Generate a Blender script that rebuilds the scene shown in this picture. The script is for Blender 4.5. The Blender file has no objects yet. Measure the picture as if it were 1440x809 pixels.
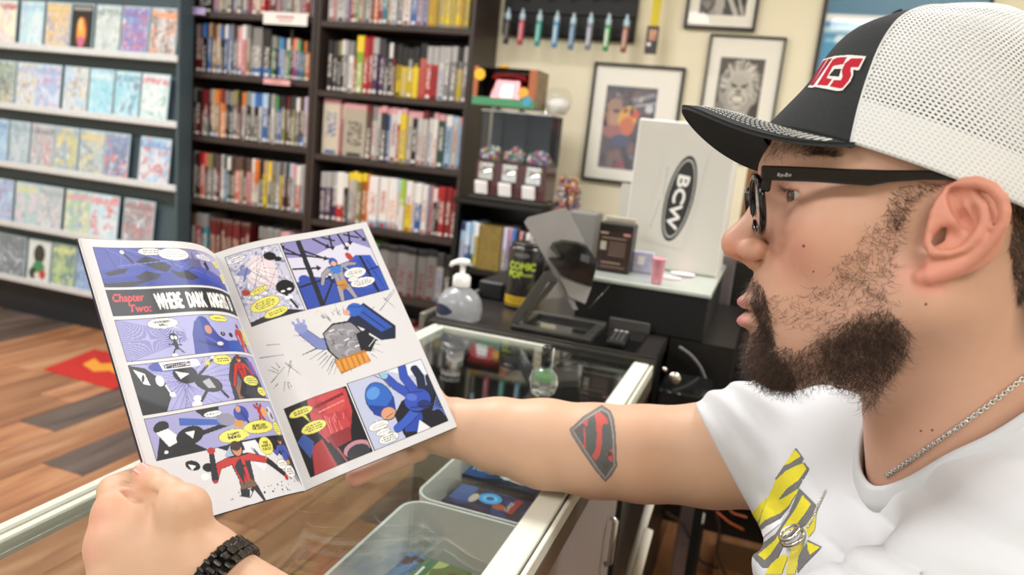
import bpy, math, random
import numpy as np
from mathutils import Vector, Matrix
from mathutils.bvhtree import BVHTree

# ---------------------------------------------------------------- camera
S = bpy.context.scene
C = S.collection
YAW, PIT, ROL, FPX = 0.3157575, 0.19403234, 0.10291902, 1052.84
CAM = np.array([0.0, 0.0, 1.38])
_cy, _sy, _cp, _sp = math.cos(YAW), math.sin(YAW), math.cos(PIT), math.sin(PIT)
_fw = np.array([-_sy*_cp, _cy*_cp, -_sp]); _r = np.array([_cy, _sy, 0]); _u = np.cross(_r, _fw)
_c, _s = math.cos(ROL), math.sin(ROL)
CR, CU = _c*_r + _s*_u, -_s*_r + _c*_u
CF = _fw
cam_data = bpy.data.cameras.new('camera'); cam = bpy.data.objects.new('camera', cam_data); C.objects.link(cam)
cam_data.sensor_width = 36; cam_data.lens = FPX*36/1440; cam_data.clip_start = 0.02
M = Matrix.Identity(4)
for i in range(3):
    M[i][0], M[i][1], M[i][2], M[i][3] = CR[i], CU[i], -CF[i], CAM[i]
cam.matrix_world = M
S.camera = cam
cam_data.dof.use_dof = True; cam_data.dof.focus_distance = 0.62; cam_data.dof.aperture_fstop = 6.2

# ---------------------------------------------------------------- world, lights, exposure
w = bpy.data.worlds.new('room_air'); S.world = w; w.use_nodes = True
w.node_tree.nodes['Background'].inputs[0].default_value = (0.95, 0.98, 1.0, 1)
w.node_tree.nodes['Background'].inputs[1].default_value = 0.08
S.view_settings.view_transform = 'Standard'; S.view_settings.look = 'None'
S.view_settings.exposure = 0.0; S.view_settings.gamma = 1.0; S.view_settings.use_curve_mapping = False
CEIL = 2.85
LIGHTS = [(x, y) for x in (-3.9, -1.5, 0.9) for y in (-0.9, 1.75)]
for i, (x, y) in enumerate(LIGHTS):
    ld = bpy.data.lights.new('ceiling_lamp', 'AREA'); ld.shape = 'RECTANGLE'; ld.size = 1.2; ld.size_y = 0.6
    ld.energy = 44 if y > 0 else 29; ld.color = (0.98, 0.99, 1.03)
    lo = bpy.data.objects.new('ceiling_lamp', ld); C.objects.link(lo); lo.location = (x, y, CEIL-0.03)
# daylight through the shop window behind the customer side
ld = bpy.data.lights.new('window_daylight', 'AREA'); ld.shape = 'RECTANGLE'; ld.size = 2.6; ld.size_y = 1.6
ld.energy = 24; ld.color = (0.92, 0.97, 1.0)
lo = bpy.data.objects.new('window_daylight', ld); C.objects.link(lo); lo.location = (-2.2, -2.42, 1.6)
lo.rotation_euler = (math.radians(90), 0, math.radians(180)); lo.rotation_euler = (math.radians(-90), 0, math.radians(180))
lo.rotation_euler = Vector((0.0, 1, 0)).to_track_quat('-Z', 'Y').to_euler()

# ---------------------------------------------------------------- helpers
def ray(px, py):
    return (px-720)/FPX*CR - (py-404.5)/FPX*CU + CF
def at(px, py, X=None, Y=None, Z=None, d=None):
    v = ray(px, py)
    if X is not None: t = (X-CAM[0])/v[0]
    elif Y is not None: t = (Y-CAM[1])/v[1]
    elif Z is not None: t = (Z-CAM[2])/v[2]
    else: t = d
    return CAM + v*t
def cp(px, py, d):                       # point in camera axes (right, up, depth)
    return np.array([(px-720)/FPX*d, (404.5-py)/FPX*d, d])
def c2w(P):                              # camera axes -> world
    P = np.asarray(P, float)
    return CAM + P[..., 0:1]*CR + P[..., 1:2]*CU + P[..., 2:3]*CF
def lin(c):
    if isinstance(c, str):
        c = [int(c[i:i+2], 16)/255 for i in (0, 2, 4)]
    return tuple((x/12.92 if x <= 0.04045 else ((x+0.055)/1.055)**2.4) for x in c[:3])

def new_mat(name):
    m = bpy.data.materials.new(name); m.use_nodes = True
    return m, m.node_tree, m.node_tree.nodes['Principled BSDF']
def mat(name, col, rough=0.5, metal=0.0, var=0.06, scale=30.0, bump=0.0, coat=0.0, trans=0.0, ior=1.45, sss=0.0, emit=None, spec=0.5, stretch=(1, 1, 1), bscale=None):
    m, nt, b = new_mat(name); n = nt.nodes; l = nt.links
    col = lin(col)
    tc = n.new('ShaderNodeTexCoord'); mp = n.new('ShaderNodeMapping'); mp.inputs['Scale'].default_value = stretch
    l.new(tc.outputs['Object'], mp.inputs[0])
    nz = n.new('ShaderNodeTexNoise'); nz.inputs['Scale'].default_value = scale; nz.inputs['Detail'].default_value = 4
    l.new(mp.outputs[0], nz.inputs['Vector'])
    mx = n.new('ShaderNodeMix'); mx.data_type = 'RGBA'
    mx.inputs['A'].default_value = (*[max(0, c*(1-var*2)) for c in col], 1)
    mx.inputs['B'].default_value = (*[min(1, c*(1+var*2)) for c in col], 1)
    l.new(nz.outputs['Fac'], mx.inputs['Factor']); l.new(mx.outputs['Result'], b.inputs['Base Color'])
    b.inputs['Roughness'].default_value = rough; b.inputs['Metallic'].default_value = metal
    b.inputs['Coat Weight'].default_value = coat; b.inputs['Transmission Weight'].default_value = trans
    b.inputs['IOR'].default_value = ior; b.inputs['Specular IOR Level'].default_value = spec
    if sss:
        b.inputs['Subsurface Weight'].default_value = sss; b.inputs['Subsurface Radius'].default_value = (1, .35, .2); b.inputs['Subsurface Scale'].default_value = 0.004
    if emit:
        b.inputs['Emission Color'].default_value = (*lin(emit[0]), 1); b.inputs['Emission Strength'].default_value = emit[1]
    if bump:
        nb = n.new('ShaderNodeTexNoise'); nb.inputs['Scale'].default_value = bscale or scale*3; nb.inputs['Detail'].default_value = 3
        l.new(mp.outputs[0], nb.inputs['Vector'])
        bp = n.new('ShaderNodeBump'); bp.inputs['Strength'].default_value = bump; bp.inputs['Distance'].default_value = 0.002
        l.new(nb.outputs['Fac'], bp.inputs['Height']); l.new(bp.outputs[0], b.inputs['Normal'])
    return m
def glass_mat(name, tint=(1, 1, 1), refl=1.0, base=0.0, rough=0.0, ior=1.5, haze=0.0):
    """thin clear sheet: fresnel mix of see-through and mirror reflection"""
    m = bpy.data.materials.new(name); m.use_nodes = True; nt = m.node_tree; n = nt.nodes; l = nt.links
    n.remove(n['Principled BSDF']); out = n['Material Output']
    tr = n.new('ShaderNodeBsdfTransparent'); tr.inputs[0].default_value = (*tint, 1)
    gl = n.new('ShaderNodeBsdfGlossy'); gl.inputs['Roughness'].default_value = rough
    lw = n.new('ShaderNodeLayerWeight'); lw.inputs['Blend'].default_value = 0.5
    pw = n.new('ShaderNodeMath'); pw.operation = 'POWER'; pw.inputs[1].default_value = 5.0; l.new(lw.outputs['Facing'], pw.inputs[0])
    r0 = ((ior-1)/(ior+1))**2
    fr = n.new('ShaderNodeMath'); fr.operation = 'MULTIPLY_ADD'; fr.inputs[1].default_value = 1-r0; fr.inputs[2].default_value = r0; l.new(pw.outputs[0], fr.inputs[0])
    nz = n.new('ShaderNodeTexNoise'); nz.inputs['Scale'].default_value = 9
    mr = n.new('ShaderNodeMapRange'); mr.inputs['To Min'].default_value = 0.9*refl; mr.inputs['To Max'].default_value = 1.1*refl
    l.new(nz.outputs['Fac'], mr.inputs['Value'])
    mm = n.new('ShaderNodeMath'); mm.operation = 'MULTIPLY_ADD'; mm.use_clamp = True; mm.inputs[2].default_value = base
    l.new(fr.outputs[0], mm.inputs[0]); l.new(mr.outputs[0], mm.inputs[1])
    mx = n.new('ShaderNodeMixShader'); l.new(mm.outputs[0], mx.inputs[0]); l.new(tr.outputs[0], mx.inputs[1]); l.new(gl.outputs[0], mx.inputs[2])
    res = mx
    if haze:
        df = n.new('ShaderNodeBsdfDiffuse'); df.inputs[0].default_value = (.9, .92, .92, 1)
        m2 = n.new('ShaderNodeMixShader'); m2.inputs[0].default_value = haze
        l.new(mx.outputs[0], m2.inputs[1]); l.new(df.outputs[0], m2.inputs[2]); res = m2
    l.new(res.outputs[0], out.inputs[0])
    return m
def attr_mat(name, rough=0.5, coat=0.0, sss=0.0, bump=0.0, bscale=400, spec=0.5, var=0.0, vscale=40, sscale=0.006, metal=0.0):
    """colour comes from the mesh's own 'col' attribute (print, skin tone)"""
    m, nt, b = new_mat(name); n = nt.nodes; l = nt.links
    a = n.new('ShaderNodeAttribute'); a.attribute_name = 'col'
    src = a.outputs['Color']
    tc = n.new('ShaderNodeTexCoord')
    if var:
        nz = n.new('ShaderNodeTexNoise'); nz.inputs['Scale'].default_value = vscale; nz.inputs['Detail'].default_value = 5
        l.new(tc.outputs['Object'], nz.inputs['Vector'])
        mr = n.new('ShaderNodeMapRange'); mr.inputs['To Min'].default_value = 1-var; mr.inputs['To Max'].default_value = 1+var
        l.new(nz.outputs['Fac'], mr.inputs['Value'])
        vm = n.new('ShaderNodeVectorMath'); vm.operation = 'SCALE'; l.new(src, vm.inputs[0]); l.new(mr.outputs[0], vm.inputs['Scale']); src = vm.outputs[0]
    l.new(src, b.inputs['Base Color'])
    b.inputs['Roughness'].default_value = rough; b.inputs['Coat Weight'].default_value = coat; b.inputs['Specular IOR Level'].default_value = spec; b.inputs['Metallic'].default_value = metal
    if sss:
        b.inputs['Subsurface Weight'].default_value = sss; b.inputs['Subsurface Radius'].default_value = (1, .4, .22); b.inputs['Subsurface Scale'].default_value = sscale
    if bump:
        nb = n.new('ShaderNodeTexNoise'); nb.inputs['Scale'].default_value = bscale; nb.inputs['Detail'].default_value = 3
        l.new(tc.outputs['Object'], nb.inputs['Vector'])
        bp = n.new('ShaderNodeBump'); bp.inputs['Strength'].default_value = bump; bp.inputs['Distance'].default_value = 0.001
        l.new(nb.outputs['Fac'], bp.inputs['Height']); l.new(bp.outputs[0], b.inputs['Normal'])
    return m

def mesh_obj(name, V, F, m, parent=None, smooth=False, col=None, origin=None):
    """V (n,3) world coords; F list of polys or (n,4)/(n,3) int array; col (n,3) linear colours per vertex"""
    V = np.asarray(V, np.float64)
    if parent is not None: org = np.array(parent.matrix_world.translation) if parent.parent is None else ROOTPOS[parent.name]
    elif origin is not None: org = np.asarray(origin, float)
    else: org = np.array([(V[:, 0].min()+V[:, 0].max())/2, (V[:, 1].min()+V[:, 1].max())/2, V[:, 2].min()])
    me = bpy.data.meshes.new(name)
    L = V-org
    if isinstance(F, np.ndarray):
        k = F.shape[1]; me.vertices.add(len(L)); me.vertices.foreach_set('co', L.astype(np.float32).ravel())
        me.loops.add(F.size); me.loops.foreach_set('vertex_index', F.astype(np.int32).ravel())
        me.polygons.add(len(F)); me.polygons.foreach_set('loop_start', np.arange(0, F.size, k, dtype=np.int32))
        me.polygons.foreach_set('loop_total', np.full(len(F), k, np.int32)); me.update(calc_edges=True)
    else:
        me.from_pydata([tuple(v) for v in L], [], F); me.update()
    if smooth:
        me.polygons.foreach_set('use_smooth', np.ones(len(me.polygons), bool))
    if col is not None:
        a = me.color_attributes.new('col', 'FLOAT_COLOR', 'POINT')
        a.data.foreach_set('color', np.concatenate([np.asarray(col, float), np.ones((len(V), 1))], 1).astype(np.float32).ravel())
    if m is not None: me.materials.append(m)
    o = bpy.data.objects.new(name, me); C.objects.link(o)
    if parent is not None:
        o.parent = parent
        ROOTPOS[o.name] = org
        if parent.parent is None: o.location = (0, 0, 0)
    else:
        o.location = org; o.matrix_world = Matrix.Translation(org)
    return o
ROOTPOS = {}
def thing(name, label, cat, loc, group=None):
    o = bpy.data.objects.new(name, None); C.objects.link(o); o.empty_display_size = 0.05
    o.location = loc; o.matrix_world = Matrix.Translation(Vector(loc))
    return tag(o, label, cat, group)
def tag(o, label=None, cat=None, group=None, kind=None):
    if label: o['label'] = label
    if cat: o['category'] = cat
    if group: o['group'] = group
    if kind: o['kind'] = kind
    return o
def struct(o): o['kind'] = 'structure'; return o

class MB:
    def __init__(s): s.V = []; s.F = []
    def add(s, V, F):
        o = len(s.V); s.V += [tuple(v) for v in V]; s.F += [tuple(i+o for i in f) for f in F]; return s
    def box(s, c, size, R=None, bev=0.0):
        c = np.asarray(c, float); h = np.asarray(size, float)/2; b = min(bev, *(h*0.9)) if bev else 0
        if not b:
            P = np.array([[x, y, z] for x in (-1, 1) for y in (-1, 1) for z in (-1, 1)])*h
            F = [(0, 1, 3, 2), (4, 6, 7, 5), (0, 4, 5, 1), (2, 3, 7, 6), (0, 2, 6, 4), (1, 5, 7, 3)]
        else:
            P = []; idx = {}
            for x in (-1, 1):
                for y in (-1, 1):
                    for z in (-1, 1):
                        for ax in range(3):
                            q = np.array([x, y, z])*h
                            for k in range(3):
                                if k != ax: q[k] -= np.sign(q[k])*b
                            idx[(x, y, z, ax)] = len(P); P.append(q)
            P = np.array(P); F = []
            def I(sg, ax): return idx[(sg[0], sg[1], sg[2], ax)]
            def orient(f):
                p = P[list(f)]; nrm = np.cross(p[1]-p[0], p[2]-p[0])
                return tuple(f) if nrm @ p.mean(0) > 0 else tuple(reversed(f))
            for ax in range(3):
                o1, o2 = [k for k in range(3) if k != ax]
                for sg in (-1, 1):
                    f = []
                    for a, bb in ((-1, -1), (1, -1), (1, 1), (-1, 1)):
                        q = [0, 0, 0]; q[ax] = sg; q[o1] = a; q[o2] = bb; f.append(I(q, ax))
                    F.append(orient(f))
                for a in (-1, 1):
                    for bb in (-1, 1):
                        q1 = [0, 0, 0]; q1[o1] = a; q1[o2] = bb; q2 = list(q1); q1[ax] = -1; q2[ax] = 1
                        F.append(orient([I(q1, o1), I(q2, o1), I(q2, o2), I(q1, o2)]))
            for x in (-1, 1):
                for y in (-1, 1):
                    for z in (-1, 1):
                        F.append(orient([I((x, y, z), k) for k in range(3)]))
        if R is not None: P = P @ np.asarray(R).T
        return s.add(P+c, F)
    def b2(s, x0, x1, y0, y1, z0, z1, bev=0.0): return s.box(((x0+x1)/2, (y0+y1)/2, (z0+z1)/2), (abs(x1-x0), abs(y1-y0), abs(z1-z0)), None, bev)
    def tube(s, pts, r, n=10, cap=True, flat=None):
        pts = np.asarray(pts, float); m = len(pts); r = np.full(m, r) if np.isscalar(r) else np.asarray(r)
        T = np.gradient(pts, axis=0); T /= np.linalg.norm(T, axis=1)[:, None]+1e-12
        up = np.array([0, 0, 1.0]) if abs(T[0][2]) < 0.9 else np.array([1.0, 0, 0])
        N = np.cross(T[0], up); N /= np.linalg.norm(N); V = []
        for i in range(m):
            N = N-(N@T[i])*T[i]; N /= np.linalg.norm(N); B = np.cross(T[i], N)
            for k in range(n):
                a = 2*math.pi*k/n; V.append(pts[i]+r[i]*(math.cos(a)*N+math.sin(a)*B*(flat or 1)))
        F = [(i*n+k, i*n+(k+1) % n, (i+1)*n+(k+1) % n, (i+1)*n+k) for i in range(m-1) for k in range(n)]
        if cap: F += [tuple(reversed(range(n))), tuple((m-1)*n+k for k in range(n))]
        return s.add(V, F)
    def lathe(s, c, prof, n=24, axis=(0, 0, 1), arc=None):
        ax = np.asarray(axis, float); ax /= np.linalg.norm(ax); t = np.array([1.0, 0, 0]) if abs(ax[0]) < .9 else np.array([0, 1.0, 0])
        A = np.cross(ax, t); A /= np.linalg.norm(A); B = np.cross(ax, A); c = np.asarray(c, float); V = []
        for (r, z) in prof:
            for k in range(n):
                a = 2*math.pi*k/n; V.append(c+ax*z+r*(math.cos(a)*A+math.sin(a)*B))
        m = len(prof)
        F = [(i*n+k, i*n+(k+1) % n, (i+1)*n+(k+1) % n, (i+1)*n+k) for i in range(m-1) for k in range(n)]
        F += [tuple(reversed(range(n))), tuple((m-1)*n+k for k in range(n))]
        return s.add(V, F)
    def quad(s, p, t=0.0):
        """quad slab from 4 points with thickness t against the normal"""
        p = [np.asarray(q, float) for q in p]; nrm = np.cross(p[1]-p[0], p[3]-p[0]); nrm /= np.linalg.norm(nrm)
        if not t: return s.add(p, [(0, 1, 2, 3)])
        q = [a-nrm*t for a in p]
        return s.add(p+q, [(0, 1, 2, 3), (7, 6, 5, 4), (0, 4, 5, 1), (1, 5, 6, 2), (2, 6, 7, 3), (3, 7, 4, 0)])
    def prism(s, pts2, f, t0, t1):
        """extrude a 2-D polygon; f(u, v, t) -> xyz"""
        n = len(pts2)
        V = [f(u, v, t0) for u, v in pts2]+[f(u, v, t1) for u, v in pts2]
        F = [tuple(reversed(range(n))), tuple(range(n, 2*n))]+[(i, (i+1) % n, n+(i+1) % n, n+i) for i in range(n)]
        return s.add(V, F)
    def out(s, name, m, parent=None, smooth=False, origin=None, bevel=0.0):
        o = mesh_obj(name, np.array(s.V), s.F, m, parent, smooth, origin=origin)
        if bevel:
            md = o.modifiers.new('bevel', 'BEVEL'); md.width = bevel; md.segments = 2; md.limit_method = 'ANGLE'
        return o
def box_obj(name, x0, x1, y0, y1, z0, z1, m, parent=None, bev=0.0, **k):
    return MB().b2(x0, x1, y0, y1, z0, z1, bev).out(name, m, parent, **k)

# ---------------------------------------------------------------- print raster (writes flat print as colours on a fine mesh)
_glyph = {}
def text_tris(txt):
    if txt in _glyph: return _glyph[txt]
    cu = bpy.data.curves.new('lettering', 'FONT'); cu.body = txt; cu.size = 1.0; cu.resolution_u = 3
    o = bpy.data.objects.new('lettering', cu); C.objects.link(o)
    me = bpy.data.meshes.new_from_object(o.evaluated_get(bpy.context.evaluated_depsgraph_get()))
    me.calc_loop_triangles()
    v = np.empty(len(me.vertices)*3, np.float32); me.vertices.foreach_get('co', v); v = v.reshape(-1, 3)[:, :2].astype(float)
    t = np.array([tuple(x.vertices) for x in me.loop_triangles], int).reshape(-1, 3)
    bpy.data.objects.remove(o); bpy.data.meshes.remove(me); bpy.data.curves.remove(cu)
    _glyph[txt] = (v, t); return v, t
class Art:
    def __init__(s, wm, hm, cell, bg):
        s.w, s.h, s.c = wm, hm, cell; s.nx, s.ny = int(round(wm/cell))+1, int(round(hm/cell))+1
        s.x = np.linspace(0, wm, s.nx); s.y = np.linspace(0, hm, s.ny)
        s.a = np.empty((s.ny, s.nx, 3)); s.a[:] = lin(bg); s.m = np.zeros((s.ny, s.nx), bool)
        s.rng = np.random.RandomState(3); s.clip = None
    def _win(s, x0, x1, y0, y1):
        i0, i1 = np.searchsorted(s.x, [x0, x1]); j0, j1 = np.searchsorted(s.y, [y0, y1])
        return i0, min(i1+1, s.nx), j0, min(j1+1, s.ny)
    def _put(s, i0, i1, j0, j1, mask, col, al=1.0):
        if s.clip is not None: mask = mask & s.clip[j0:j1, i0:i1]
        sub = s.a[j0:j1, i0:i1]; c = np.array(lin(col)); sub[mask] = sub[mask]*(1-al)+c*al; s.m[j0:j1, i0:i1] |= mask
    def polymask(s, pts):
        P = np.asarray(pts, float); i0, i1, j0, j1 = s._win(P[:, 0].min(), P[:, 0].max(), P[:, 1].min(), P[:, 1].max())
        X, Y = np.meshgrid(s.x[i0:i1], s.y[j0:j1]); ins = np.zeros(X.shape, bool)
        for k in range(len(P)):
            (xa, ya), (xb, yb) = P[k], P[k-1]
            if ya == yb: continue
            ins ^= ((ya > Y) != (yb > Y)) & (X < (xb-xa)*(Y-ya)/(yb-ya)+xa)
        return i0, i1, j0, j1, ins
    def poly(s, pts, col, al=1.0): s._put(*s.polymask(pts), col, al); return s
    def rect(s, x0, y0, x1, y1, col, al=1.0): return s.poly([(x0, y0), (x1, y0), (x1, y1), (x0, y1)], col, al)
    def setclip(s, pts=None):
        if pts is None: s.clip = None; return
        i0, i1, j0, j1, m = s.polymask(pts); s.clip = np.zeros((s.ny, s.nx), bool); s.clip[j0:j1, i0:i1] = m
    def ell(s, cx, cy, rx, ry, col, rot=0.0, al=1.0):
        R = max(rx, ry); i0, i1, j0, j1 = s._win(cx-R, cx+R, cy-R, cy+R); X, Y = np.meshgrid(s.x[i0:i1]-cx, s.y[j0:j1]-cy)
        c, n = math.cos(rot), math.sin(rot); A = (X*c+Y*n)/rx; B = (-X*n+Y*c)/ry
        s._put(i0, i1, j0, j1, A*A+B*B < 1, col, al); return s
    def line(s, p, q, wd, col, wd2=None):
        p, q = np.asarray(p, float), np.asarray(q, float); d = q-p; L = np.linalg.norm(d)+1e-9; n = np.array([-d[1], d[0]])/L
        w2 = wd if wd2 is None else wd2
        return s.poly([p+n*wd/2, q+n*w2/2, q-n*w2/2, p-n*wd/2], col)
    def text(s, txt, x, y, h, col, rot=0.0, shear=0.0, sx=1.0, bold=0.0, center=False):
        v, t = text_tris(txt); v = v.copy(); v[:, 0] *= sx
        if center: v[:, 0] -= (v[:, 0].min()+v[:, 0].max())/2
        v[:, 0] += v[:, 1]*shear; v *= h/0.7; c, n = math.cos(rot), math.sin(rot)
        offs = [(0, 0)] if not bold else [(0, 0), (bold, 0), (-bold, 0), (0, bold), (0, -bold)]
        for ox, oy in offs:
            P = np.stack([x+ox+v[:, 0]*c+v[:, 1]*n, y+oy+v[:, 0]*n-v[:, 1]*c], 1)
            for tri in t: s.poly(P[tri], col)
        return s
    def scrib(s, cx, cy, wd, n, col='222222', rot=0.0, h=None):
        """rows of tiny illegible lettering"""
        h = h or s.c*1.6
        for k in range(n):
            yy = (k-(n-1)/2)*h*1.9; L = wd*(1-0.35*abs(k-(n-1)/2)/max(1, n/2)); x = -L/2
            while x < L/2:
                d = s.rng.uniform(0.7, 2.2)*h*1.1; c, sn = math.cos(rot), math.sin(rot)
                p = (cx+x*c-yy*sn, cy+x*sn+yy*c); q = (cx+(x+d)*c-yy*sn, cy+(x+d)*sn+yy*c); s.line(p, q, h*0.8, col, h*0.6); x += d+h*0.7
        return s
    def noise(s, i, amt):
        s.a *= 1+amt*(s.rng.rand(s.ny, s.nx, 1)-.5); return s
    def grid(s, name, f, m, parent=None, only=False, smooth=True):
        """f(X, Y) -> (ny, nx, 3) world positions"""
        X, Y = np.meshgrid(s.x, s.y); P = f(X, Y).reshape(-1, 3); idx = np.arange(s.nx*s.ny).reshape(s.ny, s.nx)
        F = np.stack([idx[1:, :-1], idx[1:, 1:], idx[:-1, 1:], idx[:-1, :-1]], -1).reshape(-1, 4); col = s.a.reshape(-1, 3)
        if only:
            keep = s.m.ravel()[F].sum(1) >= 3; keep &= np.isfinite(P).all(1)[F].all(1); F = F[keep]
            used = np.unique(F); re = np.full(len(P), -1); re[used] = np.arange(len(used)); F = re[F]; P = P[used]; col = col[used]
        return mesh_obj(name, P, F, m, parent, smooth, col)
def planef(o, ex, ey):
    o, ex, ey = map(lambda q: np.asarray(q, float), (o, ex, ey))
    return lambda X, Y: o+X[..., None]*ex+Y[..., None]*ey
# ---------------------------------------------------------------- room shell
XL, XR, YB, YF = -5.6, 2.2, 3.75, -2.5
m_wall = mat('cream_wall_paint', 'F2E8C9', 0.85, var=0.02, scale=3, bump=0.15, bscale=300)
m_ceil = mat('ceiling_tile', 'E8E6E0', 0.9, var=0.03, scale=12)
m_base = mat('dark_baseboard', '2A2725', 0.6)
struct(box_obj('ceiling', XL, XR, YF, YB, CEIL, CEIL+.1, m_ceil))
struct(box_obj('wall_back', XL-.1, XR+.1, YB, YB+.1, 0, CEIL+.1, m_wall))
struct(box_obj('wall_left', XL-.1, XL, YF, YB, 0, CEIL+.1, m_wall))
struct(box_obj('wall_right', XR, XR+.1, YF, YB, 0, CEIL+.1, m_wall))
wf = MB(); wf.b2(XL-.1, -3.7, YF-.1, YF, 0, CEIL+.1); wf.b2(-.7, XR+.1, YF-.1, YF, 0, CEIL+.1); wf.b2(-3.7, -.7, YF-.1, YF, 0, .7); wf.b2(-3.7, -.7, YF-.1, YF, 2.5, CEIL+.1)
struct(wf.out('wall_front', m_wall))
wn = struct(box_obj('window_1', -3.7, -.7, YF-.06, YF-.05, .7, 2.5, glass_mat('window_glass')))
struct(box_obj('baseboard_back', XL, XR, YB-.012, YB-.001, 0.004, .1, m_base))
m_diff = mat('light_diffuser', 'FFFFFF', 0.6, emit=('FFF8EC', 2.0), var=0.01)
m_troff = mat('troffer_white_metal', 'E4E4E2', 0.5)
for (x, y) in LIGHTS:
    t = thing('ceiling_light', 'white rectangular ceiling light above the shop floor', 'light', (x, y, CEIL), 'ceiling lights above the shop floor')
    t['label'] = f"{'left' if x < -3 else 'middle' if x < 0 else 'right'} ceiling light in the {'front' if y < 0 else 'rear'} row above the shop"
    f = MB(); f.b2(x-.64, x-.6, y-.34, y+.34, CEIL-.02, CEIL-.001); f.b2(x+.6, x+.64, y-.34, y+.34, CEIL-.02, CEIL-.001); f.b2(x-.6, x+.6, y-.34, y-.3, CEIL-.02, CEIL-.001); f.b2(x-.6, x+.6, y+.3, y+.34, CEIL-.02, CEIL-.001)
    f.out('frame', m_troff, t)
    box_obj('diffuser', x-.6, x+.6, y-.3, y+.3, CEIL-.012, CEIL-.002, m_diff, t)
# floor of wood-look planks running away from the camera
floor = struct(box_obj('floor', XL-.1, XR+.1, YF-.1, YB+.1, -.1, 0, mat('floor_slab_grout', '4A3F38', 0.7)))
def plank_mat(name, c1, c2, c3):
    m, nt, b = new_mat(name); n = nt.nodes; l = nt.links
    tc = n.new('ShaderNodeTexCoord'); oi = n.new('ShaderNodeObjectInfo')
    ad = n.new('ShaderNodeVectorMath'); ad.operation = 'ADD'; l.new(tc.outputs['Object'], ad.inputs[0])
    sc = n.new('ShaderNodeVectorMath'); sc.operation = 'SCALE'; l.new(oi.outputs['Location'], sc.inputs[0]); sc.inputs['Scale'].default_value = 7.3; l.new(sc.outputs[0], ad.inputs[1])
    mp = n.new('ShaderNodeMapping'); mp.inputs['Scale'].default_value = (9, 1.1, 1); l.new(ad.outputs[0], mp.inputs[0])
    nz = n.new('ShaderNodeTexNoise'); nz.inputs['Scale'].default_value = 1.6; nz.inputs['Detail'].default_value = 7; nz.inputs['Distortion'].default_value = 0.6
    l.new(mp.outputs[0], nz.inputs['Vector'])
    cr = n.new('ShaderNodeValToRGB'); cr.color_ramp.elements[0].position = 0.3; cr.color_ramp.elements[0].color = (*lin(c1), 1)
    cr.color_ramp.elements[1].position = 0.72; cr.color_ramp.elements[1].color = (*lin(c3), 1); e = cr.color_ramp.elements.new(0.5); e.color = (*lin(c2), 1)
    l.new(nz.outputs['Fac'], cr.inputs[0])
    hs = n.new('ShaderNodeHueSaturation'); mr = n.new('ShaderNodeMapRange'); mr.inputs['To Min'].default_value = 0.78; mr.inputs['To Max'].default_value = 1.18
    l.new(oi.outputs['Random'], mr.inputs['Value']); l.new(mr.outputs[0], hs.inputs['Value']); l.new(cr.outputs[0], hs.inputs['Color']); l.new(hs.outputs[0], b.inputs['Base Color'])
    b.inputs['Roughness'].default_value = 0.42
    bp = n.new('ShaderNodeBump'); bp.inputs['Strength'].default_value = 0.15; l.new(nz.outputs['Fac'], bp.inputs['Height']); l.new(bp.outputs[0], b.inputs['Normal'])
    return m
m_pl_o = plank_mat('reddish_wood_plank', '8A5A40', 'B07A54', 'C49670')
m_pl_d = plank_mat('dark_slate_plank', '4C3F38', '62534A', '74645A')
PW, PLN = 0.205, 0.92
rp = random.Random(17); pm = {}
def plank(x0, x1, y0, y1, m):
    k = (round(x1-x0, 3), round(y1-y0, 3), m.name)
    if k not in pm:
        o = MB().box(((x1-x0)/2, (y1-y0)/2, .003), (x1-x0-.004, y1-y0-.004, .006), None, .0015)
        me = bpy.data.meshes.new('plank'); me.from_pydata(o.V, [], o.F); me.materials.append(m); pm[k] = me
    o = bpy.data.objects.new('plank', pm[k]); C.objects.link(o); o.parent = floor
    o.location = Vector((x0, y0, 0))-floor.location
FZ = floor.location.z
i = 0; x = -5.3
cnt = 0
pat = {}
while x < 0.9:
    off = (0.0, .5, .25, .72)[i % 4]*PLN; y = 0.35-off; j = 0
    while y < 3.4:
        yy1 = y+PLN
        if x+PW < -0.3 and y+PLN > 1.0 or (x > -.6 and y > 0.9):
            dark = rp.random() < 0.30
            plank(x, x+PW, y, min(yy1, 3.6), m_pl_d if dark else m_pl_o); cnt += 1
        y = yy1; j += 1
    x += PW; i += 1
print('planks', cnt)
for o in list(C.objects):
    if o.name.startswith('plank'): o.location.z = -floor.location.z+0.0005

# ---------------------------------------------------------------- bookcases
m_case = mat('espresso_wood_veneer', '3B302B', 0.45, var=0.15, scale=6, stretch=(8, 8, .6), bump=0.05)
m_case_in = mat('espresso_back_board', '241E1B', 0.6, var=0.15, scale=6)
LV = [1.873, 1.530, 1.205, 0.860, 0.520, 0.10]
LVL = [1.885, 1.569, 1.227, 0.875, 0.530, 0.10]
YS = 3.42
def bookcase(x0, x1, levels, label):
    t = thing('bookcase', label, 'bookcase', ((x0+x1)/2, (YS+3.74)/2, 0))
    for xa, xb in ((x0, x0+.022), (x1-.022, x1)): box_obj('side_panel', xa, xb, YS, 3.735, 0, 2.25, m_case, t, .002)
    box_obj('back_panel', x0+.022, x1-.022, 3.72, 3.735, 0.02, 2.25, m_case_in, t)
    for z in levels+[2.21]: box_obj('shelf', x0+.022, x1-.022, YS+.004, 3.72, z-.03, z, m_case, t, .002)
    box_obj('toe_kick', x0+.022, x1-.022, YS+.03, YS+.045, 0, .07, m_case, t)
    return t
bookcase(-3.135, -2.305, LVL, 'dark brown bookcase between the comic rack and the other bookcase')
bookcase(-2.300, -1.435, LV, 'dark brown bookcase standing beside the candy machines')

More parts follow.
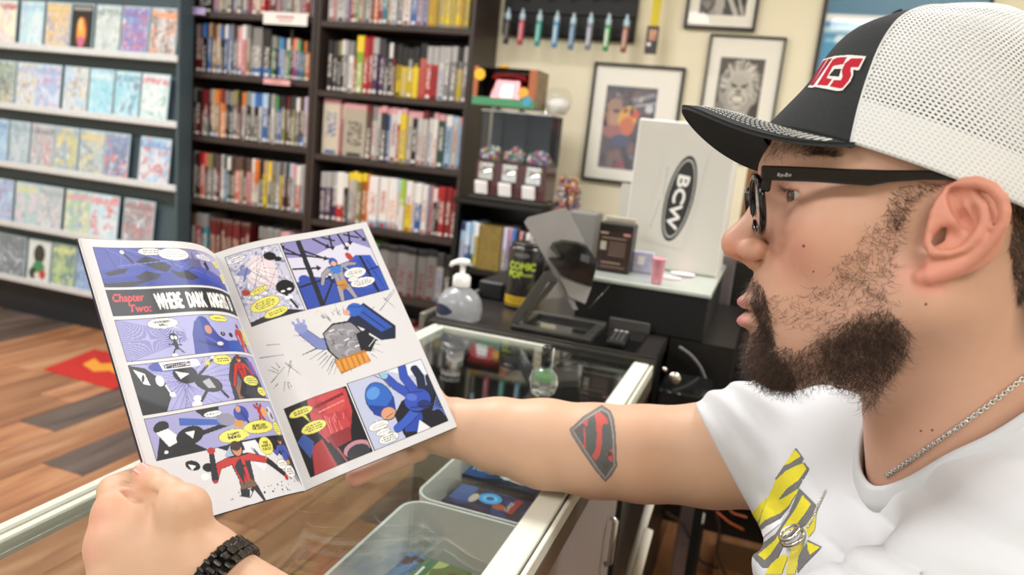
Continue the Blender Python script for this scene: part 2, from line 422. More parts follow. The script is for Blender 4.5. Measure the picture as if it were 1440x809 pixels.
def spine_mat():
    m, nt, b = new_mat('printed_spine'); n = nt.nodes; l = nt.links
    oi = n.new('ShaderNodeObjectInfo'); tc = n.new('ShaderNodeTexCoord'); sp = n.new('ShaderNodeSeparateXYZ'); l.new(tc.outputs['Generated'], sp.inputs[0])
    a2 = n.new('ShaderNodeAttribute'); a2.attribute_type = 'OBJECT'; a2.attribute_name = 'second_colour'
    a3 = n.new('ShaderNodeAttribute'); a3.attribute_type = 'OBJECT'; a3.attribute_name = 'label_colour'
    a4 = n.new('ShaderNodeAttribute'); a4.attribute_type = 'OBJECT'; a4.attribute_name = 'band_height'
    def mth(op, a, bb, c=None):
        k = n.new('ShaderNodeMath'); k.operation = op
        for i_, v in enumerate((a, bb, c)):
            if v is None: continue
            if isinstance(v, (int, float)): k.inputs[i_].default_value = v
            else: l.new(v, k.inputs[i_])
        return k.outputs[0]
    def mix(f, a, bb):
        k = n.new('ShaderNodeMix'); k.data_type = 'RGBA'; l.new(f, k.inputs['Factor']) if not isinstance(f, float) else None; l.new(a, k.inputs['A']); l.new(bb, k.inputs['B']); return k.outputs['Result']
    z = sp.outputs['Z']; f = mth('GREATER_THAN', z, a4.outputs['Fac'])
    c = mix(f, oi.outputs['Color'], a2.outputs['Color'])
    # title lettering, vertical, down the spine middle
    cmb = n.new('ShaderNodeCombineXYZ'); rz = mth('MULTIPLY_ADD', oi.outputs['Random'], 50.0, mth('MULTIPLY', z, 26.0)); l.new(rz, cmb.inputs[2]); l.new(mth('MULTIPLY', sp.outputs['X'], 3.0), cmb.inputs[0])
    nz = n.new('ShaderNodeTexNoise'); nz.inputs['Scale'].default_value = 1.0; nz.inputs['Detail'].default_value = 1; l.new(cmb.outputs[0], nz.inputs['Vector'])
    t1 = mth('GREATER_THAN', nz.outputs['Fac'], 0.5); xin = mth('LESS_THAN', mth('ABSOLUTE', mth('SUBTRACT', sp.outputs['X'], 0.5), 0), 0.3)
    zr = mth('MULTIPLY_ADD', oi.outputs['Random'], 0.25, 0.3); zin = mth('LESS_THAN', mth('ABSOLUTE', mth('SUBTRACT', z, zr), 0), 0.22)
    f2 = mth('MULTIPLY', mth('MULTIPLY', t1, xin), mth('MULTIPLY', zin, 0.8)); c = mix(f2, c, a3.outputs['Color'])
    foot = mth('MULTIPLY', mth('LESS_THAN', mth('ABSOLUTE', mth('SUBTRACT', z, 0.06), 0), 0.03), xin); c = mix(foot, c, a3.outputs['Color'])
    l.new(c, b.inputs['Base Color']); b.inputs['Roughness'].default_value = 0.35
    return m
m_spine = spine_mat()
bk = MB().box((0, 0, .5), (1, 1, 1), None, 0.03); me_book = bpy.data.meshes.new('book'); me_book.from_pydata(bk.V, [], bk.F); me_book.materials.append(m_spine)
ORD = ['', 'first', 'second', 'third', 'fourth', 'fifth', 'sixth', 'seventh', 'eighth', 'ninth', 'tenth', 'eleventh', 'twelfth', 'thirteenth', 'fourteenth', 'fifteenth', 'sixteenth', 'seventeenth', 'eighteenth', 'nineteenth', 'twentieth']
def ordn(k):
    if k <= 20: return ORD[k]
    return ('twenty-', 'thirty-', 'forty-')[k//10-2]+ORD[k % 10] if k % 10 else ('', '', '', 'thirtieth', 'fortieth')[k//10]
PAL = dict(k=('black', '1F1D1E'), d=('dark grey', '3C3A3B'), g=('grey', '85827F'), s=('silver', 'A9A6A2'), w=('white', 'E4DFD8'), c=('cream', 'DDD0B8'), r=('red', 'B3262A'), R=('dark red', '6E1E22'), p=('pink', 'D39A9C'),
           o=('orange', 'D9772E'), y=('yellow', 'E8C92E'), l=('lime green', '9FBF3A'), G=('dark green', '2E4A3E'), e=('green', '4F9A52'), b=('blue', '3F6FB0'), B=('navy', '26375E'), t=('teal', '4E93A0'), u=('purple', '54355F'), n=('brown', '5B4034'), a=('tan', 'B69873'), m=('magenta', '9A3F78'), i=('light blue', 'A9C6DC'), v=('lavender', 'C3BCD2'), h=('olive', '8A8250'), x=('salmon', 'D8705E'))
rb = random.Random(5)
BOOKN = [0]
def row(case, shelf, x0, x1, z, spec, ys=3.455, dep=.17):
    """spec: tokens 'base+top:width_mm:height_mm:band' separated by spaces"""
    tk = spec.split(); its = []
    for q in tk:
        f = q.split(':'); rep = 1
        if '*' in f[0]: f[0], rp_ = f[0].split('*'); rep = int(rp_)
        for _ in range(rep): its.append((f[0], float(f[1])/1000 if len(f) > 1 and f[1] else .024, float(f[2])/1000 if len(f) > 2 and f[2] else .258, float(f[3]) if len(f) > 3 else .72))
    tot = sum(q[1] for q in its); k = (x1-x0)/tot; x = x0
    for j, (cc, wd, h, band) in enumerate(its):
        wd *= k
        if cc == '_': x += wd; continue
        hh = h*(1+rb.uniform(-.02, .02)); o = bpy.data.objects.new('book', me_book); C.objects.link(o)
        yo = rb.uniform(-.006, .012)
        o.location = (x+wd/2, ys+yo+dep/2, z+.0005); o.scale = (wd-.0015, dep, hh)
        base = PAL[cc[0]]; top = PAL[cc[1]] if len(cc) > 1 else base; lab = PAL[cc[2]][1] if len(cc) > 2 else ('E8E2D8' if sum(lin(base[1])) < 1.0 else rb.choice(['8A2A2A', '33353A', '4A6C9A', 'B0483A']))
        v = rb.uniform(.5, .95)
        o.color = (*[min(1, q*v) for q in lin(base[1])], 1); o['second_colour'] = [float(q) for q in lin(top[1])]; o['label_colour'] = [float(q) for q in lin(lab)]
        o['band_height'] = band if top is not base else 2.0
        nm = base[0]+(' and '+top[0] if top is not base else '')
        o['label'] = f"{nm} spine, {ordn(j+1)} from left, {shelf} shelf, {case}"
        o['category'] = 'book'; o['group'] = f'books on the {shelf} shelf of the {case}'; BOOKN[0] += 1
        x += wd
RB, LB = 'right bookcase', 'left bookcase'
xr0, xr1, xl0, xl1 = -2.262, -1.463, -3.09, -2.335
row(RB, 'top', xr0, xr1-.02, LV[0], 'w:26 pw:14 w:40 vp:18 rr:30 e:12 c:24 w:26 R:12 ow:22 rw:22 t:26 cw:18 w:22 k:24 w:34 bw:24 v:26 v:22 y*9:19:205')
row(RB, 'second', xr0+.02, xr1, LV[1], 'k:22 d:20 kh:16 kw:18 gs:18 wg:26 rd:12:240 ly:34:285 r:22:285 r:22:280 us:26:280 ud:24:275 dk:20 kw:18 Rk:16 ykk:26::.6 yks:26:245:.6 ykw:26:250:.6 yky:26:250:.6 xkr:30:270 rs:26:255:.66 rsk:26:258:.66 ws:30:258:.7 gs:26:258 gs:26:258 yks:26:262:.6 gs:24:262', )
row(RB, 'third', xr0, xr1, LV[2], 'cp:80:290:.9 p:8:270 pc:8:270 cp:105:280:.9 nR:24:275:.85 wg:20:275 wp:20:272:.85 dp:26:272:.88 bp:14:270:.88 wp:32:270:.88 rw:10:268 yp:28:268:.9 cp:24:266:.9 kp:24:266:.88 wp:20:266:.88 wR:24:266:.85 wk:20:265:.88 wp:20:262:.88 Gp:28:262:.88 iw:28:262:.8 wi:24:260:.88 ip:22:260:.88')
row(RB, 'fourth', xr0+.01, xr1, LV[3], 'us*3:26:255:.68 rw:34:262:.35 kw:14:255 cy:24:270:.85 wy:20:270:.85 hy:22:270:.85 oy:20:270:.85 o:16:270 iw:42:268:.14 iwr:40:268:.14 iwo:40:266:.14 wi:14:262 wlw:22:260:.5 yw:30:258:.55 w:16:255 bw:28:255:.6 w:24:255 v:12:250 pp:14:252 kw:14:245 kr:14:245 r*3:24:250')
row(RB, 'fifth', -1.99, xr1, LV[4], 'h:24:265 gl:22:262 e:18:258 gkR*6:32:265:.86 sd:24:262 dk:24:255')
row(RB, 'bottom', -1.95, xr1, LV[5], 'r:30 rw:28 p:26 r:30 rc:28 wr:30 p:26 r:30 r:28 c:26')
row(LB, 'top', xl0, xl1, LVL[0], 'ku:80:200 p:26 c:40 g:20 v:18 gp:24 w:20 p:16 rp:28 cw:20 rw:22 rp:20 Rr:26 p:18 wp:22 gc:24 aw:20 w:16 pr:22 r:20 wp:20')
row(LB, 'second', xl0, -2.60, LVL[1], 'Rg:28 R:16 kb:20 bk:20 ba:12 an:26 ba:22:262:.18 db:16 kg:12 bw:14 wb:14 bg:14 gd:20 bp:26::.15 pw:24 ag:20 gd:18 bg:50:255:.2 bk:40:255:.2')
row(LB, 'second', -2.595, xl1, LVL[1], 'eg:18:215 kg:16:212 bt:18:210 ib:16:215 gk:16:210 ew:14:208 kk:14 mo:18:210 mp:14:208 be:16:205 tk:14:205 go:16:200 ok:20:205 ry:14:200')
row(LB, 'third', xl0, xl1, LVL[2], 'ng:18 Rk:24:250:.5 kR:22:250:.4 gR:20:250:.4 kg:22 ba:18:262:.14 ao:20 co:14 oR:28 kg:14 dg:22 gh:28 Rk:18 wo:20 ng:16 kg:22 gi:20 kb:22 wb:14 bi:36 kd:18 ws:16 ge:16 bk:20 hk:20 nR:22 dk:16 hd:20 gw:18 bn:24::.2 wv:18 vm:14', )
row(LB, 'fourth', xl0, xl1, LVL[3], 'wg:20 nk:18 kR:16 xr:28 nx:18 gh:30::.7 gd:30::.7 Rn:20 ws:22 iG:24 Gw:20 kn:16 nk:20 xn:30 cn:20 Rk:24 pn:26 cw:18 wo:32::.5 k:18 hk:16 ya:24 gy:20::.6 hg:18 bg:34::.15 yd:22 dg:18 Rd:22 ki:14 wp:24 xw:28::.6 ws:22 xr:18')
row(LB, 'fifth', xl0, -2.70, LVL[4], 'gn:24 rg:34 kg:14 tg:28 Rnc*10:23:245:.92')
row(LB, 'fifth', -2.63, xl1, LVL[4], 'dg*6:23:235 Rp*3:23:232 dg*4:23:228')
print('books', BOOKN[0])
# shelf tags hanging on the left bookcase
m_tagw = mat('white_card', 'F0EDE6', 0.6); m_tagp = mat('pink_card', 'E5A9A8', 0.6); m_tagu = mat('lavender_card', 'B9A9CF', 0.6)
def shelf_card(px0, py0, px1, py1, Y, m, label, txtc=None):
    a, b_ = at(px0, py0, Y=Y), at(px1, py1, Y=Y); t = thing('shelf_card', label, 'sign', ((a[0]+b_[0])/2, Y, min(a[2], b_[2])))
    box_obj('card', a[0], b_[0], Y-.003, Y, b_[2], a[2], m, t, .0005)
    mm = MB()
    cx, cz, h, wd = (a[0]+b_[0])/2, (a[2]+b_[2])/2, a[2]-b_[2], b_[0]-a[0]
    mm.b2(cx-.2*wd, cx+.2*wd, Y-.0036, Y-.003, cz+.05*h, cz+.2*h); mm.b2(cx-.14*wd, cx+.17*wd, Y-.0036, Y-.003, cz-.2*h, cz-.12*h)
    mm.out('print', mat('card_print', txtc or 'C46A6A', .6), t)
shelf_card(371, 16, 432, 37, 3.405, m_tagw, 'white card hanging from the top shelf of the left bookcase')
shelf_card(371, 110, 408, 121, 3.405, m_tagp, 'small pink card on the second shelf edge of the left bookcase', 'B76B6B')
shelf_card(250, 9, 289, 21, 3.405, m_tagu, 'lavender card on the top shelf edge near the comic rack', '5A4480')

# ---------------------------------------------------------------- comic rack
m_rack = mat('slate_rack_panel', '4A5A60', 0.5, var=0.08, scale=4); m_lip = mat('white_rack_lip', 'DADDDC', 0.35); m_rackd = mat('dark_rack_base', '23272C', 0.5)
rack = thing('comic_rack', 'tall slate display rack of face-out comics left of the bookcases', 'display rack', (-3.95, 3.5, 0))
RX0, RX1 = -4.75, -3.062
box_obj('back_panel', RX0, RX1, 3.395, 3.412, .1, 2.3, m_rack, rack)
box_obj('side_panel', RX1-.02, RX1, 3.312, 3.394, .1, 2.3, m_rack, rack, .003)
box_obj('side_panel', RX0, RX0+.04, 3.312, 3.394, .1, 2.3, m_rack, rack, .003)
box_obj('base', RX0, RX1, 3.36, 3.41, 0, .34, m_rackd, rack, .004)
YLP = 3.30
LZ = [float(at(120, y, Y=YLP)[2]) for y in (73.5, 163, 248, 331, 412)]+[]
LZ = [float(at(120, y, Y=YLP)[2]) for y in (71, 160, 246, 333, 412)]
for z in LZ:
    MB().b2(RX0, RX1-.004, YLP, YLP+.011, z-.024, z+.014, .004).out('shelf_lip', m_lip, rack)
    box_obj('shelf', RX0+.04, RX1-.021, YLP+.012, 3.394, z-.022, z-.012, m_lip, rack)
    pth = MB(); pth.quad([(RX0+.04, YLP+.055, z-.01), (RX1-.021, YLP+.055, z-.01), (RX1-.021, 3.388, z+.25), (RX0+.04, 3.388, z+.25)], .003); pth.out('backrest', m_rack, rack)
def cover_mat():
    m, nt, b = new_mat('bagged_comic_cover'); n = nt.nodes; l = nt.links
    tc = n.new('ShaderNodeTexCoord'); oi = n.new('ShaderNodeObjectInfo')
    A = []
    for nm in ('second_colour', 'third_colour', 'title_colour'):
        a = n.new('ShaderNodeAttribute'); a.attribute_type = 'OBJECT'; a.attribute_name = nm; A.append(a.outputs['Color'])
    cmb = n.new('ShaderNodeVectorMath'); cmb.operation = 'ADD'; l.new(tc.outputs['Generated'], cmb.inputs[0])
    sc = n.new('ShaderNodeVectorMath'); sc.operation = 'SCALE'; sc.inputs['Scale'].default_value = 9; l.new(oi.outputs['Location'], sc.inputs[0]); l.new(sc.outputs[0], cmb.inputs[1])
    def nzz(s, d, dist, lo, hi):
        nz = n.new('ShaderNodeTexNoise'); nz.inputs['Scale'].default_value = s; nz.inputs['Detail'].default_value = d; nz.inputs['Distortion'].default_value = dist; l.new(cmb.outputs[0], nz.inputs['Vector'])
        r = n.new('ShaderNodeMapRange'); r.inputs['From Min'].default_value = lo; r.inputs['From Max'].default_value = hi; l.new(nz.outputs['Fac'], r.inputs['Value']); return r.outputs[0]
    def mix(f, a, bb):
        k = n.new('ShaderNodeMix'); k.data_type = 'RGBA'; l.new(f, k.inputs['Factor']); l.new(a, k.inputs['A']); l.new(bb, k.inputs['B']); return k.outputs['Result']
    c = mix(nzz(2.2, 3, 1.2, .47, .53), oi.outputs['Color'], A[0]); c = mix(nzz(3.4, 3, 1.5, .54, .6), c, A[1])
    w_ = n.new('ShaderNodeRGB'); w_.outputs[0].default_value = (.75, .85, .9, 1)
    c = mix(nzz(5.5, 4, 2.0, .57, .66), c, w_.outputs[0])
    sp = n.new('ShaderNodeSeparateXYZ'); l.new(tc.outputs['Generated'], sp.inputs[0])
    g = n.new('ShaderNodeMath'); g.operation = 'COMPARE'; g.inputs[1].default_value = .87; g.inputs[2].default_value = .065; l.new(sp.outputs['Z'], g.inputs[0])
    tn = nzz(9, 1, 0, .42, .46); g2 = n.new('ShaderNodeMath'); g2.operation = 'MULTIPLY'; l.new(g.outputs[0], g2.inputs[0]); l.new(tn, g2.inputs[1])
    c = mix(g2.outputs[0], c, A[2])
    hz = n.new('ShaderNodeMix'); hz.data_type = 'RGBA'; hz.inputs['Factor'].default_value = .22; l.new(c, hz.inputs['A']); hz.inputs['B'].default_value = (.72, .84, .9, 1); c = hz.outputs['Result']  # pale blue mixed into every cover for the glare off the plastic bags
    l.new(c, b.inputs['Base Color']); b.inputs['Roughness'].default_value = .35; b.inputs['Coat Weight'].default_value = .6; b.inputs['Coat Roughness'].default_value = .12
    return m
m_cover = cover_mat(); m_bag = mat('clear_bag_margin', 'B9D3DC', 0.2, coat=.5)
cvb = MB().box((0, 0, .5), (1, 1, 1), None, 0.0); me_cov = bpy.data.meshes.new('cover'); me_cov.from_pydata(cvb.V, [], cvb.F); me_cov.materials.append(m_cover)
me_bag = bpy.data.meshes.new('bag'); me_bag.from_pydata(cvb.V, [], cvb.F); me_bag.materials.append(m_bag)
ROWS = [
 [(-12, 22, 'EBC7BE', 'F2EFC9', 'E8F0E8', 'C24848', 'pale pink and yellow'), (27, 60, 'A9DCE8', 'D8ECF0', 'C3C6E0', '90C8E0', 'pale cyan'), (63, 97, 'E0B04A', 'D9B890', '8E87B5', 'E5C030', 'golden yellow'), (98, 130, '', '', '', '', 'black with a glowing orange figure'), (133, 168, 'C5CFC8', 'A8B6B4', 'E0E4DC', '7E918F', 'pale grey'), (170, 208, '7A3FA8', '5A6FC0', 'C2466E', '6A38A0', 'purple'), (210, 248, 'D98A55', 'D8CFC8', '7A5648', 'F08A20', 'orange-topped')],
 [(-10, 20, '6F8A6E', 'B9A889', '43564A', '8FA58A', 'green and brown'), (22, 50, 'D6D8E2', 'D9C060', '7F7AB0', 'A0B0D8', 'white, yellow and purple'), (50, 84, '98AEDD', 'C8D6F0', 'CB6F9A', '8C9ED0', 'periwinkle blue'), (88, 122, '9FC8E8', 'E0D8C8', 'B08A68', 'C0D8E8', 'light blue and tan'), (124, 158, '86D4E6', '9FE0EE', '6CC0DA', 'D8E8F0', 'turquoise with a slate title band'), (160, 195, '7FCFE5', 'B5E4F0', '4F7F95', '60A0B8', 'bright cyan'), (197, 236, 'E9ECEC', 'D0E6E8', '84B8A0', 'D86A78', 'white with a red title')],
 [(-8, 10, '7FB0E0', 'A0D0F0', '6090D0', '4A80C0', 'sky blue'), (12, 40, '9FB8C8', 'B8C8D0', '6F90A8', '8098A8', 'blue-grey'), (42, 75, '9A9AA0', 'B8B0B8', 'C46060', '586068', 'grey with a red mask'), (76, 108, 'B8B878', '7F96B8', 'D8C040', 'A0A890', 'yellow-edged'), (110, 145, 'A8B8B8', 'C8C090', '7088A0', 'D8C070', 'greenish'), (146, 180, '3F5088', '6F80B0', 'D84858', '5070A8', 'dark blue'), (195, 238, '88B8E0', 'D8DCE4', 'C85A5A', '5088C8', 'blue and white, standing apart at the right')],
 [(-10, 17, '8FA8DC', '8878C0', 'B0D0F0', 'A0B8E8', 'violet-blue'), (20, 52, 'A8C8C0', 'D8C8D8', '88A8C8', 'D0D890', 'pale rainbow'), (52, 86, 'B0B8C0', 'D0C8C8', '7890B0', '90A8A8', 'pale grey-green'), (90, 125, 'A0C898', 'D8D898', '88A0C8', 'D88898', 'green and yellow'), (125, 165, 'B8E0F0', 'D8E8F0', 'D86870', 'E07880', 'white and cyan with red'), (172, 215, '98888C', '7A6A70', 'C85058', '883A44', 'red-framed grey, standing apart')],
 [(-4, 35, '48586A', '303C4C', '6A7888', '384858', 'dark slate'), (38, 70, '', '', '', '', 'white with a dark round head'), (72, 104, '3F7858', 'A8C060', '286048', 'D0D870', 'dark green and yellow'), (106, 140, '3F68B0', '5888C8', '88B0E0', '3050A0', 'blue')]]
rowname = ['top visible', 'second', 'third', 'fourth', 'bottom']
for ri, (z, rw) in enumerate(zip(LZ, ROWS)):
    ymid = (35, 125, 205, 290, 370)[ri]
    for (p0, p1, c1, c2, c3, c4, nm) in rw:
        xa, xb = at(p0, ymid, Y=YLP+.03)[0], at(p1, ymid, Y=YLP+.03)[0]; cx, wd = (xa+xb)/2, xb-xa
        h = .268; th = .11; loc = (cx, YLP+.022, z-.011)
        t = thing('comic_book', f'{nm} comic, {rowname[ri]} row of the rack', 'comic book', loc, f'comics on the {rowname[ri]} row of the rack')
        t.rotation_euler = (-th, 0, 0)
        bg = bpy.data.objects.new('clear_bag', me_bag); C.objects.link(bg); bg.parent = t; bg.scale = (wd, .003, h); bg.location = (0, 0, 0)
        if c1:
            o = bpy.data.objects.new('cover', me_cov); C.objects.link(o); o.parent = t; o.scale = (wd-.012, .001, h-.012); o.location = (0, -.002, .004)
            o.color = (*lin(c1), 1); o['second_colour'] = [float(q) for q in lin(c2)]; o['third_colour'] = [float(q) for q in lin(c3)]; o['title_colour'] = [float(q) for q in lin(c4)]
        else:
            ww, hh = wd-.012, h-.012
            if ri == 0:
                A_ = Art(ww, hh, .004, '17161B'); A_.rect(.01, .012, ww-.01, .03, 'A09A98').ell(ww/2, .15, .035, .085, 'D8602A').ell(ww/2, .16, .028, .06, 'F0A848').ell(ww/2-.01, .11, .02, .04, 'F0C070').ell(ww/2, .2, .025, .03, 'D06890')
            else:
                A_ = Art(ww, hh, .004, 'DDE6E2'); A_.ell(ww/2, .08, .045, .06, '2A2A2C').ell(ww/2, .17, .05, .05, '3E8A5A').ell(ww*.25, .2, .03, .035, '1E3A2C').ell(ww*.7, .2, .025, .03, 'C03838').ell(ww*.45, .21, .02, .02, 'E8D8C8')
            X, Y = np.meshgrid(A_.x, A_.y); P = np.stack([X-ww/2, np.full_like(X, -.0028), .004+hh-Y], -1).reshape(-1, 3)
            idx = np.arange(A_.nx*A_.ny).reshape(A_.ny, A_.nx); F = np.stack([idx[1:, :-1], idx[1:, 1:], idx[:-1, 1:], idx[:-1, :-1]], -1).reshape(-1, 4)
            o = mesh_obj('cover', P, F, attr_mat('printed_cover', .35, coat=.5), None, True, A_.a.reshape(-1, 3), origin=(0, 0, 0)); o.parent = t
# floor mat
m_mat = mat('red_floor_mat', 'C4302A', .9, var=.12, scale=60, bump=.3)
a = [at(62, 519, Z=.01), at(155, 546, Z=.01), at(250, 515, Z=.01), at(133, 491, Z=.01)]
tmat = thing('floor_mat', 'red floor mat with a yellow streak lying on the plank floor', 'mat', tuple((a[0]+a[2])/2*np.array([1, 1, 0])+np.array([0, 0, .007])))
xm0, xm1, ym0, ym1 = -3.42, -2.9, 2.7, 3.12
q0, q1, q3 = at(62, 519, Z=.012), at(160, 547, Z=.012), at(133, 491, Z=.012); q2 = q1+q3-q0
MB().quad([q0, q1, q2, q3], .006).out('pile', m_mat, tmat)
my = MB(); e1, e2 = q1-q0, q3-q0
pts = [(.25, .42), (.5, .3), (.62, .45), (.95, .35), (1.0, .6), (.7, .62), (.55, .75), (.4, .58), (.22, .7)]
my.prism(pts, lambda u_, v_, t_: q0+e1*u_+e2*v_+np.array([0, 0, t_]), .0005, .002); my.out('yellow_print', mat('mat_yellow', 'E9A03A', .9), tmat)

# ---------------------------------------------------------------- pictures on the back wall
m_frame = mat('black_picture_frame', '1D1C1C', .35); m_matb = mat('ivory_mount_board', 'F3EEDF', .8, var=.01); m_print = attr_mat('picture_print', .3, coat=.3)
m_pg = glass_mat('picture_glass', refl=.35)
def picture(x0, x1, z0, z1, fw_, mt, art, label, fr=m_frame):
    y1, y0 = YB-.001, YB-.028; t = thing('framed_picture', label, 'picture', ((x0+x1)/2, YB, z0))
    f = MB(); f.b2(x0, x1, y0, y1, z1-fw_, z1); f.b2(x0, x1, y0, y1, z0, z0+fw_); f.b2(x0, x0+fw_, y0, y1, z0+fw_, z1-fw_); f.b2(x1-fw_, x1, y0, y1, z0+fw_, z1-fw_); fo = f.out('frame', fr, t)
    box_obj('mount_board', x0+fw_, x1-fw_, y1-.012, y1-.004, z0+fw_, z1-fw_, m_matb, t)
    l_, r_, b_, tp = mt; art.grid('print', planef((x0+l_, y1-.0128, z1-tp), (1, 0, 0), (0, 0, -1)), m_print, t)
    box_obj('glazing', x0+fw_, x1-fw_, y0+.006, y0+.008, z0+fw_, z1-fw_, m_pg, fo)
def mottled(A_, cols, n, smin, smax, seed, al=1.0):
    r = random.Random(seed)
    for _ in range(n): A_.ell(r.uniform(0, A_.w), r.uniform(0, A_.h), r.uniform(smin, smax), r.uniform(smin, smax), r.choice(cols), r.uniform(0, 3), al)
A1 = Art(.25, .40, .003, '4A3C42')
mottled(A1, ['3A2F38', '5E4A48', '4A4050', '6B5048', '2E2830', '7A5A50'], 70, .015, .05, 1, .8)
A1.ell(.05, .13, .045, .07, 'A07A62').ell(.055, .15, .03, .045, 'B88A6E').ell(.06, .12, .02, .01, '5A3A30').ell(.12, .15, .045, .06, 'D8A838', .3).ell(.12, .19, .035, .045, 'CC6A40').ell(.15, .13, .025, .02, 'D85038')
A1.line((.12, .07), (.24, .03), .02, '8A8A92').line((.15, .09), (.25, .07), .012, 'A8A8AC').ell(.22, .1, .02, .02, 'C8C8CC').ell(.05, .22, .05, .03, 'A0605A').ell(.1, .26, .05, .03, '4A4A66')
mottled(A1, ['8A7A68', 'B8B0A8', '9A3038', '4A4A66', '30303A', 'C09060'], 10, .008, .02, 4)
A1.setclip([(0, .29), (.25, .29), (.25, .4), (0, .4)]); mottled(A1, ['B8B0B0', '983038', '4A4A6A', '2A2A34', 'C8A070', '70707A'], 40, .008, .025, 7); A1.setclip()
picture(-.912, -.47, 1.222, 1.795, .012, (.075, .075, .1, .105), A1, 'framed colour print in black frame behind the white carton')
A2 = Art(.20, .29, .0022, '5A544E')
A2.ell(.1, .14, .09, .13, 'A8A298').ell(.1, .1, .08, .09, 'C4BEB2')
rr = random.Random(2)
for k in range(150):
    an = rr.uniform(-3.6, .5); r0 = rr.uniform(.055, .075); r1 = r0+rr.uniform(.015, .03)
    A2.line((.1+r0*math.cos(an), .12+r0*1.2*math.sin(an)), (.1+r1*math.cos(an+.1), .12+r1*1.25*math.sin(an+.1)), .003, rr.choice(['E6E0D2', '6A645C', 'B8B2A6', '4C4842']))
A2.ell(.1, .15, .052, .075, 'B9B3A7').ell(.1, .18, .04, .05, 'D0CABC').line((.06, .115), (.095, .13), .008, '4A4640').line((.14, .115), (.105, .13), .008, '4A4640').ell(.078, .128, .01, .006, '2E2C2A').ell(.122, .128, .01, .006, '2E2C2A').ell(.1, .15, .016, .012, '8A847A')
A2.ell(.1, .185, .033, .022, '4A4640').ell(.1, .18, .028, .01, 'E2DCCE').ell(.1, .193, .026, .008, 'D8D2C4').line((.07, .215), (.13, .215), .004, '6A645C')
A2.ell(.02, .25, .03, .05, '8A847A').ell(.185, .25, .03, .05, '3A3632').ell(.1, .27, .06, .03, 'C8C2B4')
picture(-.378, -.04, 1.39, 1.955, .009, (.062, .058, .1, .1), A2, 'thin-framed grey drawing of a snarling beast face above the cap brim', mat('thin_grey_frame', '2C2A28', .4))
A3 = Art(.21, .3, .004, '6A645E'); mottled(A3, ['4A4642', '8A847C', '3A3632'], 40, .01, .03, 8); A3.line((.1, .16), (.17, .3), .02, 'C8C2B8').line((.12, .16), (.06, .3), .012, 'A8A298').ell(.09, .25, .02, .06, 'B8B2A8').line((.15, .16), (.2, .3), .008, 'D8D2C8')
picture(-.508, -.185, 1.975, 2.42, .013, (.06, .05, .05, .08), A3, 'black framed grey drawing at the top, left of the sky poster')
A4 = Art(.62, .95, .008, '4E9CC4')
for k in range(60): A4.ell(rr.uniform(0, .62), rr.uniform(.15, .5), rr.uniform(.01, .05), rr.uniform(.006, .018), rr.choice(['B8DCEC', 'E0EEF2', '8CC4DC']))
A4.rect(0, 0, .62, .2, '4A7E98').rect(0, .2, .42, .235, 'F0F2EE').rect(0, .26, .5, .28, 'DDEBEE', .5)
A4.poly([(0, .56), (.2, .45), (.62, .5), (.62, .95), (0, .95)], 'CBB3AE').poly([(0, .6), (.15, .5), (.3, .62), (.3, .95), (0, .95)], 'B8A8B8')
picture(.09, .745, 1.30, 2.40, .016, (.018, .018, .02, .13), A4, 'large blue sky poster in black frame behind the cap')
# right part of the wall: dark slate door frame edge seen past the sky poster is left plain

# ---------------------------------------------------------------- pegboard with carded tubes
peg = thing('display_board', 'black slatted display board high on the cream wall', 'display board', (-1.03, YB, 1.9))
m_peg = mat('black_slat_board', '191716', .6, var=.2, scale=20)
bp0, bp1 = at(703, 60, Y=3.70), at(897, 72, Y=3.70)
PX0, PX1, PZ0 = -1.405, -.735, 1.895
box_obj('board', PX0, PX1, 3.72, YB-.001, PZ0, 2.5, m_peg, peg)
for k in range(6): box_obj('slat', PX0, PX1, 3.708, 3.72, PZ0+.01+k*.1, PZ0+.085+k*.1, m_peg, peg, .002)
m_hook = mat('wire_hook', '9A9A98', .3, 1.0)
cols = [('3E3A38', '6A625C', 'dark grey'), ('C24A5A', 'E08A92', 'pink'), ('3FA090', '8ACBC0', 'teal'), ('5A9AC0', 'B0CFE0', 'light blue'), ('6A8AA8', '90A8C0', 'steel blue'), ('8A8A9A', 'C0BECC', 'lilac grey'), ('3FA048', 'C8DCC0', 'green'), ('9A5A48', 'C8A090', 'rust brown')]
for k, px in enumerate((711, 731, 755, 779, 802, 826, 851, 876)):
    pz = (62, 63, 65, 67, 70, 70, 72, 74)[k]; a = at(px, pz, Y=3.63); hx, hz = a[0], a[2]
    t = thing('carded_tube', f'{cols[k][2]} clear-topped tube hanging from the black display board', 'tube', (hx, 3.63, hz), 'tubes hanging from the display board')
    m1, m2 = mat('tube_'+cols[k][2].replace(' ', '_'), cols[k][0], .3), mat('tube_card_'+cols[k][2].replace(' ', '_'), cols[k][1], .4)
    MB().lathe((hx, 3.63, hz), [(.011, 0), (.014, .004), (.014, .11), (.012, .115)], 12).out('tube', m1, t, True)
    MB().b2(hx-.008, hx+.008, 3.6145, 3.6155, hz+.02, hz+.1).out('tube_label', m2, t)
    MB().lathe((hx, 3.63, hz+.1155), [(.012, 0), (.014, .003), (.014, .03), (.008, .034)], 12).out('clear_cap', m_bag, t, True)
    MB().tube([(hx, 3.712, hz+.165), (hx, 3.63, hz+.165), (hx, 3.615, hz+.17)], .002, 6).out('hook', m_hook, t)
    MB().b2(hx-.006, hx+.006, 3.6295, 3.6305, hz+.15, hz+.17).out('hang_tab', m_bag, t)
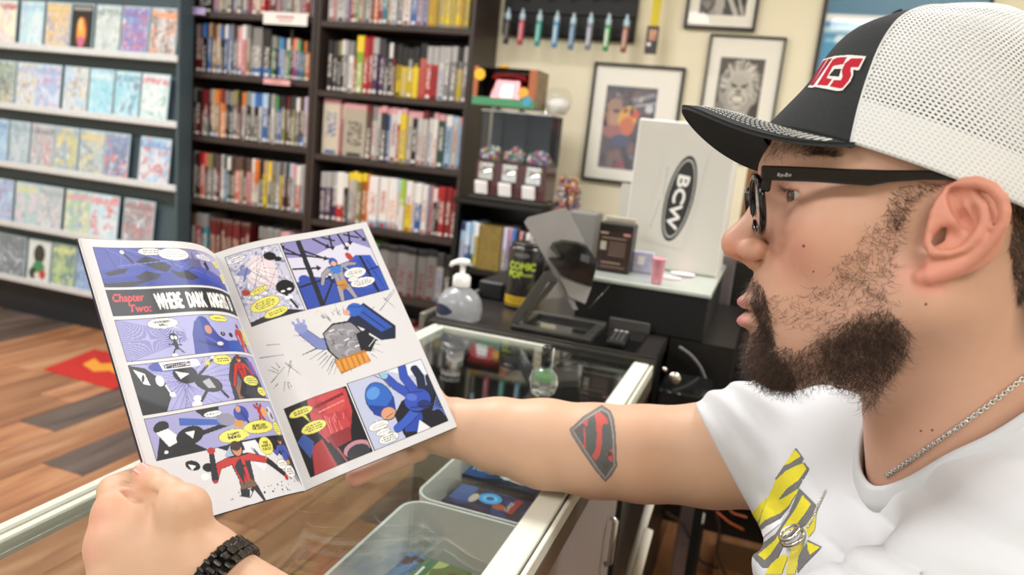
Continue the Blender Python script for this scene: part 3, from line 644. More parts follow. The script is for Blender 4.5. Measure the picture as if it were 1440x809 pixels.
    # upper row of items on the same board
for k, px in enumerate((735, 770, 800, 832, 860)):
    a = at(px, -6, Y=3.66)
    MB().lathe((a[0], 3.66, a[2]), [(.010, 0), (.015, .006), (.015, .1), (.01, .11)], 10).out('carded_tube', mat('pale_tube', 'A09A98', .4), None, True)
    tag(bpy.context.scene.objects[C.objects[-1].name], ordn(k+1)+' pale tube end from the left, upper row of the display board', 'tube', 'upper row of tubes on the display board')
a = at(914, 76, Y=3.64); hx, hz = a[0], a[2]
t = thing('lanyard_packet', 'yellow strap with a dark picture packet hanging beside the display board', 'packet', (hx, 3.64, hz))
box_obj('packet', hx-.028, hx+.028, 3.635, 3.645, hz, hz+.125, mat('dark_packet', '3A3230', .3), t, .003)
box_obj('packet_photo', hx-.015, hx+.02, 3.6335, 3.635, hz+.06, hz+.11, mat('orange_photo', 'C08A6A', .3, var=.5, scale=60), t)
box_obj('packet_seal', hx-.02, hx-.002, 3.6335, 3.635, hz+.035, hz+.05, m_tagw, t)
box_obj('strap', hx-.018, hx+.022, 3.637, 3.643, hz+.126, hz+.5, mat('yellow_strap', 'D8C42E', .6), t)
# ---------------------------------------------------------------- glass display case
ZT = 0.99
m_alu = mat('cream_anodised_rail', 'E2E2D2', .3, .0, var=.02, coat=.2); m_aludk = mat('rail_groove', '5C594C', .5); m_dkrail = mat('dark_metal_rail', '3A3833', .3, .6)
m_cglass = glass_mat('case_top_glass', (.93, .96, .94), 1.15, .02, ior=1.55); m_shelfglass = glass_mat('case_shelf_glass', (.95, .97, .96), .8)
m_mauve = mat('mauve_grey_laminate', '8A7E7B', .5, var=.02); m_black = mat('black_laminate', '171615', .4, var=.1); m_postk = mat('black_post', '1A1816', .4)
m_glassv = glass_mat('case_front_glass', (.97, .98, .98), .6)
case = thing('display_case', 'glass-topped shop display case with cream rails in front of the man', 'display case', (-.39, .55, 0))
CY0, CY1 = -.35, 1.40
box_obj('glass_top', -.5885, -.1945, CY0, CY1-.02, ZT-.008, ZT-.001, m_cglass, case)
MB().b2(-.616, -.603, CY0, CY1, ZT-.02, ZT, .002).b2(-.6, -.589, CY0, CY1, ZT-.02, ZT-.001, .002).out('left_rail', m_alu, case)
box_obj('rail_gasket', -.603, -.6, CY0, CY1, ZT-.02, ZT-.006, m_aludk, case)
MB().b2(-.194, -.165, CY0, CY1-.012, ZT-.02, ZT, .0015).b2(-.162, -.157, CY0, CY1-.012, ZT-.02, ZT-.001, .001).out('right_rail', m_alu, case)
box_obj('rail_gasket', -.165, -.162, CY0, CY1-.012, ZT-.02, ZT-.005, m_aludk, case)
box_obj('rail_skirt', -.168, -.156, CY0, CY1-.012, ZT-.05, ZT-.0205, mat('bronze_skirt', '6A6152', .35, .5), case)
MB().b2(-.63, -.155, CY1-.012, CY1+.006, ZT-.03, ZT+.006, .002).b2(-.63, -.155, CY1+.008, CY1+.016, ZT-.03, ZT+.009, .002).out('far_rail', m_dkrail, case)
box_obj('far_rail_strip', -.6, -.36, CY1-.022, CY1-.013, ZT-.012, ZT, m_alu, case)
box_obj('front_glass', -.612, -.606, CY0, CY1-.06, .14, ZT-.021, m_glassv, case)
MB().b2(-.615, -.56, CY1-.055, CY1-.001, 0, ZT-.031).out('corner_post', m_postk, case)
MB().b2(-.2, -.16, CY1-.16, CY1-.001, 0, ZT-.051).out('corner_post', m_postk, case)
box_obj('end_panel', -.559, -.201, CY1-.02, CY1-.002, .72, ZT-.04, m_black, case)
box_obj('lower_end_panel', -.559, -.201, CY1-.02, CY1-.002, .06, .719, mat('grey_end_panel', '8F8B84', .5), case)
sd_ = box_obj('sliding_door', -.172, -.166, .1, 1.215, .1, ZT-.052, m_mauve, case)
box_obj('sliding_door', -.180, -.174, CY0, .5, .1, ZT-.052, m_mauve, case)
MB().tube([(-.160, 1.127, .80), (-.152, 1.127, .795), (-.152, 1.127, .72), (-.160, 1.127, .715)], .005, 8).out('door_pull', mat('brushed_chrome', 'C8C8C8', .25, 1.0), sd_, True)
MB().b2(-.61, -.59, CY0, CY1-.06, 0, .1).b2(-.185, -.165, CY0, CY1-.17, 0, .095).out('base_plinth', m_black, case)
box_obj('glass_shelf', -.6, -.205, CY0, CY1-.07, .806, .812, m_shelfglass, case)
# white card trays on the glass shelf
m_tray = mat('white_plastic_tray', 'D9DAD8', .4, var=.02)
def tray(x0, x1, y0, y1, z0, z1, label):
    t = thing('card_tray', label, 'tray', ((x0+x1)/2, (y0+y1)/2, z0))
    th = .004; r = .03
    def rr_(x0, x1, y0, y1, r, n=6):
        P = []
        for (cx, cy, a0) in ((x1-r, y1-r, 0), (x0+r, y1-r, 90), (x0+r, y0+r, 180), (x1-r, y0+r, 270)):
            for k in range(n+1): a = math.radians(a0+90*k/n); P.append((cx+r*math.cos(a), cy+r*math.sin(a)))
        return P
    O, I = rr_(x0, x1, y0, y1, r), rr_(x0+th, x1-th, y0+th, y1-th, r-th); n = len(O)
    Ob, Ib = rr_(x0+.008, x1-.008, y0+.008, y1-.008, r), rr_(x0+.011, x1-.011, y0+.011, y1-.011, r)
    V = [(x, y, z0) for x, y in Ob]+[(x, y, z1) for x, y in O]+[(x, y, z1) for x, y in I]+[(x, y, z0+th) for x, y in Ib]
    F = [(k*n+i, k*n+(i+1) % n, (k+1)*n+(i+1) % n, (k+1)*n+i) for k in range(3) for i in range(n)]+[tuple(reversed(range(n))), tuple(range(3*n, 4*n))]
    mesh_obj('tray_shell', np.array(V), F, m_tray, t)
    return t
tray(-.385, -.208, .842, 1.04, .813, .905, 'white tray at the far end of the case holding blue card boxes')
tray(-.385, -.208, .52, .838, .813, .905, 'white tray in the case nearest the camera, holding green card packs')
def cardbox(cx, cy, wx, wy, z0, z1, rot, base, fn, label, nm='card_box'):
    t = thing(nm, label, 'card box', (cx, cy, z0), 'trading card boxes in the white trays')
    c, s_ = math.cos(rot), math.sin(rot); R = np.array([[c, -s_, 0], [s_, c, 0], [0, 0, 1]])
    MB().box((cx, cy, (z0+z1)/2), (wx, wy, z1-z0), R, .001).out('carton', mat('carton_'+nm, base, .35, coat=.3), t)
    A_ = Art(wx-.004, wy-.004, .0009, base); fn(A_)
    o = np.array([cx, cy, z1+.0004])+R@np.array([-wx/2+.002, wy/2-.002, 0]); A_.grid('printed_lid', planef(o, R@np.array([1, 0, 0]), R@np.array([0, -1, 0])), attr_mat('lid_print', .3, coat=.4), t)
def art_blue1(a):
    mottled(a, ['1E2C4A', '2C4470', '18202E', '3A3A58'], 40, .004, .014, 3); a.rect(0, .004, .03, .05, '2E4E86'); a.text('NHL', .004, .03, .012, 'B8C8E0'); a.ell(.06, .022, .008, .014, 'D8D4D0').ell(.08, .03, .01, .008, 'A83838').line((.05, .03), (.09, .036), .004, 'C8C0BC')
def art_blue2(a):
    mottled(a, ['1C2850', '24407A', '141C38', '302C50'], 40, .004, .014, 5); a.rect(.002, .002, .028, .05, '3A5E9A').ell(.055, .024, .017, .016, '3F9FE0').ell(.055, .024, .011, .010, '78C8F0').ell(.055, .024, .006, .006, '2A60A8').ell(.034, .034, .006, .014, 'C8B8A8').ell(.075, .04, .01, .008, 'B05838').rect(.088, .006, .098, .05, 'A03030').text('CARDS', .09, .045, .006, 'E8E0D8', rot=-1.57)
def art_green(a):
    mottled(a, ['6E7A4A', '8A8A58', 'A8B068', '5A6A3A'], 50, .005, .02, 5); a.rect(0, 0, .022, .3, '4A6E94').rect(.022, 0, .04, .3, '3E6A4A').rect(.04, .08, .1, .3, 'D8C24A').line((.03, .02), (.03, .12), .004, 'E0E6DC').ell(.09, .05, .03, .03, '5A3A28').ell(.075, .09, .02, .02, '7A5238')
    mottled(a, ['5A3A28', '6E4630', '4A3020'], 14, .004, .01, 9); a.rect(.05, .1, .085, .14, 'E8E4D0')
cardbox(-.303, .985, .115, .055, .8175, .893, -.05, '1C2436', art_blue1, 'dark blue card box standing at the back of the far white tray')
cardbox(-.298, .920, .125, .068, .8175, .883, -.05, '1A2246', art_blue2, 'blue card box with a glowing ring print, front of the far tray', 'card_box')
cardbox(-.318, .71, .086, .155, .8175, .86, -.06, '5A6A3A', art_green, 'green and yellow card pack lying in the near white tray', 'card_pack')
cardbox(-.2475, .71, .046, .15, .8175, .858, -.06, 'B8B4AC', lambda a: mottled(a, ['5A3028', 'C8C4BC', '7A4A3A', 'A8A8AC'], 30, .004, .014, 4), 'grey and brown card pack beside the right rail in the near tray', 'card_pack')
# lower glass shelf stock, dim
# ---------------------------------------------------------------- black service desk behind the case
desk = thing('service_desk', 'black service desk standing behind the glass display case', 'desk', (-.41, 1.9, 0))
m_desk = mat('black_desk_top', '2B2726', .3, var=.12, scale=8, coat=.1)
DY0, DY1 = 1.418, 2.45
box_obj('desktop', -.65, -.164, DY0, DY1, .955, .985, m_desk, desk, .003)
box_obj('cabinet_body', -.645, -.17, DY0+.005, DY1-.01, 0, .954, m_black, desk)
box_obj('edge_trim', -.664, -.6505, DY0, DY1, .945, 1.0, mat('lit_edge_trim', '8A857C', .35, .4), desk, .002)  # pale tone carries the light along the metal desk edge
box_obj('back_board', -.6495, -.585, 1.72, DY1, .9855, 1.03, m_black, desk, .004)
riser = thing('desk_riser', 'raised black shelf with a pale glass top on the desk', 'shelf', (-.23, 1.9, .9855))
box_obj('riser_body', -.385, -.09, 1.66, 2.17, .9855, 1.085, mat('matt_black_riser', '0F0F0F', .7), riser, .002)
box_obj('glass_top', -.39, -.085, 1.65, 2.18, 1.0855, 1.0955, mat('pale_green_glass_slab', 'B9C0B6', .12, var=.03, coat=.6), riser, .002)
RZ = 1.096
rb2 = thing('side_cabinet', 'dark cabinet standing under the right end of the raised glass shelf', 'cabinet', (-.1, 1.9, 0))
box_obj('carcass', -.160, -.02, 1.66, 2.17, .62, .984, m_black, rb2)
for yy in (1.68, 2.15): box_obj('leg', -.05, -.03, yy-.01, yy+.01, .0065, .619, m_black, rb2)
# white carton with the oval mark
m_carton = mat('white_corrugated_carton', 'D3D0C8', .7, var=.015, scale=20, bump=.1)
bx0, bx1, by0 = -.335, -.093, 1.9
carton = thing('storage_carton', 'tall white storage carton standing on end with a black oval mark', 'carton', ((bx0+bx1)/2, 2.0, RZ))
cbd = box_obj('carton_body', bx0, bx1, by0, by0+.19, RZ+.0005, 1.465, m_carton, carton, .004)
MB().b2(bx0-.028, bx0-.001, by0+.03, by0+.034, RZ+.03, 1.30).out('carton_flap', m_carton, carton)
A = Art(.10, .24, .0008, 'D3D0C8'); A.ell(.06, .12, .0345, .108, '2A2B2B', .0).ell(.06, .12, .0305, .1, 'B0B0AC').ell(.06, .12, .0275, .094, '2A2B2B')
A.text('BCW', .0455, .058, .027, 'F4F2EC', rot=math.pi/2, sx=1.55, bold=.0016)
A.scrib(.0165, .085, .07, 1, '8A8884', math.pi/2-.1, .0022); A.scrib(.012, .17, .07, 1, '8A8884', math.pi/2+.1, .0022)
cc = at(955, 280, Y=by0-.0008)
th = math.radians(-7); ex = np.array([math.cos(th), 0, math.sin(th)]); ez = np.array([math.sin(th), 0, -math.cos(th)])
A.grid('oval_mark', planef(np.array([cc[0], by0-.0008, cc[2]])-ex*.06-ez*.12, ex, ez), attr_mat('mark_print', .6), cbd)
# items on the riser
def pxbox(name, label, cat, p0, p1, Y, dep, m, zb=None, bev=.002, group=None):
    a, b = at(*p0, Y=Y), at(*p1, Y=Y); z0 = b[2] if zb is None else zb
    t = thing(name, label, cat, ((a[0]+b[0])/2, Y+dep/2, z0), group)
    box_obj('body', a[0], b[0], Y, Y+dep, z0, a[2], m, t, bev); return t, a[0], b[0], z0, a[2]
t, x0, x1, z0, z1 = pxbox('product_box', 'small black box with a brown printed panel left of the white carton', 'box', (844, 312), (884, 378), 1.74, .06, mat('black_box_card', '1E1613', .35), RZ+.0005)
A = Art(x1-x0-.004, z1-z0-.022, .001, '33211B'); w_, h_ = A.w, A.h
A.rect(.003, .004, .022, .008, 'B8A090').rect(w_-.02, .003, w_-.004, .009, 'C88A80').rect(.008, .016, w_-.012, .018, 'A89888').rect(.006, .026, .02, .046, 'B8AFA0')
for k in range(6): A.rect(.026, .026+k*.006, w_-.012, .028+k*.006, '8A7668')
A.rect(.012, h_-.02, w_-.02, h_-.017, 'A08A78').rect(.012, h_-.01, w_-.01, h_-.008, '8A7668')
A.grid('printed_panel', planef((x0+.002, 1.7392, z1-.018), (1, 0, 0), (0, 0, -1)), attr_mat('box_print', .35), t)
pxbox('backing_card', 'grey card standing behind the small black box', 'card', (853, 303), (890, 350), 1.82, .006, mat('grey_card', 'B5AE9C', .6), RZ+.0005)
pxbox('grey_speaker_box', 'grey box standing behind the folding metal stand', 'box', (800, 297), (834, 345), 2.25, .1, mat('grey_box', '7E7C76', .5), .986+.045)
t, x0, x1, z0, z1 = pxbox('sweet_packet', 'pale lavender packet lying at the foot of the white carton', 'packet', (887, 352), (917, 377), 1.80, .02, mat('lavender_packet', 'B8B4CC', .3, var=.2, scale=80, coat=.5), RZ+.0005)
box_obj('paper_label', x0+.02, x0+.035, 1.7985, 1.7998, z0+.02, z0+.04, m_tagw, t)
a = at(921, 400, Z=RZ)
t = thing('pink_cup', 'small clear pink plastic cup at the corner of the glass shelf', 'cup', (a[0], a[1]+.01, RZ))
MB().lathe((a[0], a[1]+.015, RZ+.0005), [(.011, 0), (.0125, .002), (.0155, .055), (.0165, .056), (.0155, .057), (.0118, .003)], 20).out('cup_wall', mat('pink_plastic', 'D88A98', .25, var=.15, scale=60, coat=.4), t, True)
for (px, py, rx, col, lb) in ((960, 387, .03, 'EFE6E4', 'white and pink sticker, the upper of two on the glass shelf'), (943, 391, .026, 'F0E4E4', 'pale round sticker, the lower of two on the glass shelf')):
    a = at(px, py, Z=RZ); zz = RZ+.0006 if py > 388 else RZ+.0026
    t = thing('round_sticker', lb, 'sticker', (a[0], a[1], zz)); MB().lathe((a[0], a[1], zz), [(rx, 0), (rx, .0015)], 28).out('disc', mat('sticker_white', col, .4), t)
    A = Art(2*rx, 2*rx, .002, col); A.ell(rx, rx, rx*.75, rx*.75, 'E8B8B4').ell(rx, rx, rx*.6, rx*.6, 'F4E4E2').line((rx*.5, rx*.9), (rx*1.5, rx*1.1), .006, 'D88A8A')
    A.grid('print', planef((a[0]-rx, a[1]+rx, zz+.0019), (1, 0, 0), (0, -1, 0)), attr_mat('sticker_print', .4), t, only=True)
# hand sanitiser
m_clear = mat('hazy_clear_plastic', 'D0D3D6', .12, trans=.6, ior=1.3, coat=.4, var=.03); m_wp = mat('white_pump_plastic', 'F2F0EC', .35)
sx_, sy_ = -.597, 1.475
t = thing('hand_sanitiser', 'clear hand sanitiser bottle with a white pump on the desk edge', 'bottle', (sx_, sy_, .986))
bo = MB().lathe((sx_, sy_, .9862), [(.046, 0), (.05, .006), (.05, .03), (.046, .047), (.034, .062), (.02, .07), (.016, .073)], 32).out('bottle', m_clear, t, True)
pc = MB().lathe((sx_, sy_, 1.0596), [(.0185, 0), (.0195, .002), (.0195, .02), (.014, .026), (.006, .027), (.006, .046), (.009, .047)], 24).out('pump_collar', m_wp, t, True)
p = MB(); p.lathe((sx_, sy_, 1.1068), [(.012, 0), (.015, .003), (.0145, .011), (.009, .013)], 20); p.tube([(sx_, sy_, 1.113), (sx_-.008, sy_-.01, 1.114), (sx_-.016, sy_-.022, 1.110), (sx_-.018, sy_-.026, 1.104)], [.006, .006, .005, .004], 10); p.out('pump_head', m_wp, pc, True)
lb = MB()
for k in range(7):
    a0 = math.radians(212+k*9); a1 = math.radians(212+(k+1)*9); r0 = .0508
    hh = .012*math.sqrt(max(0.05, 1-((k-3)/3.6)**2))
    hh2 = .012*math.sqrt(max(0.05, 1-((k+1-3.5)/3.6)**2))
    lb.add([(sx_+r0*math.cos(a0), sy_+r0*math.sin(a0), 1.012-hh), (sx_+r0*math.cos(a1), sy_+r0*math.sin(a1), 1.012-hh2), (sx_+r0*math.cos(a1), sy_+r0*math.sin(a1), 1.012+hh2), (sx_+r0*math.cos(a0), sy_+r0*math.sin(a0), 1.012+hh)], [(0, 1, 2, 3)])
lb.out('navy_label', mat('navy_label', '2B3552', .4), bo)
# popcorn tin
cx_, cy_ = -.526, 1.70
t = thing('snack_tin', 'tall black snack tin with lime lettering and a yellow foot band', 'tin', (cx_, cy_, .986))
tbo = MB().lathe((cx_, cy_, .9862), [(.041, 0), (.043, .003), (.043, .142), (.041, .146), (.038, .150)], 36).out('tin_body', mat('black_tin', '211E20', .25, coat=.6), t, True)
MB().lathe((cx_, cy_, 1.1365), [(.0385, 0), (.0385, .006), (.036, .0075), (.035, .004)], 36).out('tin_rim', mat('dark_steel', '55534F', .3, .9), t, True)
A = Art(.13, .14, .001, '211E20'); A.rect(0, .112, .13, .132, 'D8B02A').rect(0, .135, .13, .137, 'D8B02A')
A.text('COMIC', .018, .046, .0165, 'B8D23A', sx=.9, bold=.0013).text('POP', .018, .066, .0155, 'B8D23A', sx=.95, bold=.0013).rect(.056, .056, .082, .062, '8FA83A').scrib(.06, .121, .09, 2, '5A4410', 0, .0035)
A.ell(.05, .012, .02, .006, '6A6A68').ell(.09, .085, .02, .012, '3A4020')
def cyl(X, Y): a_ = np.radians(205)+X/.0436; return np.stack([cx_+.0436*np.cos(a_), cy_+.0436*np.sin(a_), .986+.143-Y], -1)
A.grid('tin_print', cyl, attr_mat('tin_printing', .25, coat=.5), tbo)
# tablet and folding stand, remote
m_grey = mat('grey_painted_metal', '8E8A86', .45, var=.04); m_gd = mat('glossy_black_plastic', '0E0E0F', .12, coat=.6); m_bz = mat('dark_bezel', '35342F', .35)
def slab(name, pts, dd, th, m, par):
    """flat polygon through picture points with own depth list, real thickness"""
    P = [at(x, y, d=dd[i] if isinstance(dd, (list, tuple)) else dd) for i, (x, y) in enumerate(pts)]
    n_ = len(P); b = MB(); off = CF*th
    b.add(P+[q+off for q in P], [tuple(range(n_)), tuple(reversed(range(n_, 2*n_)))]+[(i, n_+i, n_+(i+1) % n_, (i+1) % n_) for i in range(n_)])
    return b.out(name, m, par, bevel=.0012)
st = thing('tablet_stand', 'angular grey metal tablet stand on the black desk', 'stand', tuple(at(800, 442, Z=.986)))
slab('upper_plate', [(737, 313), (742, 306), (796, 292), (801, 300), (822, 340), (812, 352), (796, 351), (776, 346), (783, 362), (778, 372), (768, 366)], 1.60, .006, m_grey, st)
slab('leg', [(768, 366), (778, 364), (813, 436), (806, 436), (782, 392)], 1.597, .008, m_grey, st)
slab('lower_plate', [(786, 388), (832, 404), (823, 428), (800, 418)], 1.585, .006, m_grey, st)
slab('rear_foot', [(784, 398), (790, 410), (803, 418), (768, 421)], 1.62, .006, m_grey, st)
vis = [(772, 346), (776, 341), (790, 338), (812, 341), (826, 347), (841, 368), (838, 380), (832, 403), (812, 397), (790, 388), (784, 380), (770, 362), (784, 362), (788, 360), (782, 354)]
slab('display_head', vis, 1.575, .012, m_gd, st)
slab('head_rim', [(775, 343), (790, 337), (813, 340), (827, 346), (826, 350), (812, 344), (790, 342), (779, 346), (787, 358), (784, 361), (774, 350)], 1.570, .003, m_bz, st)
slab('head_port', [(817, 357), (829, 360), (828, 371), (816, 367)], 1.5725, .002, mat('grey_port', '4A4A4C', .3), st)
MB().tube([at(857, 403, d=1.63), at(828, 434, d=1.60)], .0016, 8).out('antenna', m_gd, st, True)
tb = thing('card_terminal', 'black tilted card terminal frame lying on the desk', 'terminal', tuple(at(760, 462, Z=.986)))
slab('side_arm', [(766, 382), (774, 380), (786, 394), (739, 440), (728, 458), (718, 453), (722, 444)], 1.545, .02, m_bz, tb)
slab('arm_inner', [(772, 396), (783, 398), (745, 444), (737, 455), (735, 448), (741, 438)], 1.540, .004, m_gd, tb)
a0, a1, a2, a3 = at(716, 455, Z=.9865), at(812, 468, Z=.9865), at(822, 441, Z=.9865), at(756, 430, Z=.9865)
f = MB(); f.b2(-.475, -.30, 1.47, 1.50, .9862, .996, .002); f.b2(-.475, -.30, 1.61, 1.635, .9862, 1.000, .002); f.b2(-.475, -.455, 1.50, 1.61, .9862, .998, .002); f.b2(-.32, -.30, 1.50, 1.61, .9862, .998, .002); f.out('bezel', m_bz, tb)
box_obj('glass_face', -.454, -.321, 1.501, 1.609, .9862, .9885, mat('dark_screen_glass', '201D1A', .08, coat=1.0), tb)
tr_ = thing('drawer_tray', 'low black tray with a bright rear edge holding the remote control', 'tray', (-.25, 1.55, .9855))
f = MB(); f.b2(-.297, -.205, 1.44, 1.635, .9858, .990, .001); f.out('tray_floor', m_gd, tr_)
box_obj('tray_back_lip', -.297, -.205, 1.636, 1.645, .9858, 1.012, mat('lip_highlight_grey', '4C4A48', .25), tr_, .002)  # lip coloured grey for the highlight on the tray's rear rim
# remote
a, b = at(874, 487, Z=.995), at(888, 462, Z=.995)
u_ = (b-a); L = np.linalg.norm(u_); u_ /= L; v_ = np.cross([0, 0, 1], u_); v_ = -v_
rm = thing('remote_control', 'small black remote control with grey buttons on the desk', 'remote control', tuple((at(870, 476, Z=.9905))))
R = np.stack([v_, u_, [0, 0, 1]], 1); cen = at(870, 476, Z=.9905+.006)
rho = MB().box(cen, (.038, .105, .012), R, .003).out('housing', mat('remote_black', '1C1B1B', .4), rm)
bt = MB()
for i_ in range(3):
    for j_ in range(5): bt.box(cen+R@np.array([-.01+.01*i_, -.04+.015*j_, .0068]), (.006, .008, .0016), R, .0005)
bt.out('buttons', mat('remote_button', '4E4C4A', .4), rho)
rl = MB()
for i_ in range(3): rl.box(cen+R@np.array([-.011+.011*i_, .04, .0068]), (.007, .006, .0018), R, .0005)
rl.out('silver_buttons', mat('remote_silver', 'C8C4BC', .3), rho)
# crystal bottle on the glass
a = at(762, 556, Z=ZT); gx, gy = a[0], a[1]
t = thing('crystal_bottle', 'small faceted crystal bottle with a black stopper on the glass top', 'bottle', (gx, gy, ZT))
m_cry = mat('cut_crystal', 'E8F0EC', .02, trans=.9, ior=1.5, var=.02)
MB().lathe((gx, gy, ZT+.0003), [(.013, 0), (.02, .006), (.024, .022), (.021, .036), (.012, .045), (.006, .046)], 8).out('crystal_body', m_cry, t)
MB().lathe((gx, gy, ZT+.0466), [(.006, 0), (.0075, .001), (.0075, .032), (.006, .034)], 16).out('stopper', m_gd, t, True)
MB().lathe((gx+.012, gy-.004, ZT+.0466), [(.001, 0), (.0012, .034)], 6).out('glass_dipper', mat('clear_rod', 'C8D0D0', .1, coat=.5), t, True)
m_gl = mat('green_reflection', '4E9A4A', .2, coat=.5)  # solid green stands in for the green reflection inside the crystal
MB().lathe((gx, gy, ZT+.022), [(.006, 0), (.013, .004), (.012, .009), (.004, .011)], 8).out('reflection_core', m_gl, t)
# ---------------------------------------------------------------- clutter at the right, beyond the case
m_tan = mat('corrugated_cardboard', '7A5534', .8, var=.08, scale=30); m_cab = mat('black_cable', '1B1A1A', .4); m_cabg = mat('grey_cable', '6A6866', .4)
dc = thing('metal_rack', 'dark metal rack with a grey-mauve upright behind the man', 'rack', (.25, 2.5, 0))
box_obj('upright', -.108, -.062, 2.2, 2.24, 0, 1.12, mat('mauve_grey_steel', '7A7274', .35, .5), dc, .003)
box_obj('upright', .5, .54, 2.2, 2.24, 0, 1.12, m_black, dc, .003)
box_obj('rack_body', -.06, .56, 2.26, 2.75, .42, 1.1, m_black, dc, .003)
box_obj('back_skirt', -.5, .56, 2.752, 2.77, .0065, 1.1, m_black, dc)
for z in (.45, .75): box_obj('rack_shelf', -.062, .5, 2.19, 2.259, z, z+.02, m_black, dc)
t = thing('cardboard_box', 'brown cardboard box on the metal rack beside the white carton', 'box', (.06, 2.4, 1.1))
box_obj('carton_body', -.075, .3, 2.32, 2.62, 1.1015, 1.375, mat('brown_box_board', '8A6238', .8, var=.1, scale=20), t, .003)
A = Art(.2, .24, .004, '4A3A2C'); mottled(A, ['1E1A18', 'C8C4BC', '2E2A28', '8A7A5A', 'A88A3A', '3A4A3A'], 60, .01, .04, 6)
A.grid('picture_panel', planef((-.06, 2.3185, 1.36), (1, 0, 0), (0, 0, -1)), attr_mat('carton_print', .5), t)
# device and cables near the desk end
t = thing('network_box', 'black device with a silver lock at the desk end', 'device', (-.1, 1.52, .70))
box_obj('housing', -.15, -.05, 1.44, 1.58, .80, .93, m_gd, t, .004)
MB().lathe(at(949, 531, Y=1.43), [(.011, -.001), (.012, .004), (.012, .010), (.006, .012)], 16, axis=(0, -1, 0)).out('lock_ring', mat('lock_chrome', 'D8D4CC', .2, 1.0), t, True)
MB().lathe(at(935, 519, Y=1.43), [(.004, -.001), (.005, .006), (.003, .008)], 12, axis=(0, -1, 0)).out('lock_pin', mat('lock_steel', 'D8D4CC', .2, 1.0), t, True)
def cable(label, pts, r, m, grp='cables behind the case'):
    P = np.array([at(x, y, d=d) for x, y, d in pts]); tt = np.linspace(0, 1, len(P)); T2 = np.linspace(0, 1, 40)
    Q = np.stack([np.interp(T2, tt, P[:, k]) for k in range(3)], 1)
    for _ in range(6): Q[1:-1] = (Q[:-2]+Q[1:-1]*2+Q[2:])/4
    o = MB().tube(Q, r, 8).out('cable', m, None, True); tag(o, label, 'cable', grp)
cable('grey cable curving from the desk end down past the lock', [(955, 488, 1.62), (970, 498, 1.62), (985, 515, 1.62), (996, 545, 1.63), (999, 580, 1.65), (1000, 640, 1.7)], .0035, m_cabg)
cable('black cable looping inside the grey one', [(942, 500, 1.7), (965, 508, 1.7), (978, 530, 1.7), (980, 565, 1.7), (975, 620, 1.7)], .004, m_cab)
cable('black cable lying over the cardboard on the floor', [(935, 720, 2.0), (960, 735, 2.1), (975, 770, 2.3), (985, 790, 2.4), (1010, 800, 2.5)], .004, m_cab)
cable('thin dark cable hanging under the forearm', [(1000, 700, 2.1), (1012, 740, 2.2), (1008, 780, 2.3), (1020, 809, 2.4)], .004, m_cab)
cable('rust orange wire among the clutter under the arm', [(995, 710, 2.2), (1010, 722, 2.2), (1025, 735, 2.2), (1045, 745, 2.25)], .003, mat('rust_wire', 'A8522E', .5))
cable('second rust orange wire under the sleeve', [(1015, 705, 2.2), (1030, 722, 2.2), (1050, 728, 2.2)], .003, mat('rust_wire_two', '9A4A2A', .5))
for (p, q, r, lb) in (((920, 690, 1.45), (876, 830, 1.45), .008, 'wider white tube leaning under the desk end, left one'), ((912, 745, 1.36), (884, 850, 1.36), .009, 'white tube leaning in front, lower end out of frame')):
    o = MB().tube([at(*p[:2], d=p[2]), at(*q[:2], d=q[2])], r, 12).out('white_tube', mat('ivory_tube', 'CFC8BA', .5), None, True); tag(o, lb, 'tube', 'white tubes under the desk end')
c_ = at(1010, 800, Z=0)
t = thing('cardboard_box', 'flat brown cardboard box on the floor under the man\'s arm', 'box', (c_[0], c_[1]+.1, .0075))
box_obj('carton_body', c_[0]-.02, c_[0]+.25, c_[1]-.1, c_[1]+.10, .0075, .055, m_tan, t, .003)
t = thing('power_adapter', 'small pale power adapter among the cables', 'adapter', tuple(at(983, 728, d=2.15)))
MB().box(at(983, 728, d=2.15), (.03, .03, .025), None, .004).out('adapter_body', mat('pale_adapter', 'BDB8B0', .4), t)
# ---------------------------------------------------------------- black shelf unit with candy machine
m_su = mat('black_unit', '151413', .3, coat=.2); UY = 3.16
su = thing('shelf_unit', 'low black shelf unit with a glossy top beside the bookcase', 'shelf unit', (-1.14, 3.35, 0))
ux0, ux1 = -1.345, -.93
box_obj('top', ux0-.01, ux1+.01, UY-.01, 3.6, 1.075, 1.10, m_su, su, .005)
for xa in (ux0, ux1-.02): box_obj('side_panel', xa, xa+.02, UY, 3.6, 0, 1.074, m_su, su)
for z in (.76, .42, .08): box_obj('shelf', ux0+.02, ux1-.02, UY, 3.6, z, z+.022, m_su, su)
box_obj('back_panel', ux0+.02, ux1-.02, 3.58, 3.6, 0, 1.074, m_su, su)
sz = .7822
row('shelf unit', 'upper', ux0+.03, -1.225, sz, 'iB:18:210:.8 bi:16:205:.5 ti:14:208:.3 yw:14:210', UY+.02, .15)
t = thing('olive_box_set', 'olive gold boxed set on the upper shelf of the black unit', 'box set', (-1.16, UY+.1, sz))
box_obj('slipcase', -1.222, -1.112, UY+.02, UY+.18, sz+.0005, sz+.205, mat('olive_gold_print', '7E6B32', .5, var=.25, scale=80), t, .002)
row('shelf unit', 'upper right', -1.105, -.965, sz, 'wv:18:205:.5 vp:14:205 mb:18:208:.3 pk:14:205:.4 wp:12:200 hk:16:200 pw:14:195 gw:12:195', UY+.02, .15)
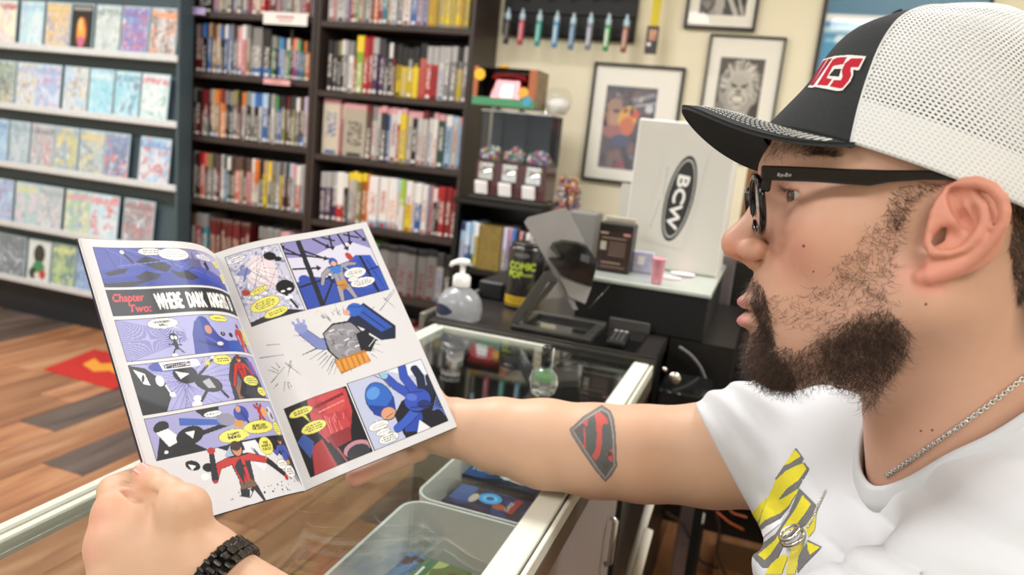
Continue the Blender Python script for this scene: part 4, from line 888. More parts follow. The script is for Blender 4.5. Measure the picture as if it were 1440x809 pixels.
# candy machine: three heads
t = thing('candy_machine', 'triple-head candy machine on the black shelf unit', 'candy machine', (-1.1, 3.25, 1.1))
m_burg = mat('burgundy_enamel', '4A1E20', .3, coat=.4); m_chr = mat('machine_chrome', 'C8C6C2', .18, 1.0, var=.1, scale=50); m_acr = glass_mat('clear_acrylic', (.96, .97, .98), .4, .0); m_flap = mat('white_flap', 'F6F4F0', .3)
candies = []
rc = random.Random(4); ccol = ['C8384A', 'E8E0D8', '3F8A5A', 'D8C84A', '4A6AA8', 'E08A9A', '8A4A90', 'F0F0F0', 'B0C8B0']
m_c = [mat('candy_'+str_, c, .3, coat=.3) for str_, c in zip(('red', 'cream', 'green', 'yellow', 'blue', 'pink', 'violet', 'white', 'mint'), ccol)]
MB().b2(-1.30, -.93, 3.20, 3.40, 1.1015, 1.118, .004).out('base_plate', mat('dark_chrome', '5A5856', .25, .9), t)
MB().b2(-1.285, -.945, 3.215, 3.38, 1.1185, 1.275, .004).out('machine_body', m_burg, t)
box_obj('back_plate', -1.285, -.945, 3.375, 3.385, 1.276, 1.50, mat('smoky_black_panel', '101012', .5), t)
for k in range(3):
    x0 = -1.283+.1135*k; x1 = x0+.109; cx = (x0+x1)/2
    g = MB(); g.b2(x0, x1, 3.222, 3.225, 1.276, 1.495); g.b2(x0, x0+.003, 3.225, 3.37, 1.276, 1.495); g.b2(x1-.003, x1, 3.225, 3.37, 1.276, 1.495); g.out('hopper', m_acr, t)
    MB().b2(x0-.001, x1+.001, 3.219, 3.372, 1.4955, 1.503, .002).lathe((cx, 3.29, 1.503), [(.035, 0), (.03, .004), (.012, .006), (.01, .012)], 20).out('hopper_lid', m_chr, t)
    mech = MB(); mech.b2(cx-.036, cx+.036, 3.203, 3.2145, 1.19, 1.27, .003); mech.lathe((cx-.018, 3.203, 1.245), [(.015, 0), (.015, .006), (.006, .009)], 14, axis=(0, -1, 0)); mech.lathe((cx+.018, 3.203, 1.245), [(.015, 0), (.015, .006), (.006, .009)], 14, axis=(0, -1, 0)); mech.tube([(cx-.03, 3.196, 1.235), (cx, 3.188, 1.224), (cx+.03, 3.196, 1.235)], .005, 8)
    mech.out('coin_mechanism', m_chr, t)
    MB().box((cx-.012, 3.196, 1.155), (.062, .008, .062), np.array([[1, 0, 0], [0, .96, -.28], [0, .28, .96]]), .008).out('chute_flap', m_flap, t)
    # candy heap, one joined heap of sweets per head
    h = MB(); hm = 0
    V = []; F = []; cc_ = []
    for _ in range(170):
        px_, py_ = rc.uniform(x0+.012, x1-.012), rc.uniform(3.232, 3.30); top = 1.345-.03*abs(px_-cx)/.05+rc.uniform(-.006, .006)
        pz_ = rc.uniform(1.285, top); r_ = .0085; col = lin(rc.choice(ccol))
        b0 = len(V); P = np.array([[1, 0, 0], [-1, 0, 0], [0, 1, 0], [0, -1, 0], [0, 0, 1], [0, 0, -1]])*r_+np.array([px_, py_, pz_])
        V += list(P); F += [(b0+i_, b0+j_, b0+k_) for i_, j_, k_ in ((0, 2, 4), (2, 1, 4), (1, 3, 4), (3, 0, 4), (2, 0, 5), (1, 2, 5), (3, 1, 5), (0, 3, 5))]; cc_ += [col]*6
    tag(mesh_obj('candy', np.array(V), np.array(F), attr_mat('candy_colours', .3, coat=.4), t, True, np.array(cc_)), kind='stuff')
# toy box on top with a red telephone in its window
t = thing('toy_box', 'green and orange toy box with a red telephone in its window', 'toy box', (-1.16, 3.28, 1.51))
tx0, tx1, ty0, ty1, tz0, tz1 = -1.325, -1.03, 3.20, 3.37, 1.5195, 1.685
m_tg, m_to, m_td = mat('green_card', '4A8A62', .5), mat('orange_brown_card', 'A8603A', .5), mat('dark_card', '2E2422', .6)
b = MB(); b.b2(tx0, tx1, ty0, ty1, tz0, tz0+.004); b.b2(tx0, tx1, ty0, ty0+.003, tz0+.004, tz0+.035); b.out('green_tray', m_tg, t)
box_obj('orange_frame', tx0, tx0+.022, ty0, ty0+.003, tz0+.0355, tz1, m_to, t); box_obj('orange_frame', tx1-.035, tx1, ty0, ty0+.003, tz0+.0355, tz1, m_to, t)
b = MB(); b.b2(tx0, tx1, ty0+.004, ty1, tz1-.004, tz1); b.b2(tx0+.0, tx1, ty1-.004, ty1, tz0+.005, tz1-.005); b.b2(tx0, tx0+.004, ty0+.004, ty1-.005, tz0+.005, tz1-.005); b.out('dark_shell', m_td, t)
b = MB(); b.b2(tx1-.004, tx1, ty0+.004, ty1-.005, tz0+.005, tz1-.005); b.out('printed_side', mat('brown_printed_side', '9A8468', .5, var=.3, scale=50), t)
ph = thing('toy_telephone', 'red toy telephone with a white dial inside the toy box', 'telephone', (-1.19, 3.27, tz0+.004))
b = MB(); b.add([(-1.26, 3.215, tz0+.0045), (-1.095, 3.215, tz0+.0045), (-1.095, 3.33, tz0+.0045), (-1.26, 3.33, tz0+.0045), (-1.235, 3.25, tz0+.12), (-1.12, 3.25, tz0+.12), (-1.12, 3.32, tz0+.12), (-1.235, 3.32, tz0+.12)], [(3, 2, 1, 0), (4, 5, 6, 7), (0, 1, 5, 4), (1, 2, 6, 5), (2, 3, 7, 6), (3, 0, 4, 7)])
m_ph = mat('red_telephone_plastic', 'C0202E', .3, coat=.5)
b.out('phone_body', m_ph, ph, bevel=.004)
MB().tube([(-1.255, 3.27, tz0+.12), (-1.25, 3.27, tz0+.136), (-1.18, 3.27, tz0+.142), (-1.11, 3.27, tz0+.136), (-1.1, 3.27, tz0+.12)], [.014, .012, .01, .012, .014], 10).out('handset', m_ph, ph, True)
b = MB(); b.quad([(-1.205, 3.224, tz0+.04), (-1.145, 3.224, tz0+.04), (-1.15, 3.242, tz0+.098), (-1.20, 3.242, tz0+.098)], .002); b.out('white_dial_card', m_flap, ph)
for (x_, z_, r_, c_, lb) in ((tx0+.028, tz1-.035, .026, 'E8B82A', 'yellow printed bubble at the left corner of the toy box'), (tx1-.055, tz0+.065, .024, 'E0A840', 'yellow printed badge low on the toy box'), (tx1-.035, tz0+.03, .022, '4A9AB0', 'teal printed badge at the toy box corner')):
    MB().lathe((x_, ty0-.0005, z_), [(r_, 0), (r_, .002)], 20, axis=(0, -1, 0)).out('printed_badge', mat('badge', c_, .4), t)
MB().lathe((-1.19, ty0+.01, tz1+.0005), [(.024, 0), (.024, .002), (.01, .012)], 18).out('yellow_tab', mat('tab_yellow', 'E8A83A', .4), t)
t = thing('glass_globe', 'clear glass globe bowl standing behind the toy box', 'globe', (-.93, 3.42, 1.5))
gp = [(.03, 0)]+[(.062*math.sin(a_), .062-.062*math.cos(a_)) for a_ in np.linspace(.5, 2.6, 16)]
MB().lathe((-.955, 3.31, 1.508), gp, 28).out('bowl', m_acr, t, True)
MB().lathe((-.955, 3.31, 1.512), [(.04, 0.0), (.052, .03), (.056, .045), (.04, .06), (.02, .07)], 18).out('white_filling', mat('white_filling', 'E8E4DA', .6, bump=.6, scale=30), t, True)
# bag of sweets beside the machine
t = thing('bag_of_sweets', 'clear bag of mixed wrapped sweets right of the candy machine', 'bag', (-.86, 3.3, 1.1))
box_obj('pedestal', -.915, -.80, 3.22, 3.4, 0, 1.065, m_su, t)
V = []; F = []; cc_ = []
for _ in range(420):
    a_, r_ = rc.uniform(0, 6.28), .058*math.sqrt(rc.random()); z_ = rc.uniform(1.075, 1.235); r_ *= 1-.25*abs(z_-1.13)/.1; col = lin(rc.choice(['C86A7A', 'E8E4E0', '5A5A78', 'D8A040', 'B8B8C8', '7A4A50', 'E09050', '8A8A98']))
    c0 = np.array([-.858+r_*math.cos(a_), 3.30+r_*math.sin(a_), z_]); R_ = np.linalg.qr(np.array([[rc.gauss(0, 1) for _ in range(3)] for _ in range(3)]))[0]
    P = np.array([[1, 0, 0], [-1, 0, 0], [0, 1, 0], [0, -1, 0], [0, 0, 1], [0, 0, -1]])*np.array([.013, .009, .006])@R_+c0
    b0 = len(V); V += list(P); F += [(b0+i_, b0+j_, b0+k_) for i_, j_, k_ in ((0, 2, 4), (2, 1, 4), (1, 3, 4), (3, 0, 4), (2, 0, 5), (1, 2, 5), (3, 1, 5), (0, 3, 5))]; cc_ += [col]*6
tag(mesh_obj('sweets', np.array(V), np.array(F), attr_mat('wrapper_colours', .25, coat=.5), t, False, np.array(cc_)), kind='stuff')
# ---------------------------------------------------------------- the open comic book
TL, BL = cp(112, 335, .665), cp(232, 745, .62)
ST, SB = cp(301, 357, .815), cp(430, 690, .76)
TR, BR = cp(515, 312, .91), cp(643, 600, .845)
def _n(a, b, c):
    n_ = np.cross(b-a, c-a); n_ /= np.linalg.norm(n_); return n_ if n_[2] < 0 else -n_
NL, NR = _n(TL, ST, BL), _n(ST, TR, SB)
PWm, PHm = 168.0, 262.0
def left_page(X, Y, off=0.0):            # X mm from outer edge to spine
    u_, v_ = (X/PWm)[..., None], (Y/PHm)[..., None]
    P = (TL*(1-u_)+ST*u_)*(1-v_)+(BL*(1-u_)+SB*u_)*v_
    b_ = .017*np.sin(np.pi*np.clip(u_, 0, 1)**1.7)**1.0*(1-.25*v_)
    return c2w(P+NL*(b_+off))
def right_page(X, Y, off=0.0):           # X mm from spine to outer edge
    u_, v_ = (X/PWm)[..., None], (Y/PHm)[..., None]
    P = (ST*(1-u_)+TR*u_)*(1-v_)+(SB*(1-u_)+BR*u_)*v_
    b_ = .010*np.sin(np.pi*(1-np.clip(u_, 0, 1))**2.2)
    return c2w(P+NR*(b_+off))
INK = '141319'
def balloon(a, cx, cy, rx, ry, rows, col='F2F1EC', txt=None, rot=0.0, h=None, tail=None):
    if tail: a.poly([(cx-rx*.25, cy), (cx+rx*.25, cy), tail], '333333'); a.poly([(cx-rx*.2, cy), (cx+rx*.2, cy), (tail[0]*.9+cx*.1, tail[1]*.9+cy*.1)], col)
    a.ell(cx, cy, rx+.45, ry+.45, '55534E', rot).ell(cx, cy, rx, ry, col, rot)
    if txt:
        hh = h or 2.4; n_ = len(txt)
        for i_, q in enumerate(txt): a.text(q, cx, cy+(i_-(n_-1)/2)*hh*1.25+hh*.45, hh, '2A2820', rot=rot, sx=.95, bold=.18, center=True)
    else: a.scrib(cx, cy, rx*1.45, rows, '4A483E' if col != 'F2F1EC' else '55534E', rot, 1.15)
def limb(a, pts, w0, w1, col, ink=True):
    n_ = len(pts)-1
    for k in range(n_):
        wa, wb = w0+(w1-w0)*k/n_, w0+(w1-w0)*(k+1)/n_
        if ink: a.line(pts[k], pts[k+1], wa+1.2, INK, wb+1.2); a.ell(*pts[k+1], wb/2+.6, wb/2+.6, INK)
    for k in range(n_):
        wa, wb = w0+(w1-w0)*k/n_, w0+(w1-w0)*(k+1)/n_
        a.line(pts[k], pts[k+1], wa, col, wb); a.ell(*pts[k+1], wb/2, wb/2, col)
def hero(a, x, y, s, c1, c2, arms, legs, head='C98A66', hair=None, lean=0.0, belt=None):
    """generic costumed acrobat: no mask, no emblem"""
    for L in legs: limb(a, [(x+p[0]*s, y+p[1]*s) for p in L], 3.6*s, 2.2*s, c2)
    T = [(-4.5, -9), (4.5, -9), (3, 0), (3.4, 4), (-3.4, 4), (-3, 0)]
    a.poly([(x+(p[0]*1.12-p[1]*lean)*s, y+p[1]*1.06*s) for p in T], INK); a.poly([(x+(p[0]-p[1]*lean)*s, y+p[1]*s) for p in T], c1)
    a.line((x-lean*-5*s, y-8*s), (x, y+2*s), .7*s, INK, .3*s); a.line((x-3*s, y-4.5*s), (x+3*s, y-4.8*s), .5*s, INK)
    if belt: a.poly([(x-3.4*s, y+1.5*s), (x+3.4*s, y+1.2*s), (x+3.5*s, y+3.8*s), (x-3.5*s, y+4*s)], belt)
    for L in arms: limb(a, [(x+p[0]*s, y+p[1]*s) for p in L], 3.0*s, 1.9*s, c1)
    hx, hy = x+lean*11*s, y-12*s; a.ell(hx, hy, 2.7*s, 3.3*s, INK).ell(hx, hy, 2.2*s, 2.8*s, head)
    if hair: a.ell(hx, hy-1.2*s, 2.4*s, 2.0*s, hair)
CELL = .56
# ---- left page print
L_ = Art(PWm, PHm, CELL, 'D9D8DA'); rg = random.Random(21)
def fr(a, x0, y0, x1, y1, col):
    a.rect(x0-.7, y0-.7, x1+.7, y1+.7, INK).rect(x0, y0, x1, y1, col); a.setclip([(x0, y0), (x1, y0), (x1, y1), (x0, y1)])
# panel 1: night city swoop
fr(L_, 11, 8, 163, 46, '4650A6')
for k in range(26): L_.line((11+rg.uniform(0, 150), 8), (rg.uniform(0, 160), 46), rg.uniform(.3, 1.4), rg.choice(['3A4292', '5A66BC', '2E3680']))
L_.poly([(95, 8), (163, 8), (163, 34), (120, 26)], '8A88BC').poly([(120, 8), (163, 8), (163, 24)], 'B5B0CF')
L_.poly([(11, 30), (60, 26), (100, 30), (163, 42), (163, 46), (11, 46)], '3548A8').poly([(11, 38), (80, 33), (163, 46), (11, 46)], '2A3A98')
for pts in ([(48, 22), (60, 16), (72, 20), (84, 27), (76, 33), (66, 30), (58, 25)], [(44, 37), (56, 31), (70, 35), (64, 40), (50, 41)], [(80, 30), (90, 33), (100, 31), (112, 38), (102, 42), (88, 39)], [(14, 33), (30, 29), (40, 28), (34, 33), (18, 36)], [(11, 43), (60, 40), (40, 46), (11, 46)], [(126, 22), (131, 18), (134, 27), (129, 29)]): L_.poly(pts, '15162A')
L_.line((38, 12), (46, 23), 2.4, '15162A').ell(38, 12, 2.2, 2, 'D8D6E4').rect(104, 18, 122, 27, '5E5C88').poly([(110, 18), (113, 9), (116, 18)], '6E6C96').line((30, 26), (90, 20), .8, '6A76C8')
balloon(L_, 66, 11.5, 12, 3.6, 2); balloon(L_, 91, 14, 17, 6.3, 3); balloon(L_, 131, 14.5, 13, 3.4, 2, 'D9D6E2'); balloon(L_, 155, 17, 7, 4, 2, 'E9E268'); balloon(L_, 160, 32, 4, 6, 3, 'E9E268')
L_.setclip()
# title band
L_.rect(10.3, 49, 166, 74, '121015').text('Chapter', 14, 60.5, 7.6, 'D0343C', sx=.85, shear=.22, bold=.35).text('Two:', 27, 71, 7.4, 'D0343C', sx=1.0, shear=.22, bold=.35)
xx = 56
for wd_, sx_l in (('WHERE', .36), ('DARK', .36), ('KNIGHTS', .33), ('D', .36)):
    v_, _t = text_tris(wd_); L_.text(wd_, xx, 69.5, 15.5, 'F0EEEA', sx=sx_l, bold=.7); xx += v_[:, 0].max()*sx_l*15.5/.7+5.5
# panel 3
fr(L_, 11, 78, 163, 116, 'A9A9D8')
for k in range(24): L_.line((11, 78+k*1.7), (75, 94+k*.35), .55, '5A58A0', .2)
balloon(L_, 56, 83.5, 15, 5.0, 2, txt=['NO BASKET-', 'BALL...'], h=2.3, tail=(76, 92))
L_.ell(62, 98, 4.5, 4.2, '1A1A1C').ell(60.5, 98, 1.6, 2.2, 'F0F0F0').ell(64, 98.4, 1.5, 2, 'F0F0F0').line((62, 102), (62, 110), 4, '1A1A1C').line((55, 104), (68, 106), 1.3, '1A1A1C').line((60, 109), (56, 115), 1.4, '1A1A1C').line((64, 109), (68, 114), 1.4, '1A1A1C').ell(58, 115, 3, 1.6, 'F0F0F0')
L_.poly([(78, 116), (82, 96), (88, 84), (98, 80), (104, 86), (112, 100), (118, 104), (132, 108), (138, 116)], '2F3F9A').ell(97, 88, 8, 9, '34489E').ell(101, 93, 4, 4.5, 'C99272').line((86, 104), (112, 112), 3, '1F2A6E').line((95, 100), (108, 108), 1.4, '5A6CC8').poly([(118, 116), (124, 105), (140, 104), (148, 116)], '2A50A8').ell(110, 108, 4, 2, 'D8D4D8')
L_.ell(118, 98, 3.2, 2.4, '1A1A1C').ell(130, 99, 3, 2.6, '1A1A1C').line((118, 95), (118, 99), .8, 'F0F0F0')
hero(L_, 149, 103, 1.15, 'C4302E', 'B02A2C', [[(4, -8), (8, -2), (6, 4)], [(-4, -8), (-8, -4), (-6, 2)]], [[(-2, 4), (-4, 12)], [(2, 4), (6, 12)]], head='C98A66', hair='7A2422')
balloon(L_, 120, 81.5, 13, 3.4, 1, 'E9E268', rot=.03); balloon(L_, 160, 98, 3.4, 11, 5, 'E9E268')
L_.setclip()
# panel 4
fr(L_, 11, 120, 163, 165, 'A4A4D4')
for k in range(40): L_.line((60+rg.uniform(-5, 5), 140), (60+60*math.cos(k*.157*1.0), 140+48*math.sin(k*.157)), .4, '6664A8')
L_.poly([(11, 120), (26, 124), (40, 138), (44, 150), (34, 165), (11, 165)], '151517').poly([(14, 124), (24, 129), (26, 140), (20, 138)], 'F0F0F0').ell(21, 133, 1.2, 3.6, '151517', .4)
L_.ell(62, 134, 12, 9, '151517', .2).poly([(53, 130), (66, 134), (56, 138)], 'F0F0F0').ell(82, 146, 14, 8, '151517', .35).line((70, 140), (96, 122), 2.4, '151517').ell(96, 121, 3, 2.4, 'F0F0F0').line((90, 150), (98, 162), 2.6, '151517').line((78, 152), (66, 164), 2.6, '151517').ell(66, 158, 4, 3, 'F0F0F0').ell(64, 163, 5, 3, 'F0F0F0').ell(36, 137, 4, 5, 'F0F0F0').ell(44, 151, 3, 2.4, 'F0F0F0').line((40, 141), (43, 150), 1.6, 'F0F0F0')
L_.poly([(76, 143), (84, 141), (88, 151), (80, 150)], 'DADAE8', .6)
L_.ell(46, 124, 17, 5.2, '3B4FA8').poly([(40, 120), (44, 119), (78, 121), (80, 127), (76, 128), (42, 128)], 'EDEDF2').text('YIIIIEEEEEEE!!!!', 43, 126.6, 4.2, '2A2A30', sx=.72, shear=.15, bold=.25)
for an in range(8): L_.line((88, 126), (88+5*math.cos(an*.785), 126+5*math.sin(an*.785)), 1.6, 'E0CE4A', .2)
L_.poly([(104, 165), (106, 142), (114, 128), (122, 122), (146, 122), (156, 140), (158, 165)], '3A3A46').poly([(108, 150), (118, 138), (122, 150), (114, 160)], '6A6A78').poly([(110, 152), (118, 150), (120, 164), (110, 165)], '8A6A58')
hero(L_, 128, 142, 1.5, 'C0302C', '2A2A34', [[(-4, -8), (-9, 0), (-12, 6)], [(4, -8), (9, -4), (12, 2)]], [[(-2, 4), (-8, 12), (-2, 16)], [(2, 4), (10, 8), (14, 16)]], head='C98A66', hair='7A2422', belt='6A4A34')
L_.line((128, 120), (140, 130), 1.2, '15162A').poly([(140, 124), (152, 128), (156, 142), (146, 140)], '4A5AB0').line((150, 126), (154, 140), 3, 'B83A48')
balloon(L_, 106, 124.5, 11, 5, 2, 'E9E268', txt=None); balloon(L_, 138, 147, 13, 5.0, 3, 'E9E268'); balloon(L_, 152, 158, 9, 4.6, 2, 'E9E268')
L_.setclip()
# panel 5
fr(L_, 11, 169, 163, 205, 'A2A0CE')
L_.poly([(11, 205), (20, 186), (40, 190), (60, 205)], '151517').ell(24, 178, 8, 5, '151517', -.3).poly([(18, 182), (30, 180), (40, 192), (26, 196)], 'E8E8EE').ell(48, 190, 14, 8, '151517', -.2).poly([(44, 186), (54, 186), (50, 193)], 'E8E8EE').line((58, 190), (90, 186), 4, '151517').ell(24, 200, 5, 3.5, '151517').ell(22, 200, 2, 1.4, 'F0F0F0').line((34, 196), (34, 205), 2, '151517').poly([(60, 169), (84, 169), (80, 178), (66, 176)], '151517')
L_.line((42, 176), (84, 184), 7, '3E62B4', 5).ell(88, 182, 10, 6, '8C8CA0', .2).ell(106, 179, 9, 8, '3348A4').poly([(96, 184), (106, 186), (102, 192), (94, 190)], 'D0903A').line((104, 170), (112, 190), 3, '26357E').ell(104, 174, 3, 3.4, 'C99272')
hero(L_, 132, 181, .72, 'C4302C', 'B02A2A', [[(4, -8), (9, -12)], [(-4, -8), (-8, -12)]], [[(-2, 4), (-5, 11)], [(2, 4), (6, 10)]], head='C98A66', hair='7A2422'); L_.ell(140, 180, 4, 5, 'E8A03A', .3)
L_.ell(152, 182, 6, 8, 'D6D4DA').ell(153, 184, 2, 4, '151517').ell(148, 178, 1.4, 2, '151517')
balloon(L_, 76, 174.5, 9, 2.6, 1); balloon(L_, 90, 198, 16, 6.0, 3, 'E9E268', txt=['A HAPPY', 'ENDING!'], h=2.5); balloon(L_, 125, 194, 22, 6.2, 3, 'E9E268', txt=['KILLING EVERY', 'EVIL CARTOON!'], h=2.3); balloon(L_, 155, 197, 7, 7, 4, 'E9E268')
L_.setclip(); L_.ell(104, 200, 3, 1.2, 'E9E268')
# panel 6 (open border)
L_.poly([(70, 206), (90, 204), (163, 204), (163, 258), (158, 240), (140, 222), (110, 212), (84, 214)], '1B1B24').poly([(96, 206), (112, 206), (122, 226), (110, 236), (98, 222)], 'E4E4EA').line((106, 214), (114, 228), 3, '5A5A66').line((104, 212), (106, 216), 2, 'AAAAB4')
L_.ell(42, 216, 7, 4.4, '151517', .4).ell(56, 221, 6, 4, '151517', .2).poly([(38, 214), (45, 217), (40, 220)], 'F0F0F0').ell(50, 228, 4, 3, 'F0F0F0')
L_.poly([(74, 214), (84, 205), (92, 210), (96, 224), (80, 224)], '9FB4CC')
hero(L_, 88, 238, 2.3, 'C23430', '24242C', [[(-4, -8), (-10, -7), (-13, -2)], [(4, -8), (13, -5), (21, 2)]], [[(-2, 4), (-5, 14)], [(2, 4), (5, 14)]], head='C98A66', hair='3A1E1A', belt='6E5A48')
limb(L_, [(88-13*2.3, 238-2*2.3), (88-11*2.3, 238-13*2.3)], 5.4, 3.6, '24242C'); L_.ell(63, 207, 4, 3, 'B5302C').poly([(80, 226), (86, 220), (90, 226), (84, 244)], '2C2C36').poly([(92, 222), (98, 224), (96, 242), (92, 240)], '2C2C36')
limb(L_, [(88+13*2.3, 238-5*2.3), (88+21*2.3, 238+2*2.3)], 5.2, 3.8, '24242C'); L_.ell(138, 246, 3, 3, 'B5302C')
for k in range(26): L_.ell(70+rg.uniform(-4, 90), 252+rg.uniform(-4, 7), rg.uniform(.4, 1.2), rg.uniform(.4, 1.0), '2A2A30')
L_.poly([(72, 262), (76, 252), (86, 256), (92, 250), (98, 262)], 'D9D8DC').line((76, 252), (86, 256), .8, INK).line((86, 256), (92, 250), .8, INK)
hero(L_, 150, 228, 1.55, '4558B4', '9A9AA8', [[(-4, -8), (-9, -4), (-13, -8)], [(4, -8), (7, -1)]], [[(-1, 4), (-3, 12)], [(2, 4), (5, 14)]], head='C98A66', hair='2A2A3A', belt='C8A04A')
balloon(L_, 124, 213, 9.5, 8.5, 3, 'E9E268', txt=["YOU", "WANT A", 'PUNCH?'], h=2.5, tail=(116, 228)); balloon(L_, 139, 233, 8.5, 4.6, 2, tail=(146, 222)); balloon(L_, 149, 241, 9, 6, 3)
# ---- right page print
R_ = Art(PWm, PHm, CELL, 'D9D8DA')
def starburst(a, cx, cy, n_, r0, r1, wd, col, seed):
    q = random.Random(seed)
    for _ in range(n_):
        an = q.uniform(0, 6.283); ra = q.uniform(r0, r0*1.5); rb_ = q.uniform(ra+5, r1); a.line((cx+ra*math.cos(an), cy+ra*.8*math.sin(an)), (cx+rb_*math.cos(an), cy+rb_*.8*math.sin(an)), wd*q.uniform(.5, 1), col, .25)
fr(R_, 8, 8, 62, 88, 'C6C6DA')
q_ = random.Random(9)
for _ in range(240): R_.ell(q_.uniform(8, 62), q_.uniform(8, 88), q_.uniform(.8, 3.4), q_.uniform(.6, 2.2), q_.choice(['9FA2C0', 'DADAE8', 'B4B4CC', '7E80A4', 'E8E4EC']), q_.uniform(0, 3))
R_.ell(36, 36, 15, 20, 'E4D3DA').ell(34, 34, 9, 12, 'EDE0E2')
for _ in range(30): R_.line((q_.uniform(10, 60), q_.uniform(10, 86)), (q_.uniform(10, 60), q_.uniform(10, 86)), .35, '6A6A80')
R_.ell(49, 20, 6.5, 5, '151517', .3).ell(56, 25, 3.4, 3, '151517').ell(52, 58, 9.5, 8.5, '151517').ell(48, 62, 2.4, 1.2, 'F0F0F0').ell(55, 61, 2.4, 1.2, 'F0F0F0').line((50, 66), (56, 84), 2.2, '151517').ell(52, 70, 4.5, 2.2, 'F0F0F0').poly([(8, 84), (40, 80), (62, 88), (8, 88)], '2A2A30').ell(20, 30, 6, 4, '7F88BC').line((16, 40), (24, 26), 1.5, '5A68A8').ell(14, 52, 4, 3.6, 'B04848').line((12, 50), (18, 56), 2, 'A03A3E')
balloon(R_, 17, 14, 9, 3.6, 2, 'E6E4EC', rot=-.1); balloon(R_, 26, 54, 9, 3.2, 2, 'E9E268', rot=-.2); balloon(R_, 27, 70, 14.5, 7, 4, 'E9E268', rot=-.1); balloon(R_, 34, 82, 12, 4.6, 2, 'E9E268', rot=-.1)
R_.setclip()
fr(R_, 65, 8, 160, 88, 'D4D2E4')
R_.poly([(65, 8), (160, 8), (160, 34), (140, 20), (112, 24), (90, 30), (65, 26)], '8C88BC').poly([(65, 88), (65, 56), (82, 52), (104, 60), (124, 48), (150, 44), (160, 60), (160, 88)], '2F4AA6')
R_.poly([(124, 46), (140, 38), (156, 42), (160, 66), (160, 88), (128, 78)], '3454B8').line((140, 44), (146, 84), 1, '1E2F7A').line((150, 46), (156, 84), 1, '1E2F7A').ell(74, 54, 6, 5, '2F4AA6')
K = '17171F'
def arrow(a, p, q, wd, hd):
    p, q = np.array(p, float), np.array(q, float); d = (q-p)/np.linalg.norm(q-p); n_ = np.array([-d[1], d[0]]); a.line(p, q, wd, K); a.poly([q+n_*hd, q-n_*hd, q+d*hd*1.4], K)
R_.line((84, 8), (82, 88), 5.5, K)
for p, q in (((84, 20), (104, 34)), ((84, 30), (66, 14)), ((100, 8), (112, 20)), ((120, 8), (118, 22)), ((130, 8), (133, 26)), ((143, 8), (140, 20)), ((150, 8), (156, 20)), ((66, 40), (92, 44)), ((84, 86), (102, 64)), ((66, 62), (100, 58))): arrow(R_, p, q, 2.2, 3.6)
R_.line((144, 40), (148, 88), 3, K).line((65, 20), (110, 36), 2, K).line((110, 8), (124, 16), 2, K).line((136, 10), (152, 18), 2, K).line((140, 60), (160, 58), 1.6, K)
hero(R_, 112, 62, 1.75, '9A98A2', '9C9AA6', [[(-4, -8), (-9, -5), (-12, 1)], [(4, -8), (9, -9), (13, -8)]], [[(-2, 4), (-4, 15)], [(2, 4), (5, 15)]], head='C98A66', hair='2F55B0', belt='C88A3A')
R_.poly([(104, 46), (120, 46), (116, 54), (112, 56), (107, 53)], '3A78CC').ell(112, 42.5, 2.6, 3, 'D8A890').poly([(109, 84), (114, 74), (112, 88)], '2F4AA6').ell(132, 38, 3.4, 5.4, 'B33A36', -.3).poly([(108, 70), (118, 69), (117, 74), (109, 76)], 'B87A32')
balloon(R_, 131, 59, 12.5, 6, 3, tail=(120, 48)); balloon(R_, 135, 72, 14, 5.4, 3); balloon(R_, 126, 66, 6, 2.6, 1)
R_.setclip()
# splash
starburst(R_, 92, 128, 46, 26, 56, 1.1, '2A2A30', 12)
starburst(R_, 20, 148, 10, 8, 22, .8, '3A3A40', 3)
for p, q in (((4, 122), (26, 128)), ((6, 150), (22, 140)), ((150, 100), (166, 90)), ((140, 110), (166, 92)), ((14, 112), (26, 116)), ((150, 96), (158, 112)), ((24, 136), (34, 154)), ((30, 136), (22, 150))): R_.line(p, q, .8, '333338', .3)
R_.ell(74, 96, 3.6, 3.2, 'C8C8CC').ell(74, 96, 3.1, 2.7, 'D9D8DA')
limb(R_, [(76, 132), (62, 128), (52, 112)], 13, 9, '7A86C0'); R_.ell(51, 106, 6.5, 6, '8A94C8').line((47, 104), (45, 97), 2.4, '8A94C8').line((51, 102), (51, 95), 2.4, '9AA4D4').line((55, 104), (57, 98), 2.4, '9AA4D4')
R_.poly([(70, 118), (84, 110), (106, 112), (112, 128), (108, 150), (76, 154), (68, 138)], INK).poly([(71, 119), (84, 112), (104, 114), (110, 128), (106, 148), (77, 152), (70, 138)], '8E8C92')
for p in ((78, 124), (90, 122), (100, 126), (82, 138), (96, 138), (90, 146)): R_.ell(*p, 6, 4, 'A9A8AE', q_.uniform(-.5, .5)).ell(p[0]+1.4, p[1]+1.4, 5, 3, '75737A', q_.uniform(-.5, .5), .6)
for _ in range(16): x_, y_ = q_.uniform(74, 108), q_.uniform(116, 150); R_.line((x_, y_), (x_+q_.uniform(-7, 7), y_+q_.uniform(-6, 6)), .6, '2E2C32')
R_.poly([(100, 112), (116, 100), (126, 96), (150, 132), (144, 146), (122, 142), (118, 128)], '18203C').poly([(112, 104), (124, 98), (146, 132), (132, 134)], '2F55B0').line((118, 102), (138, 132), 1.2, '14204A').ell(113, 101, 9.5, 7.5, '2E62C0', -.3).ell(103.5, 102, 4, 3.4, 'D8A28C').line((108, 96), (122, 100), 1.2, '1E3F8E')
R_.poly([(104, 128), (118, 126), (126, 138), (112, 152), (102, 148)], '17171F').line((118, 132), (132, 150), 2, 'D9D8DA').line((112, 146), (124, 138), .8, 'D9D8DA')
R_.poly([(70, 150), (106, 148), (108, 162), (72, 166)], 'B8742A')
for k in range(6): R_.rect(72+k*6, 151, 76+k*6, 163, 'D8973F')
